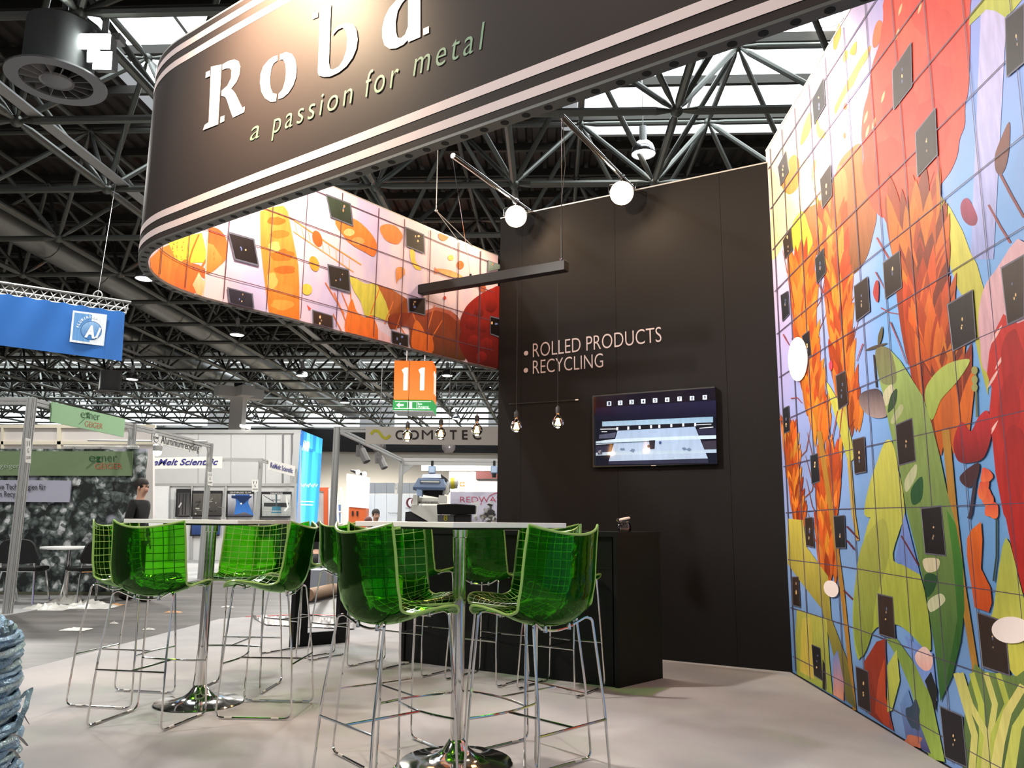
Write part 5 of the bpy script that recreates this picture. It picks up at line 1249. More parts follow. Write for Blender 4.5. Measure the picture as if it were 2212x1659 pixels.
for p, parent in ((FX_[1], fr1), (FX_[2], fr2), (FX_[3], fr3)):
    mb = MB(); mb.prism([p + V((.0, -.045, ZP - .09)), p + V((0, -.045, ZP - .25)), p + V((0, -.2, ZP - .09))], (.02, 0, 0)); mb.build('corner_bracket', ALU, parent)
SX = Pl((-5.89, 0, 0), (1, 0, 0)); SX3 = Pl(FX_[3] + V((.06, 0, 0)), ((FX_[4] - FX_[3]).y, -(FX_[4] - FX_[3]).x, 0))
def signboard(label, pl, quad, m, name='fascia_sign'):
    mb = MB(); pxprism(mb, quad, 0, .02, pl); return mb.build(name, m, None, label, 'sign')
SG = mat('sage_sign_board', srgb(150, 190, 146), .6, 0, .02); DG, RG = mat('dark_green_ink', srgb(28, 84, 44), .5), mat('orange_red_ink', srgb(206, 84, 48), .5)
NAVY, WS = mat('navy_ink', srgb(42, 44, 120), .5), mat('white_sign_board', srgb(224, 222, 216), .55, 0, .02); DK = mat('dark_ink', srgb(52, 54, 62), .6)
s1 = signboard('sage green fascia sign with dark green and orange lettering', SX, [(114, 868), (271, 905), (267, 944), (110, 911)], SG)
def exgei(pl, par, e, g, sl, xx):
    mb = MB(); px_text(mb, pl, 'e', (e[0], e[1]), (e[0] + (e[2] - e[0]) * .21, e[1] + (e[3] - e[1]) * .21), (e[0], e[4]), off=.006, bold=-.012); k = .46
    px_text(mb, pl, 'ner', (e[0] + (e[2] - e[0]) * k, e[1] + (e[3] - e[1]) * k), (e[2], e[3]), (e[0] + (e[2] - e[0]) * k, e[4] + (e[3] - e[1]) * k), off=.006, bold=-.012)
    Q = Print(pl.un, .006, .0002); x0, y0 = xx
    w = (e[2] - e[0]) * .26; h = e[1] - e[4]; sl_ = (e[3] - e[1]) / (e[2] - e[0])
    mb.build('green_lettering', DG, par)
    for pts in ([(x0 + w, y0 + sl_ * w), (x0 + w * 1.12, y0 + sl_ * w), sl, (sl[0] - 1.5, sl[1])], [(x0, y0), (x0 + w * .14, y0), (x0 + w * 1.1, y0 + h + sl_ * w), (x0 + w * .95, y0 + h + sl_ * w)], [(x0 + w * .3, y0), (x0 + w * .95, y0), (x0 + w * .62, y0 + h * .45)], [(x0 + w * .3, y0 + h), (x0 + w * .95, y0 + h), (x0 + w * .62, y0 + h * .55)]): Q.poly(pts, (28, 84, 44))
    Q.mb.build('cross_mark', INK, par)
    mb = MB(); px_text(mb, pl, 'GEIGER', (g[0], g[1]), (g[2], g[3]), (g[0], g[4]), off=.006, bold=-.014); mb.build('orange_lettering', RG, par)
exgei(SX, s1, (175, 902, 216, 909, 890), (184, 921, 222, 927, 909), (171, 917), (184, 891))
s2 = signboard('white fascia sign with a round emblem and dark grey lettering', SX, [(330, 926), (437, 955.5), (434, 981), (329, 956)], WS)
mb = MB(); px_text(mb, SX, 'Aluminiumrecycling', (348, 957), (430, 976), (349, 940), off=.006); mb.build('sign_lettering', DK, s2)
Q = Print(SX.un, .005, .0002); Q.blob(338, 945, 6, 11, (120, 126, 138)); Q.blob(338, 945, 5, 9.6, (224, 222, 216)); Q.poly([(332, 941), (344, 944.5), (344, 949.5), (332, 946)], (224, 222, 216)); Q.mb.build('emblem', INK, s2)
mb = MB(); px_text(mb, SX, 'KMF', (332.6, 946.4), (343.4, 949.2), (332.6, 941.5), off=.009, bold=.02); mb.build('emblem_lettering', DK, s2)
P19 = PY(18.9)
s3 = signboard('wide white fascia sign with slanted navy lettering, facing us', P19, [(310, 989), (480, 986), (479, 1011.5), (309, 1013)], WS)
mb = MB(); px_text(mb, P19, 'ReMelt Scientific', (316, 1005), (471, 1004), (317, 991.5), off=.006, shear=.3, bold=.025); mb.build('sign_lettering', NAVY, s3)
mb = MB(); mb.lathe([(.0001, .03), (.09, .03), (.09, 0)], P19.un(302, 1002), 18, (0, -1, 0)); mb.build('spot_disc', CHROME, s3)
s4 = signboard('narrow white fascia sign with navy lettering beside the blue lightbox', SX3, [(582, 993), (638, 1007), (636, 1029), (580, 1015)], WS)
mb = MB(); px_text(mb, SX3, 'ReMelt Scientific', (584, 1009.5), (633, 1022), (584, 998), off=.006, shear=.2, bold=.02); mb.build('sign_lettering', NAVY, s4)
for i, (pl, q, lab) in enumerate(((SX, (56, 946, 67, 999), 'white stand-number tag on the post at the left edge'), (SX, (449, 1019, 459, 1048), 'white stand-number tag on the second post from the left'), (SX3, (544, 1036, 558, 1062), 'white stand-number tag on the post before the machine posters'))):
    x0, y0, x1, y1 = q; pl2 = Pl(pl.p + pl.n * .06, pl.n) if i < 2 else PY(18.94)
    mb = MB(); mb.prism([pl2.un(x, y) for x, y in ((x0, y0), (x1, y0 + (2 if i < 2 else 0)), (x1, y1 + (2 if i < 2 else 0)), (x0, y1))], pl2.n * -.01); t = mb.build('stand_number_tag', WS, None, lab, 'tag')
    h = (y1 - y0); w = x1 - x0; mb = MB()
    for st, f0, f1, a, b in (('11', .33, .12, .25, .75), ('G', .6, .42, .36, .64), ('50/08', .86, .74, .12, .9)): px_text(mb, pl2, st, (x0 + w * a, y0 + h * f0), (x0 + w * b, y0 + h * f0), (x0 + w * a, y0 + h * f1), off=.004)
    mb.build('tag_lettering', DK, t)
# green-banded back wall with the scrap-metal photograph
Pw = PY(11.95); ew = thing('stand_wall', 'stand wall with a dark green band above a black and white photograph of metal chips', 'wall', Pw.un(140, 1292))
mb = MB(); mb.obox(Pw.un(-190, 1292) + V((0, .02, 0)), Pw.un(286, 1292) - Pw.un(-190, 1292), (0, .06, 0), (0, 0, 2.2)); 
def chips():
    m, nt, b = _nt('metal_chips_photo'); N = nt.nodes; L = nt.links; tc = N.new('ShaderNodeTexCoord')
    n0 = N.new('ShaderNodeTexNoise'); n0.inputs['Scale'].default_value = 7; n0.inputs['Detail'].default_value = 5; L.new(tc.outputs['Object'], n0.inputs[0])
    ad = N.new('ShaderNodeVectorMath'); ad.operation = 'MULTIPLY_ADD'; L.new(n0.outputs['Color'], ad.inputs[0]); ad.inputs[1].default_value = (.13, .13, .13); L.new(tc.outputs['Object'], ad.inputs[2])
    val = None
    for sc_, wgt in ((5.0, .42), (11.0, .34)):
        v = N.new('ShaderNodeTexVoronoi'); v.inputs['Scale'].default_value = sc_; L.new(ad.outputs[0], v.inputs['Vector'])
        bw_ = N.new('ShaderNodeRGBToBW'); L.new(v.outputs['Color'], bw_.inputs[0]); m1 = N.new('ShaderNodeMath'); m1.operation = 'MULTIPLY_ADD'; L.new(v.outputs['Distance'], m1.inputs[0]); m1.inputs[1].default_value = -.9; L.new(bw_.outputs[0], m1.inputs[2])
        m2 = N.new('ShaderNodeMath'); m2.operation = 'MULTIPLY_ADD'; L.new(m1.outputs[0], m2.inputs[0]); m2.inputs[1].default_value = wgt
        if val is None: m2.inputs[2].default_value = .12
        else: L.new(val, m2.inputs[2])
        val = m2.outputs[0]
    n1 = N.new('ShaderNodeTexNoise'); n1.inputs['Scale'].default_value = 16; n1.inputs['Detail'].default_value = 4; L.new(ad.outputs[0], n1.inputs[0])
    mu = N.new('ShaderNodeMath'); mu.operation = 'MULTIPLY_ADD'; L.new(n1.outputs['Fac'], mu.inputs[0]); mu.inputs[1].default_value = .5; L.new(val, mu.inputs[2])
    r = N.new('ShaderNodeValToRGB'); e = r.color_ramp.elements; e.new(.5); e.new(.6)
    for k, (q, c_) in enumerate(((.26, (22, 28, 26)), (.42, (74, 84, 82)), (.56, (122, 132, 130)), (.72, (226, 228, 230)))): e[k].position = q; e[k].color = (*srgb(*c_), 1)
    L.new(mu.outputs[0], r.inputs[0])
    n2 = N.new('ShaderNodeTexNoise'); n2.inputs['Scale'].default_value = 1.1; L.new(tc.outputs['Object'], n2.inputs[0]); g = N.new('ShaderNodeValToRGB'); g.color_ramp.elements[0].position = .6; g.color_ramp.elements[1].position = .63; L.new(n2.outputs['Fac'], g.inputs[0])
    mx = N.new('ShaderNodeMix'); mx.data_type = 'RGBA'; L.new(g.outputs[0], mx.inputs[0]); L.new(r.outputs[0], mx.inputs[6]); mx.inputs[7].default_value = (*srgb(186, 186, 204), 1); L.new(mx.outputs[2], b.inputs['Base Color']); b.inputs['Roughness'].default_value = .5; return m
mb.build('photo_panel', chips(), ew)
mb = MB(); pxprism(mb, [(-190, 974), (286, 975), (284, 1028), (-192, 1027)], 11.93, .05); mb.build('green_band', mat('dark_sage_band', srgb(122, 144, 106), .6, 0, .03), ew)
mb = MB(); mb.obox(Pw.un(-190, 1292) - V((0, .01, 0)), Pw.un(286, 1292) - Pw.un(-190, 1292), (0, .03, 0), (0, 0, .09)); mb.build('skirting', mat('olive_skirting', srgb(92, 92, 74), .6), ew)
P93 = PY(11.92); mb = MB(); px_text(mb, P93, 'exner-geiger.de', (-46, 1010.5), (62, 1011), (-46, 1000), off=.004); mb.build('web_lettering', mat('pale_ink', srgb(176, 190, 170), .6), ew)
exgei(P93, ew, (192, 997, 252, 997, 985), (205, 1013, 263, 1013, 1001), (186, 1012), (202, 986))
mb = MB(); pxprism(mb, [(-10, 1037), (154, 1038), (150, 1085), (-10, 1084)], 11.9, .03); tp = mb.build('text_panel', mat('pale_lilac_panel', srgb(184, 184, 202), .5, 0, .05, 4), ew)
P88 = PY(11.88); mb = MB(); px_text(mb, P88, 've Technologien für', (-3, 1057), (99, 1057.5), (-3, 1045), off=.006, bold=.012); px_text(mb, P88, 's Recycling.', (0, 1072.5), (57.5, 1073), (0, 1061), off=.006, bold=.012); mb.build('panel_lettering', DK, tp)
# cream boarded wall high behind the first stand
CRW = mat('cream_boards', srgb(206, 200, 196), .6, 0, .03, 2); CRT = mat('cream_trim', srgb(214, 206, 186), .6)
cw = thing('boarded_wall', 'cream boarded wall with trims rising behind the green-banded stand', 'wall', aty(60, 1128, 17))
for x0, x1 in ((-140, 2), (8, 123), (133, 330)): mb = MB(); pxprism(mb, pxq(x0, 923, x1, 1128), 17.05, .1); mb.build('board_panel', CRW, cw)
for q in ((-140, 917, 335, 924), (-140, 953, 335, 960), (123, 924, 131, 1128), (2, 924, 7, 1128)): mb = MB(); pxprism(mb, pxq(*q), 17.0, .06); mb.build('board_trim', CRT, cw)
# tall white system wall behind, blue lightbox at its end
tw_ = thing('panel_wall', 'tall white panelled wall behind the machine posters', 'wall', aty(500, 1128, 23.1))
xs = [318, 428, 499, 574, 611, 630, 650]
for x0, x1 in zip(xs, xs[1:]): mb = MB(); pxprism(mb, [(x0 + .5, 937), (x1 - .5, 937), (x1 - .5 - 1, 1240), (x0 + .5 - 1, 1240)], 23.1, .06); mb.build('wall_panel', PANEL, tw_)
for x in (611, 630): mb = MB(); pxprism(mb, [(x - 1.5, 928), (x + 1.5, 928), (x, 1128), (x - 3, 1128)], 23.06, .04); mb.build('dark_strip', mat('grey_strip', srgb(120, 120, 120), .5), tw_)
mb = MB(); pxprism(mb, pxq(318, 928, 650, 936), 23.05, .1); mb.build('top_rail', ALU, tw_)
mb = MB(); q = aty(518, 922, 23); mb.obox(q, (.28, 0, -.06), (0, .1, 0), (0, 0, .08)); mb.build('wall_spot', LAMPW, tw_)
LX = Pl((-6.2, 23.1, 0), ((25.8 - 23.1), .04, 0))
lb = thing('blue_lightbox', 'tall glowing blue lightbox column with white lettering', 'lightbox', LX.un(665, 1240))
lq = [(650, 929), (697, 948), (680, 1218), (630, 1236)]
mb = MB(); mb.prism([LX.un(x, y) for x, y in lq], LX.n * -.2); mb.build('casing', ALU, lb)
LBM = print_mat('lit_blue_print', emit=.9, var=.02); Q = Print(LX.un, .006, .0005)
def lq_at(s, t): a = [lq[0][i] + (lq[1][i] - lq[0][i]) * s for i in (0, 1)]; b = [lq[3][i] + (lq[2][i] - lq[3][i]) * s for i in (0, 1)]; return (a[0] + (b[0] - a[0]) * t, a[1] + (b[1] - a[1]) * t)
colr = [(30, 110, 190), (40, 150, 230), (110, 220, 255), (60, 180, 240), (30, 140, 236), (60, 190, 250), (44, 160, 244), (30, 120, 220)]
for k in range(7):
    s0, s1 = k / 7, (k + 1) / 7
    Q.poly([lq_at(s0, 0), lq_at(s1, 0), lq_at(s1, .12), lq_at(s0, .12)], tuple(int(v * .8) for v in colr[k]), colr[k]); Q.poly([lq_at(s0, .12), lq_at(s1, .12), lq_at(s1, 1), lq_at(s0, 1)], colr[k], colr[k + 1], vec=(1, 0))
for t in range(4): x = 650 + t * 10; Q.line([(x - 4, 1052 + t * .3), (x, 1044), (x + 3, 1051), (x + 6, 1046)], 1.8, (236, 240, 244))
Q.line([(646, 1083), (678, 1084)], 2.2, (226, 244, 255)); Q.line([(646, 1090), (676, 1091)], 2.2, (226, 244, 255))
lettering(Q.mb, 'AMP', LX.un(653, 971, .012), LX.un(668.5, 975, .012), LX.un(654, 950, .012), bold=.05, c=(.95, .97, 1)); lettering(Q.mb, 'nova', LX.un(668, 975.5, .012), LX.un(676, 977, .012), LX.un(668, 969, .012), c=srgb(20, 50, 110))
Q.mb.build('lit_print', LBM, lb)
# lower white walls with machine posters
pw = thing('poster_wall', 'low white stand wall hung with machine posters', 'wall', aty(500, 1240, 22.3))
for x0, x1 in ((366, 415), (416, 488), (489, 560), (561, 640)): mb = MB(); pxprism(mb, [(x0 + .4, 1050), (x1 - .4, 1050), (x1 - 3, 1235), (x0 - 3, 1235)], 22.4, .05); mb.build('wall_panel', PANEL, pw)
mb = MB(); pxprism(mb, pxq(312, 1044, 640, 1050), 22.35, .1); mb.build('top_rail', ALU, pw)
for x0, x1 in ((312, 364),): mb = MB(); pxprism(mb, [(x0, 1050), (x1, 1050), (x1 - 4, 1235), (x0 - 4, 1235)], 21.9, .05); mb.build('wall_panel', mat('bright_wall_panel', srgb(222, 222, 222), .5), pw)
for x in (365, 415, 488, 560, 638): mb = MB(); pxprism(mb, [(x - 2, 1046), (x + 2, 1046), (x - 1, 1235), (x - 5, 1235)], 22.33, .06); mb.build('wall_upright', ALU, pw)
P22 = PY(22.3)
def poster(q, lab, title, draw, ti=None):
    x0, y0, x1, y1 = q; mb = MB(); pxprism(mb, [(x0, y0), (x1, y0), (x1 - 3, y1), (x0 - 3, y1)], 22.32, .012); o = mb.build('machine_poster', mat('poster_black', srgb(22, 22, 24), .4), None, lab, 'poster')
    Q = Print(P22.un, .014, .001); draw(Q); Q.mb.build('poster_print', INK, o)
    if title:
        mb = MB()
        for k, t in enumerate(title):
            w = len(t) * 2.7; cx_ = (x0 + x1) / 2; px_text(mb, P22, t, (cx_ - w / 2, y0 + 5.4 + k * 5), (cx_ + w / 2, y0 + 5.4 + k * 5), (cx_ - w / 2, y0 + 2.0 + k * 5), off=.03)
        mb.build('poster_title', WS, o)
def dr1(Q):
    Q.poly(pxq(384, 1064, 410, 1114), (60, 60, 62), (90, 86, 84)); 
    for x in (388, 396, 402): Q.line([(x, 1066), (x - 2, 1112)], 2.4, (40, 40, 42)); Q.line([(386, 1096), (392, 1086)], 3, (190, 190, 190))
def dr2(Q):
    Q.poly(pxq(417, 1066, 479, 1113), (92, 88, 82), (60, 58, 56))
    for _ in range(16): x, y = random.uniform(420, 474), random.uniform(1068, 1110); Q.line([(x, y), (x + random.uniform(-12, 14), y + random.uniform(-4, 6))], random.uniform(1, 3), random.choice([(180, 178, 170), (40, 40, 40), (130, 126, 118)]))
def dr3(Q):
    Q.poly(pxq(492, 1067, 547, 1115), (196, 196, 204), (70, 70, 84)); Q.poly([(508, 1068), (540, 1068), (536, 1086), (548, 1114), (528, 1106), (506, 1112), (510, 1086)], (40, 84, 150), (60, 120, 200)); Q.poly([(500, 1070), (545, 1072), (538, 1078), (524, 1090), (512, 1078), (500, 1076)], (24, 44, 84)); Q.blob(521, 1088, 2, 2, (230, 234, 240))
def dr4(Q):
    Q.poly(pxq(566, 1068, 628, 1115), (206, 206, 204), (150, 154, 150)); Q.line([(569, 1070), (592, 1084)], 1.4, (50, 60, 66)); Q.poly([(570, 1086), (625, 1086), (623, 1096), (570, 1094)], (54, 56, 56)); Q.line([(597, 1066), (597, 1100)], 3.4, (70, 84, 90)); Q.line([(586, 1080), (606, 1080)], 1.4, (70, 84, 90))
    Q.poly([(588, 1094), (606, 1094), (608, 1108), (586, 1108)], (64, 120, 140)); Q.line([(566, 1104), (628, 1104)], 2, (186, 188, 184)); Q.line([(618, 1070), (622, 1096), (614, 1104)], 4, (226, 226, 222))
poster((381, 1056, 412, 1117), 'dark machine poster farthest left on the low white wall', None, dr1)
poster((415, 1060, 481, 1116), 'machine poster with pipes, behind the second post', ['DRYER'], dr2)
poster((490, 1060, 549, 1117), 'poster with a blue machine on the low white wall', ['CENTRIFUGES TO MP'], dr3)
poster((564, 1062, 630, 1118), 'poster with a grey machine hall, nearest the blue lightbox', ['THERMOFUGE'], dr4)
poster((413, 1121, 477, 1158), 'black headed poster low on the wall, over the left table edge', ['DRYER WITH', 'COOLING HOOD'], lambda Q: Q.poly(pxq(414, 1134, 475, 1155), (60, 84, 140), (40, 60, 110)))
poster((561, 1123, 627, 1160), 'black headed poster low on the wall, above the green stool back', ['COMPACT CHIP', 'SYSTEM'], lambda Q: Q.poly(pxq(562, 1136, 624, 1157), (24, 24, 26)))
# track light with three spots over the green band, one glaring lamp further back
c = aty(340, 976, 14.5); root = thing('track_lamp', 'glaring warm lamp hanging behind the white fascia sign', 'lamp', c - V((0, 0, .1)))
mb = MB(); mb.ball(c, .075, 10); mb.build('glowing_globe', mat('warm_glow_lens', (1, .9, .7), .4, 0, .01, 3, emit=22), root); mb = MB(); mb.lathe([(.08, .0), (.09, .1), (.03, .16), (.0001, .17)], c + V((0, 0, .01)), 14); mb.build('shade', ALU, root); mb = MB(); mb.tube([c + V((-1.3, 0, .2)), c + V((.9, 0, .2))], .02, 6); mb.build('track_rail', ALU, root)
root = thing('track_lamp', 'light track with three small spots above the dark green band', 'lamp', aty(200, 968, 12.1))
mb = MB(); mb.tube([aty(138, 964, 12.1), aty(300, 965, 12.1)], .018, 6); mb.build('track_rail', WS, root)
for x in (159, 216, 271): mb = MB(); q = aty(x, 970, 12.1); mb.tube([q + V((.02, 0, .05)), q + V((-.03, 0, -.03))], [.012, .035], 8); mb.build('spot_head', ALU, root)
# booth carpet, table and chairs at the left
mb = MB(); mb.prism([V((x, y, -.01)) for x, y in ((-11, 9.55), (-5.84, 9.45), (-5.8, 12.3), (-5.95, 23), (-11, 23))], (0, 0, .012)); mb.build('booth_carpet', mat('light_booth_carpet', srgb(150, 150, 150), .95, 0, .06, 5), None, 'grey carpet under the stands in the left background', 'carpet')
tb = V((-6.08, 11.1, 0)); t_ = thing('round_table', 'small white table on one chrome leg between black chairs', 'table', tb)
mb = MB(); mb.lathe([(.0001, .70), (.36, .70), (.365, .715), (.36, .73), (.0001, .73)], tb, 28); mb.build('table_top', WHITE, t_); mb = MB(); mb.lathe([(.2, 0), (.2, .012), (.03, .03), (.028, .70)], tb, 16); mb.build('pedestal', CHROME, t_)
SEATB = mat('black_upholstery', srgb(24, 24, 26), .85, 0, .1, 40)
def visitor_chair(p, rz, lab):
    root = thing('visitor_chair', lab, 'chair', p, rz, 'black chairs at the small white table')
    mb = MB(); mb.box((0, 0, .45), (.46, .43, .05)); mb.build('seat', SEATB, root, local=True, bev=.02)
    mb = MB(); pts = [(-.23, .0), (.23, 0), (.23, .16), (.19, .26), (.1, .3), (-.1, .3), (-.19, .26), (-.23, .16)]; mb.prism([V((x, -.24 - z * .2, .53 + z)) for x, z in catmull(pts, 2)], (0, .035, .01)); mb.build('backrest', SEATB, root, local=True)
    for sx in (-1, 1):
        mb = MB(); mb.tube([(sx * .2, -.22, .62), (sx * .21, -.19, .43)], .012, 6); mb.build('back_support', CHROME, root, local=True)
        for y in (-1, 1): mb = MB(); mb.tube([(sx * .2, y * .17, .42), (sx * .25, y * .24, 0)], .012, 6); mb.build('leg', CHROME, root, local=True)
    mb = MB(); mb.tube([(-.2, -.17, .42), (.2, -.17, .42), (.2, .17, .42), (-.2, .17, .42)], .011, 6, closed=True); mb.build('seat_frame', CHROME, root, local=True)
visitor_chair(V((-6.52, 10.85, 0)), .12, 'black chair left of the small white table, its back towards us'); visitor_chair(V((-5.70, 10.95, 0)), .95, 'black chair right of the small white table, half behind the green stool'); visitor_chair(V((-7.05, 11.0, 0)), -.5, 'black chair at the left edge, mostly behind the aluminium post')
# ================================================================ NEIGHBOURING STAND, RIGHT OF THE LIGHTBOX
G1_, G2_ = V((-2.76, 12.38, 0)), V((-2.58, 18.5, 0))
fr4 = thing('exhibition_booth', 'aluminium frame carrying the grey board with spaced black lettering', 'booth', G1_)
post(G1_, fr4); post(G2_, fr4); zz = V((0, 0, ZP))
beam_(G1_ + zz, G1_ + zz + V((3.2, 0, 0)), fr4); beam_(G1_ + zz, G2_ + zz, fr4); beam_(G2_ + zz, G2_ + zz + V((4.2, 0, 0)), fr4, h=.16)
mb = MB(); mb.prism([G2_ + V((.04, -.02, ZP - .16)), G2_ + V((.04, -.02, ZP - .4)), G2_ + V((.3, -.02, ZP - .16))], (0, .03, 0)); mb.build('corner_bracket', ALU, fr4)
P12 = PY(12.3)
s5 = signboard('long pale fascia board with spaced black capitals behind the filament bulbs', P12, [(790, 922), (1085, 921), (1084, 962), (789, 959)], mat('pale_sign_board', srgb(206, 198, 190), .55, 0, .02))
mb = MB(); INKB = mat('brown_black_ink', srgb(44, 32, 28), .55)
for ch, x in (('C', 863), ('O', 894), ('M', 923), ('E', 953), ('T', 979), ('E', 1004), ('C', 1030)):
    w = {'M': 12, 'O': 11, 'T': 7.5, 'E': 6}.get(ch, 9); px_text(mb, P12, ch, (x - w, 949), (x + w, 949), (x - w, 929), off=.006, bold=(0 if ch == 'M' else .02))
mb.build('sign_lettering', INKB, s5)
Q = Print(P12.un, .005, .0005); Q.line(catmull([(801, 938), (808, 931), (817, 932), (826, 943), (834, 947), (843, 940)], 4, closed=False), 6, (196, 190, 60)); Q.mb.build('wave_mark', INK, s5)
# spotlights under the side beam
for (x, y), Y, lab in (((787, 985), 14.2, 'grey tilted spotlight hanging under the receding frame beam, nearer of two'), ((826, 1000), 16.2, 'grey tilted spotlight hanging under the receding frame beam, farther of two')):
    c = aty(x, y, Y); root = thing('stand_spotlight', lab, 'spotlight', c); GREYP = mat('grey_paint', srgb(118, 116, 116), .45, .2)
    mb = MB(); ax = V((.45, -.2, -.85)).normalized(); mb.lathe([(.0001, -.14), (.07, -.14), (.075, .12), (.068, .125), (.0001, .1)], c, 8, ax); mb.build('spot_head', GREYP, root)
    mb = MB(); mb.tube([c, c - ax * .1 + V((-.06, 0, .14))], .014, 6); mb.build('bracket', GREYP, root)
    mb = MB(); mb.obox(c + V((-.16, .03, .0)), (.1, 0, 0), (0, .16, 0), (0, 0, .2)); mb.build('ballast_box', GREYP, root)
for x, lab in ((819, 'dark round hall loudspeaker seen below the pale fascia board, left one'), (969, 'dark round hall loudspeaker seen below the pale fascia board, right one')):
    c = aty(x, 968, 30); mb = MB(); mb.lathe([(.0001, -.18), (.16, -.16), (.24, -.04), (.26, .05), (.22, .22), (.0001, .24)], c, 18); mb.tube([c + V((0, 0, .2)), V((c.x, c.y, 11.78))], .015, 5); mb.build('dome_loudspeaker', mat('smoky_plastic', srgb(66, 62, 62), .3), None, lab, 'loudspeaker')
# white lit kiosk with orange base
kp = aty(770, 1128, 20); ki = thing('display_column', 'bright white display column with an orange base and two lamps on top', 'column', aty(770, 1215, 20))
mb = MB(); pxprism(mb, [(749, 1023), (792, 1030), (789, 1098), (747, 1094)], 20, .5); mb.build('white_panel', mat('bright_white_print', srgb(250, 250, 248), .5, 0, .01, 3, emit=.45), ki)
mb = MB(); pxprism(mb, [(754, 1094), (790, 1098), (788, 1215), (750, 1215)], 20.02, .45); ob_ = mb.build('orange_base', mat('orange_panel', srgb(214, 100, 48), .5), ki)
for x in (760, 770): mb = MB(); pxprism(mb, pxq(x, 1104, x + 3.5, 1114), 19.99, .02); mb.build('dark_slot', BLACK, ki)
for x, y in ((771, 1020), (785, 1024)):
    mb = MB(); q = aty(x, y, 19.9); mb.tube([q + V((-.16, 0, .04)), q], [.02, .05], 8); mb.build('lamp_arm', BLACK, ki); mb = MB(); mb.ball(q + V((.03, -.02, 0)), .06, 8); mb.build('glowing_lamp', LAMPW, ki)
# sorting machine
MBLU, MGRY, MCRM = mat('machine_blue_grey', srgb(138, 156, 186), .45, 0, .03), mat('machine_dark_blue', srgb(66, 82, 110), .5), mat('machine_cream', srgb(206, 204, 196), .5, 0, .03)
T7 = lambda pts: S(740, 960, 5.53, pts)
YM = 16.0; mc = thing('sorting_machine', 'blue-grey and cream sorting machine behind the front table, right of the frame post', 'machine', aty(930, 1240, YM))
def mpart(name, pts, y, d, m, par=None): mb = MB(); pxprism(mb, T7(pts), y, d); return mb.build(name, m, par or mc, smooth=False)
mpart('hood', [(905, 400), (1205, 410), (1230, 545), (840, 512)][:2] + [(1225, 515), (840, 510)], YM, 1.0, MBLU); mpart('hood_skirt', [(840, 510), (1225, 515), (1220, 545), (842, 543)], YM - .02, 1.0, MGRY)
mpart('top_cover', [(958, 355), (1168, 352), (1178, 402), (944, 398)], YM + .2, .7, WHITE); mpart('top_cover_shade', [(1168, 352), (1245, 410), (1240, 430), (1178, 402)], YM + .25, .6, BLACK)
o = mpart('hood_window', [(922, 425), (1165, 428), (1165, 462), (922, 458)], YM - .02, .03, MGRY); mpart('window_pane', [(932, 433), (1156, 436), (1156, 456), (932, 452)], YM - .03, .02, MCRM, o)
mpart('belt_mouth', [(950, 548), (1195, 552), (1190, 640), (960, 600)], YM + .3, .5, BLACK); mpart('control_unit', [(884, 535), (945, 545), (945, 620), (884, 610)], YM - .1, .3, MBLU)
mpart('cheek_left', [(845, 600), (890, 605), (880, 725), (825, 725)], YM - .2, .4, MCRM); mpart('cheek_right', [(1150, 605), (1225, 612), (1228, 700), (1140, 700)], YM - .2, .4, MCRM)
mpart('roller_deck', [(890, 635), (1145, 640), (1140, 710), (880, 705)], YM, .3, MCRM)
for k in range(18): mpart('roller', [(890 + k * 14, 682), (896 + k * 14, 682), (894 + k * 14, 702), (888 + k * 14, 702)], YM - .02, .03, BLACK)
mpart('lower_body', [(820, 728), (1135, 728), (1135, 930), (1040, 930), (815, 800)], YM - .25, 1.0, MCRM); mpart('dark_chute', [(750, 808), (820, 800), (1000, 905), (1010, 935), (745, 935)], YM - .1, .8, BLACK); mpart('base_frame', [(840, 930), (1130, 930), (1130, 1560), (840, 1560)], YM, .6, mat('machine_base', srgb(90, 90, 92), .5))
for par, pts in ((mc, 0),): 
    mb = MB(); c = aty(*T7([(1318, 465)])[0], YM + .1); mb.lathe([(.0001, -.09), (.1, -.085), (.11, .08), (.0001, .12)], c, 14, (1, .1, .1)); mo = mb.build('wrapped_motor', mat('plastic_wrap', srgb(206, 204, 200), .2, 0, .2, 14, bump=.6), mc); mb = MB(); mb.lathe([(.112, -.05), (.118, 0), (.115, .03)], c, 14, (1, .1, .1)); mb.build('yellow_band', mat('yellow_print', srgb(206, 190, 50), .5), mo)
    mpart('motor_arm', [(1215, 490), (1275, 470), (1280, 560), (1245, 600), (1200, 590)], YM + .1, .2, MCRM)
# sensor boxes hanging from the far beam
for (x0, x1), lab in (((926, 941), 'small blue-white sensor box hanging from the frame beam above the sorting machine'), ((1059, 1076), 'small blue-white sensor box hanging beside the edge of the dark wall')):
    c = aty((x0 + x1) / 2, 1015, 17.5); root = thing('sensor_box', lab, 'sensor', c - V((0, 0, .1))); mb = MB(); mb.box(c, (.155, .1, .17)); mb.build('casing', MBLU, root, bev=.01); mb = MB(); mb.box(c - V((0, .055, 0)), (.12, .01, .12)); mb.build('front_plate', mat('pale_blue_plate', srgb(186, 206, 230), .4), root); mb = MB(); mb.tube([c + V((0, 0, .08)), c + V((0, 0, .2))], .03, 8); mb.tube([c - V((0, 0, .08)), c - V((0, 0, .17))], .05, 8); mb.build('bracket', BLACK, root)
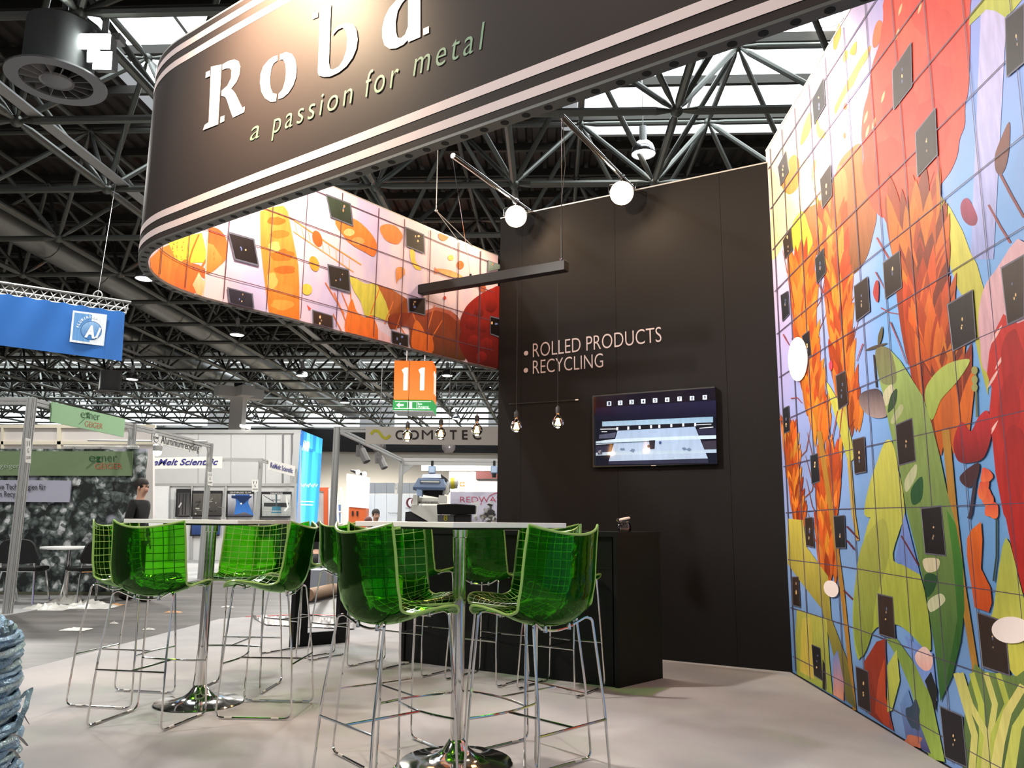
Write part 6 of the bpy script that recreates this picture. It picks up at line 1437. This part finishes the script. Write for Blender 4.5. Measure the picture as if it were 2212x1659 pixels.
# black console with yellow emblem in front of the machine
YC = 13.2; pc = thing('control_console', 'black topped grey console with a round yellow emblem, behind the front table', 'console', aty(985, 1240, YC))
mb = MB(); pxprism(mb, T7([(1125, 715), (1350, 708), (1585, 725), (1580, 830), (1350, 842), (1130, 835)]), YC, .5); mb.build('console_top', BLACKG, pc, bev=.02); mb = MB(); pxprism(mb, T7([(1135, 845), (1330, 845), (1330, 1620), (1135, 1620)]), YC + .05, .4); mb.build('console_body', mat('grey_console', srgb(96, 98, 100), .5), pc)
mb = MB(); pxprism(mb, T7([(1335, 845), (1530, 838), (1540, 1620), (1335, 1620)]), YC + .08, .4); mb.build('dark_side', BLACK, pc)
Q = Print(PY(YC + .05).un, .006, .001)
for y in (866, 892): q = T7([(1230, y)])[0]; Q.blob(q[0], q[1], 4.2, 3.6, (206, 190, 60)); Q.blob(q[0], q[1], 2.0, 1.8, (90, 90, 60))
Q.mb.build('yellow_emblem', INK, pc)
# red-lettered banner with rock photo
YB = 17.6; PB = PY(YB); rb = thing('banner_wall', 'pale lilac stand wall with red lettering and a rock photo beside the dark wall', 'wall', aty(1030, 1220, YB))
mb = MB(); pxprism(mb, [(973, 1062), (1140, 1063), (1140, 1220), (970, 1220)], YB + .01, .08); mb.build('print_panel', mat('pale_lilac_print', srgb(204, 200, 218), .5), rb)
mb = MB(); px_text(mb, PB, 'REDWAVE', (994, 1085), (1096, 1085), (994, 1073), off=.005, bold=-.01); mb.build('red_lettering', mat('crimson_ink', srgb(176, 44, 74), .5), rb)
Q = Print(PB.un, .006, .0006); Q.line(catmull([(1056, 1072), (1068, 1066), (1082, 1064), (1100, 1066)], 4, closed=False), 1.6, (176, 44, 74)); Q.line([(1038, 1090), (1040, 1086)], 1.6, (176, 44, 74))
for _ in range(46): x, y = random.gauss(1055, 11), random.gauss(1112, 12); Q.blob(x, y, random.uniform(2, 6), random.uniform(2, 5), random.choice([(120, 114, 104), (84, 80, 76), (160, 154, 144), (60, 58, 60), (196, 196, 196)]), n=7, wob=.3)
Q.mb.build('rock_photo', INK, rb)
mb = MB(); mb.prism([aty(x, y, 15) for x, y in T7([(1480, 715), (1620, 675), (1635, 700), (1600, 860), (1560, 870), (1600, 715)])], (0, .05, 0)); mb.build('white_stand_arm', WHITE, None, 'white angled stand arm behind the black console', 'bracket')
# white lit back panels, dark red panel, exit sign
bw = thing('lit_back_wall', 'brightly lit white wall panels far behind the sorting machine', 'wall', aty(1000, 1150, 30)); WL_ = mat('bright_wall', srgb(236, 232, 222), .6, 0, .02, 3)
for q in ((970, 1016, 1028, 1150), (1029, 1035, 1120, 1150)): mb = MB(); pxprism(mb, pxq(*q), 30, .1); mb.build('wall_panel', WL_ if q[0] == 970 else CRW, bw)
mb = MB(); pxprism(mb, pxq(1028, 1018, 1120, 1034), 29.8, .2); mb.build('dark_red_panel', mat('dark_red_panel', srgb(92, 36, 32), .6), bw)
mb = MB(); pxprism(mb, pxq(910, 1000, 1120, 1017), 29.9, .3); mb.build('cream_lintel', CRW, bw)
lamp('back_wall_light', 'SPOT', aty(1000, 1000, 28) + V((0, 0, .3)), 420, NEUT, .2, aty(1000, 1060, 30), 120)
Q = Print(PY(29.7).un, .01, .005); Q.poly(pxq(993, 1041, 1004, 1051), (226, 104, 60)); Q.poly([(995, 1046), (999, 1042.5), (999, 1045), (1003, 1045), (1003, 1047), (999, 1047), (999, 1049.5)], (246, 240, 236)); Q.mb.build('exit_arrow_sign', INK, bw)
gw = thing('grey_panel_wall', 'grey and white panelled wall between the display column and the sorting machine', 'wall', aty(850, 1200, 27))
for x0, x1 in ((786, 810), (810, 835), (835, 862), (862, 885), (885, 912)): mb = MB(); pxprism(mb, pxq(x0, 1043, x1 - .5, 1066), 27, .08); mb.build('grey_panel', mat('mid_grey_panel', srgb(136, 138, 140), .6), gw); mb = MB(); pxprism(mb, pxq(x0, 1067, x1 - .5, 1200), 27, .08); mb.build('white_panel', PANEL, gw)
Q = Print(PY(26.95).un, .01, .003); Q.blob(886, 1086, 9, 11, (92, 34, 40)); Q.blob(888, 1086, 6.5, 8.6, (214, 212, 212)); Q.blob(894, 1085, 6, 9, (120, 44, 44)); Q.blob(897, 1084, 4, 6.6, (214, 212, 212)); Q.mb.build('swirl_emblem', INK, gw)
mb = MB(); px_text(mb, PY(26.9), 'TIANSHENG', (875, 1100), (901, 1100), (875, 1096), off=.01); px_text(mb, PY(26.9), 'Tiansheng M', (838, 1110), (864, 1110), (838, 1106), off=.01); mb.build('wall_lettering', DK, gw)
tg = MB(); tg.prism([aty(x, y, 18.4) for x, y in ((853, 1043), (859, 1043), (858, 1068), (852, 1068))], (0, .01, 0)); t = tg.build('stand_number_tag', WS, None, 'white stand-number tag on the post left of the sorting machine', 'tag')
mb = MB()
for st, y in (('11', 1050), ('G', 1057)): px_text(mb, PY(18.39), st, (854, y), (857.5, y), (854, y - 4.5), off=.006)
mb.build('tag_lettering', DK, t)
# orange door frame, ladder, blue panel near the lightbox
od = thing('orange_portal', 'orange framed doorway right of the blue lightbox', 'doorway', aty(698, 1215, 27)); ORP = mat('orange_portal_paint', srgb(206, 92, 48), .5)
for q in ((688, 1053, 709, 1061), (699, 1061, 709, 1215)): mb = MB(); pxprism(mb, pxq(*q), 27, .2); mb.build('portal_frame', ORP, od)
mb = MB(); pxprism(mb, pxq(686, 1062, 699, 1215), 27.1, .1); mb.build('pale_door', PANEL, od); mb = MB(); pxprism(mb, pxq(709.5, 1055, 713, 1215), 26.98, .2); mb.build('white_edge', WHITE, od)
mb = MB(); pxprism(mb, [(724, 1090), (734, 1090), (731, 1215), (722, 1215)], 22, .15); mb.build('blue_roll_banner', mat('steel_blue', srgb(96, 130, 180), .5), None, 'slim blue roll-up banner behind the frame post', 'banner')
la = thing('step_ladder', 'white step ladder leaning behind the frame post', 'ladder', aty(742, 1215, 21))
for a, b in (((736, 1052), (748, 1215)), ((727, 1060), (735, 1215)), ((752, 1075), (759, 1215))): mb = MB(); mb.tube([aty(*a, 21), aty(*b, 21)], .03, 6); mb.build('ladder_rail', WHITE, la)
for k in range(5): y = 1080 + k * 26; mb = MB(); mb.tube([aty(730 + k, y, 21), aty(740 + k * 1.5, y, 21)], .025, 6); mb.build('ladder_step', WHITE, la)
# things seen through the open end frame
fl = thing('paper_roll', 'brown cardboard roll lying on the hall floor, seen through the black end frame', 'roll', atz(690, 1300)); a, b = atz(664, 1300), atz(722, 1286); 
mb = MB(); mb.tube([a + V((0, 0, .09)), b + V((0, 0, .09))], .09, 14); mb.build('tube_body', mat('kraft_cardboard', srgb(150, 122, 98), .8, 0, .1, 10), fl)
mb = MB(); p = atz(690, 1287); mb.obox(p + V((-.5, .6, 0)), (.72, 0, 0), (0, .5, 0), (0, 0, .34)); wb2 = mb.build('white_crate', mat('white_crate', srgb(170, 176, 190), .5), None, 'white plastic crate on the hall floor behind the cardboard roll', 'crate')
mb = MB(); p = aty(697, 1200, 14); mb.box(V((p.x, 14, .45)), (.12, .12, .9)); mb.build('grey_pillar', ALU, None, 'short grey metal pillar on the hall floor behind the cardboard roll', 'pillar')

# ================================================================ LITTER, FOIL STRIP
FOILM = mat('crinkled_foil', srgb(176, 172, 170), .28, .8, .35, 60, bump=1.0, bscale=90)
mb = MB(); vs = []; fs = []; n = 60
for i in range(n + 1):
    x = 545 + (765 - 545) * i / n; a = atz(x, 1333 + (3 if i < 6 else 0) + (x - 545) * .03); b = atz(x, 1350 + (x - 545) * .05 - max(0, (575 - x) * .5))
    for j in range(5): p = a + (b - a) * (j / 4); vs.append(p + V((0, 0, .006 + random.uniform(0, .05) * (1 if 0 < j < 4 else .2))))
for i in range(n):
    for j in range(4): q = i * 5 + j; fs.append((q, q + 1, q + 6, q + 5))
mb.add(vs, fs); mb.build('foil_strip', FOILM, None, 'crinkled silver foil strip along the rear carpet edge', 'foil', kind='stuff')
mb = MB()
for x0, x1 in ((530, 640), (640, 765)): a, b = atz(x0, 1333.5 if x0 == 530 else 1328.5), atz(x1, 1328.5 if x0 == 530 else 1331); mb.obox(a, b - a, V((0, .06, 0)), (0, 0, .006))
mb.build('red_tape', mat('red_tape', srgb(186, 66, 56), .5), None, 'red tape line along the rear carpet edge', 'tape')
CLEARP = mat('milky_plastic_film', srgb(196, 194, 188), .3, 0, .1, 12, bump=.3)
def crumple(px, py, w, d, h, m, lab, cat, name, seed):
    random.seed(seed); p = atz(px, py, -.008); mb = MB(); vs = []; fs = []; nx, ny = 14, 8
    for i in range(nx + 1):
        for j in range(ny + 1):
            e = min(i, nx - i) / (nx / 2) * min(j, ny - j) / (ny / 2)
            vs.append(p + V(((i / nx - .5) * w + random.uniform(-.3, .3) * w / nx, (j / ny - .5) * d + random.uniform(-.3, .3) * d / ny, .002 + h * (e ** .6) * random.uniform(.1, 1))))
    for i in range(nx):
        for j in range(ny): a = i * (ny + 1) + j; fs.append((a, a + ny + 1, a + ny + 2, a + 1))
    mb.add(vs, fs); mb.build(name, m, None, lab, cat, ang=60)
for k, (x, y, w, d, h, lab) in enumerate(((105, 1315, .55, .4, .12, 'crumpled milky plastic sheet by the left stand, left one'), (150, 1303, .5, .4, .16, 'crumpled milky plastic sheet in front of the black chair legs'), (195, 1312, .6, .4, .13, 'crumpled milky plastic sheet by the left stand, right one'))): crumple(x, y, w, d, h, CLEARP, lab, 'plastic sheet', 'plastic_sheet', 20 + k)
PAP = mat('scrap_paper', srgb(206, 202, 196), .7); BRP = mat('orange_scrap', srgb(180, 130, 80), .6)
for k, (x, y, w, d, m, lab) in enumerate(((165, 1360, .26, .2, PAP, 'white scrap of paper on the dark hall floor, largest one, left'), (248, 1307, .2, .15, BRP, 'orange scrap of wrapping near the walking man'), (375, 1323, .2, .1, BRP, 'orange-brown scrap on the dark floor near the left table pole'), (246, 1347, .08, .05, PAP, 'small white paper scrap left of the stool legs'), (322, 1360, .12, .06, PAP, 'small white paper scrap near the carpet edge'), (491, 1312, .16, .06, PAP, 'thin white scrap behind the left table pole'))): crumple(x, y, w, d, .03, m, lab, 'scrap', 'floor_scrap', 40 + k)
random.seed(11)
# ================================================================ BLUE SHREDDED BALE AT THE LEFT EDGE
BLUEF = mat('blue_metallic_strap', srgb(140, 178, 208), .22, .7, .5, 40, bump=1.0, bscale=110, stretch=(1, 1, 2))
BLUEF2 = mat('pale_blue_strap', srgb(178, 208, 228), .22, .6, .5, 50, bump=1.0, bscale=120)
Yb = 2.3; ctrb = V((-1.775, Yb, 0)); bale = thing('strap_bale', 'tall bale of shiny blue folded straps at the lower left edge, close to us', 'bale', ctrb)
zt_ = aty(30, 1352, 2.3).z; nl = 50
for k in range(nl):
    z = zt_ * (k + .5) / nl; t = k / (nl - 1); R_ = .372 + .02 * math.sin(t * 5.0 + .6) - (.05 * ((t - .9) / .1) ** 2 if t > .9 else 0) + random.uniform(-.006, .006)
    mb = MB(); pts = []; ph = [random.uniform(0, 6.3) for _ in range(3)]
    for i in range(54):
        a = 2 * math.pi * i / 54; n_ = .006 * math.sin(5 * a + ph[0]) + .004 * math.sin(11 * a + ph[1]) + random.uniform(-.003, .003)
        pts.append(ctrb + V((math.cos(a) * (R_ + n_), math.sin(a) * (R_ + n_), z + .003 * math.sin(3 * a + ph[2]) + random.uniform(-.0015, .0015))))
    mb.tube(pts, [random.uniform(.007, .0115) for _ in pts], 6, closed=True); mb.build('folded_strap', BLUEF if k % 3 else BLUEF2, bale, ang=20)
mb = MB(); mb.lathe([(.0001, 0), (.345, 0), (.350, zt_ * .5), (.345, zt_ * .9), (.325, zt_ - .012), (.24, zt_ - .004), (.0001, zt_)], ctrb, 30); mb.build('bale_core', mat('dark_blue_foil', srgb(84, 112, 140), .3, .7, .3, 30, bump=1, bscale=40), bale)
def fray(pts, w, m):
    mb = MB(); P_ = [aty(x, y, yy) for x, y, yy in pts]; vs = []; fs = []
    for i, p in enumerate(P_): vs += [p + V((-w / 2, .004 * (i % 2), 0)), p + V((w / 2, 0, .004)), p + V((w / 2, .004, 0))]
    for i in range(len(P_) - 1): a = 3 * i; fs += [(a, a + 1, a + 4, a + 3), (a + 1, a + 2, a + 5, a + 4), (a + 2, a, a + 3, a + 5)]
    mb.add(vs, fs); mb.build('loose_strand', m, bale)
for pts, w in (([(28, 1514, 2.1), (44, 1508, 2.1), (56, 1494, 2.08), (66, 1488, 2.06)], .01), ([(64, 1490, 2.06), (58, 1510, 2.06), (54, 1530, 2.06), (46, 1545, 2.07), (38, 1570, 2.1), (22, 1580, 2.12)], .014), ([(14, 1368, 2.2), (10, 1352, 2.2), (14, 1340, 2.2)], .012), ([(24, 1588, 2.08), (38, 1592, 2.05), (48, 1600, 2.03), (57, 1612, 2.02)], .006), ([(20, 1620, 2.07), (32, 1626, 2.05), (40, 1638, 2.04)], .006), ([(52, 1548, 2.07), (61, 1566, 2.05)], .002)): fray(pts, w, BLUEF2 if w > .008 else mat('dull_strand', srgb(120, 116, 114), .5))

# ================================================================ PEOPLE
SKIN = mat('skin', srgb(206, 160, 136), .55, 0, .05, 20); HAIRD = mat('dark_hair', srgb(36, 28, 24), .7, 0, .2, 60); BLKC = mat('black_clothing', srgb(22, 22, 24), .85, 0, .12, 30)
def skin_obj(name, joints, edges, m, parent, root, lvl=2):
    me = bpy.data.meshes.new(name); me.from_pydata([j[0] for j in joints], edges, []); me.update(); me.materials.append(m)
    o = bpy.data.objects.new(name, me); COL.objects.link(o); o.parent = parent
    sk = o.modifiers.new('skin', 'SKIN'); sk.use_smooth_shade = True
    if not me.skin_vertices: bpy.context.view_layer.update()
    lay = me.skin_vertices[0].data if me.skin_vertices else None
    if lay is None:
        bm = bmesh.new(); bm.from_mesh(me); bm.verts.layers.skin.verify(); bm.to_mesh(me); bm.free(); lay = me.skin_vertices[0].data
    for v, j in zip(lay, joints):
        v.radius = (j[1], j[2] if len(j) > 2 else j[1]); v.use_root = False
    lay[root].use_root = True
    s = o.modifiers.new('smooth', 'SUBSURF'); s.levels = lvl; s.render_levels = lvl
    return o
def person(p, rz, H, lab, sit=False, hair=HAIRD, top=BLKC, legs=BLKC, walk=.0):
    """local: +y is the way the person faces"""
    root = thing('person', lab, 'person', p, rz); k = H / 1.75
    hz = .92 * k if not sit else .50 * k; T = lambda x, y, z: (x * k, y * k, z * k)
    dz = hz / k - .92
    sh = 1.42 + dz; J = []; E = []
    def add(c, r, par=None, r2=None):
        J.append((T(*c), r * k, (r2 or r) * k)); 
        if par is not None: E.append((par, len(J) - 1))
        return len(J) - 1
    pel = add((0, 0, .94 + dz), .125, None, .10); wa = add((0, .0, 1.10 + dz), .115, pel, .09); ch = add((0, 0, 1.28 + dz), .14, wa, .105); nk0 = add((0, -.01, 1.44 + dz), .07, ch); nk = add((0, .0, 1.52 + dz), .05, nk0)
    h1 = add((0, .02, 1.59 + dz), .066, nk, .078); h2 = add((0, .012, 1.67 + dz), .076, h1, .092); h3 = add((0, .005, 1.725 + dz), .055, h2, .07)
    nose = add((0, .105, 1.625 + dz), .012, h1); 
    for s in (-1, 1):
        s0 = add((s * .17, -.01, 1.40 + dz), .062, ch); el = add((s * .215, -.04, 1.13 + dz), .044, s0); wr = add((s * .205, .06, .90 + dz), .028, el); pa = add((s * .20, .085, .83 + dz), .03, wr, .018)
        th = add((s * .178, .115, .80 + dz), .009, pa); 
        for f in range(4):
            f1 = add((s * (.222 - f * .013), .085 + f * .012, .775 + dz), .0085, pa); add((s * (.218 - f * .013), .09 + f * .012, .735 + dz - (.012 if f in (1, 2) else 0)), .007, f1)
        if sit: kn = add((s * .12, .42, .50 + dz + .42), .062, pel); an = add((s * .12, .40, .10), .042, kn)
        else:
            w_ = walk * s; kn = add((s * .095, .02 + w_ * .6, .50), .06, pel); an = add((s * .09, -.03 + w_, .10), .04, kn)
        ft = add((s * .095, J[an][0][1] / k + .12, .045), .036, an)
    body = skin_obj('body', J, E, SKIN, root, 0)
    # clothing follows the same joints with a little more girth
    def garment(name, idx, m, extra):
        mp = {i: q for q, i in enumerate(idx)}; jj = [(J[i][0], J[i][1] + extra * k, J[i][2] + extra * k) for i in idx]; ee = [(mp[a], mp[b]) for a, b in E if a in mp and b in mp]
        return skin_obj(name, jj, ee, m, root, 0)
    n0 = 9; arm = lambda b: [b, b + 1, b + 2]; per = 16
    i0, i1 = n0, n0 + per - 0
    starts = [i for i in range(len(J)) if abs(J[i][0][2] - (1.40 + dz) * k) < 1e-6]
    garment('shirt', [pel, wa, ch, nk0] + arm(starts[0]) + arm(starts[1]), top, .016)
    kn_ = [i for i in range(len(J)) if (0, i) in E and i not in (wa,)]
    garment('trousers', [pel] + kn_ + [i + 1 for i in kn_], legs, .02)
    for i in kn_:
        a = V(J[i + 2][0]); mb = MB(); mb.ball(V((a.x, a.y - .03 * k, .05 * k)), .066 * k, 8, (.85, 2.0, .95)); mb.build('shoe', BLACK, root, local=True)
    c = V(J[h2][0]); mb = MB(); vs0 = len(mb.v); mb.ball(c + V((0, -.014 * k, .022 * k)), .1 * k, 12, (.88, 1.06, 1.0))
    keep = [f for f in mb.f if not all((mb.v[i].y > c.y + .035 * k and mb.v[i].z < c.z + .04 * k) or mb.v[i].z < c.z - .06 * k for i in f)]
    mb.c = [None] * len(keep); mb.f = keep; mb.build('hair', hair, root, local=True)
    for s in (-1, 1):
        mb = MB(); mb.ball(V((s * .03 * k, c.y + .082 * k, c.z - .018 * k)), .009 * k, 6); mb.build('eye', mat('eye_dark', srgb(40, 32, 30), .3), root, local=True)
        mb = MB(); mb.ball(V((s * .083 * k, c.y - .005 * k, c.z - .035 * k)), .024 * k, 6, (.4, .8, 1.2)); mb.build('ear', SKIN, root, local=True)
        mb = MB(); mb.tube([V((s * .018 * k, c.y + .089 * k, c.z + .002 * k)), V((s * .045 * k, c.y + .08 * k, c.z + .002 * k))], .004 * k, 4); mb.build('eyebrow', hair, root, local=True)
    mb = MB(); mb.tube([V((-.022 * k, c.y + .078 * k, c.z - .085 * k)), V((0, c.y + .086 * k, c.z - .084 * k)), V((.022 * k, c.y + .078 * k, c.z - .085 * k))], .006 * k, 5); mb.build('lips', mat('lips', srgb(160, 96, 86), .5), root, local=True)
    return root
pm = aty(299, 1128, 11.35); person(V((pm.x, 11.35, 0)), math.radians(-96), 1.66, 'person in black with short dark hair walking to the right by the chip photograph', walk=.2)
SEATS = ((812, 1103, 18.0, -150, HAIRD, 'seated person in black with dark hair, seen small above the front table edge'), (796, 1120, 17.2, -120, mat('auburn_hair', srgb(92, 44, 38), .6), 'seated person with auburn hair, low above the left end of the front table'), (690, 1130, 15.5, 170, HAIRD, 'seated person with dark hair, only the head showing over the black end frame'))
for x, y, Y, a, hr, lab in SEATS:
    q = aty(x, y, Y); hh = q.z / 1.325 * 1.75; person(V((q.x, Y, 0)), math.radians(a), hh, lab, sit=True, hair=hr)
    mb = MB(); mb.box(V((q.x, Y, .19 * hh / 1.75)), (.42, .42, .38 * hh / 1.75)); mb.build('seat_cube', BLACK, None, 'black seat cube under the ' + lab.split(',')[0], 'seat', bev=.02)
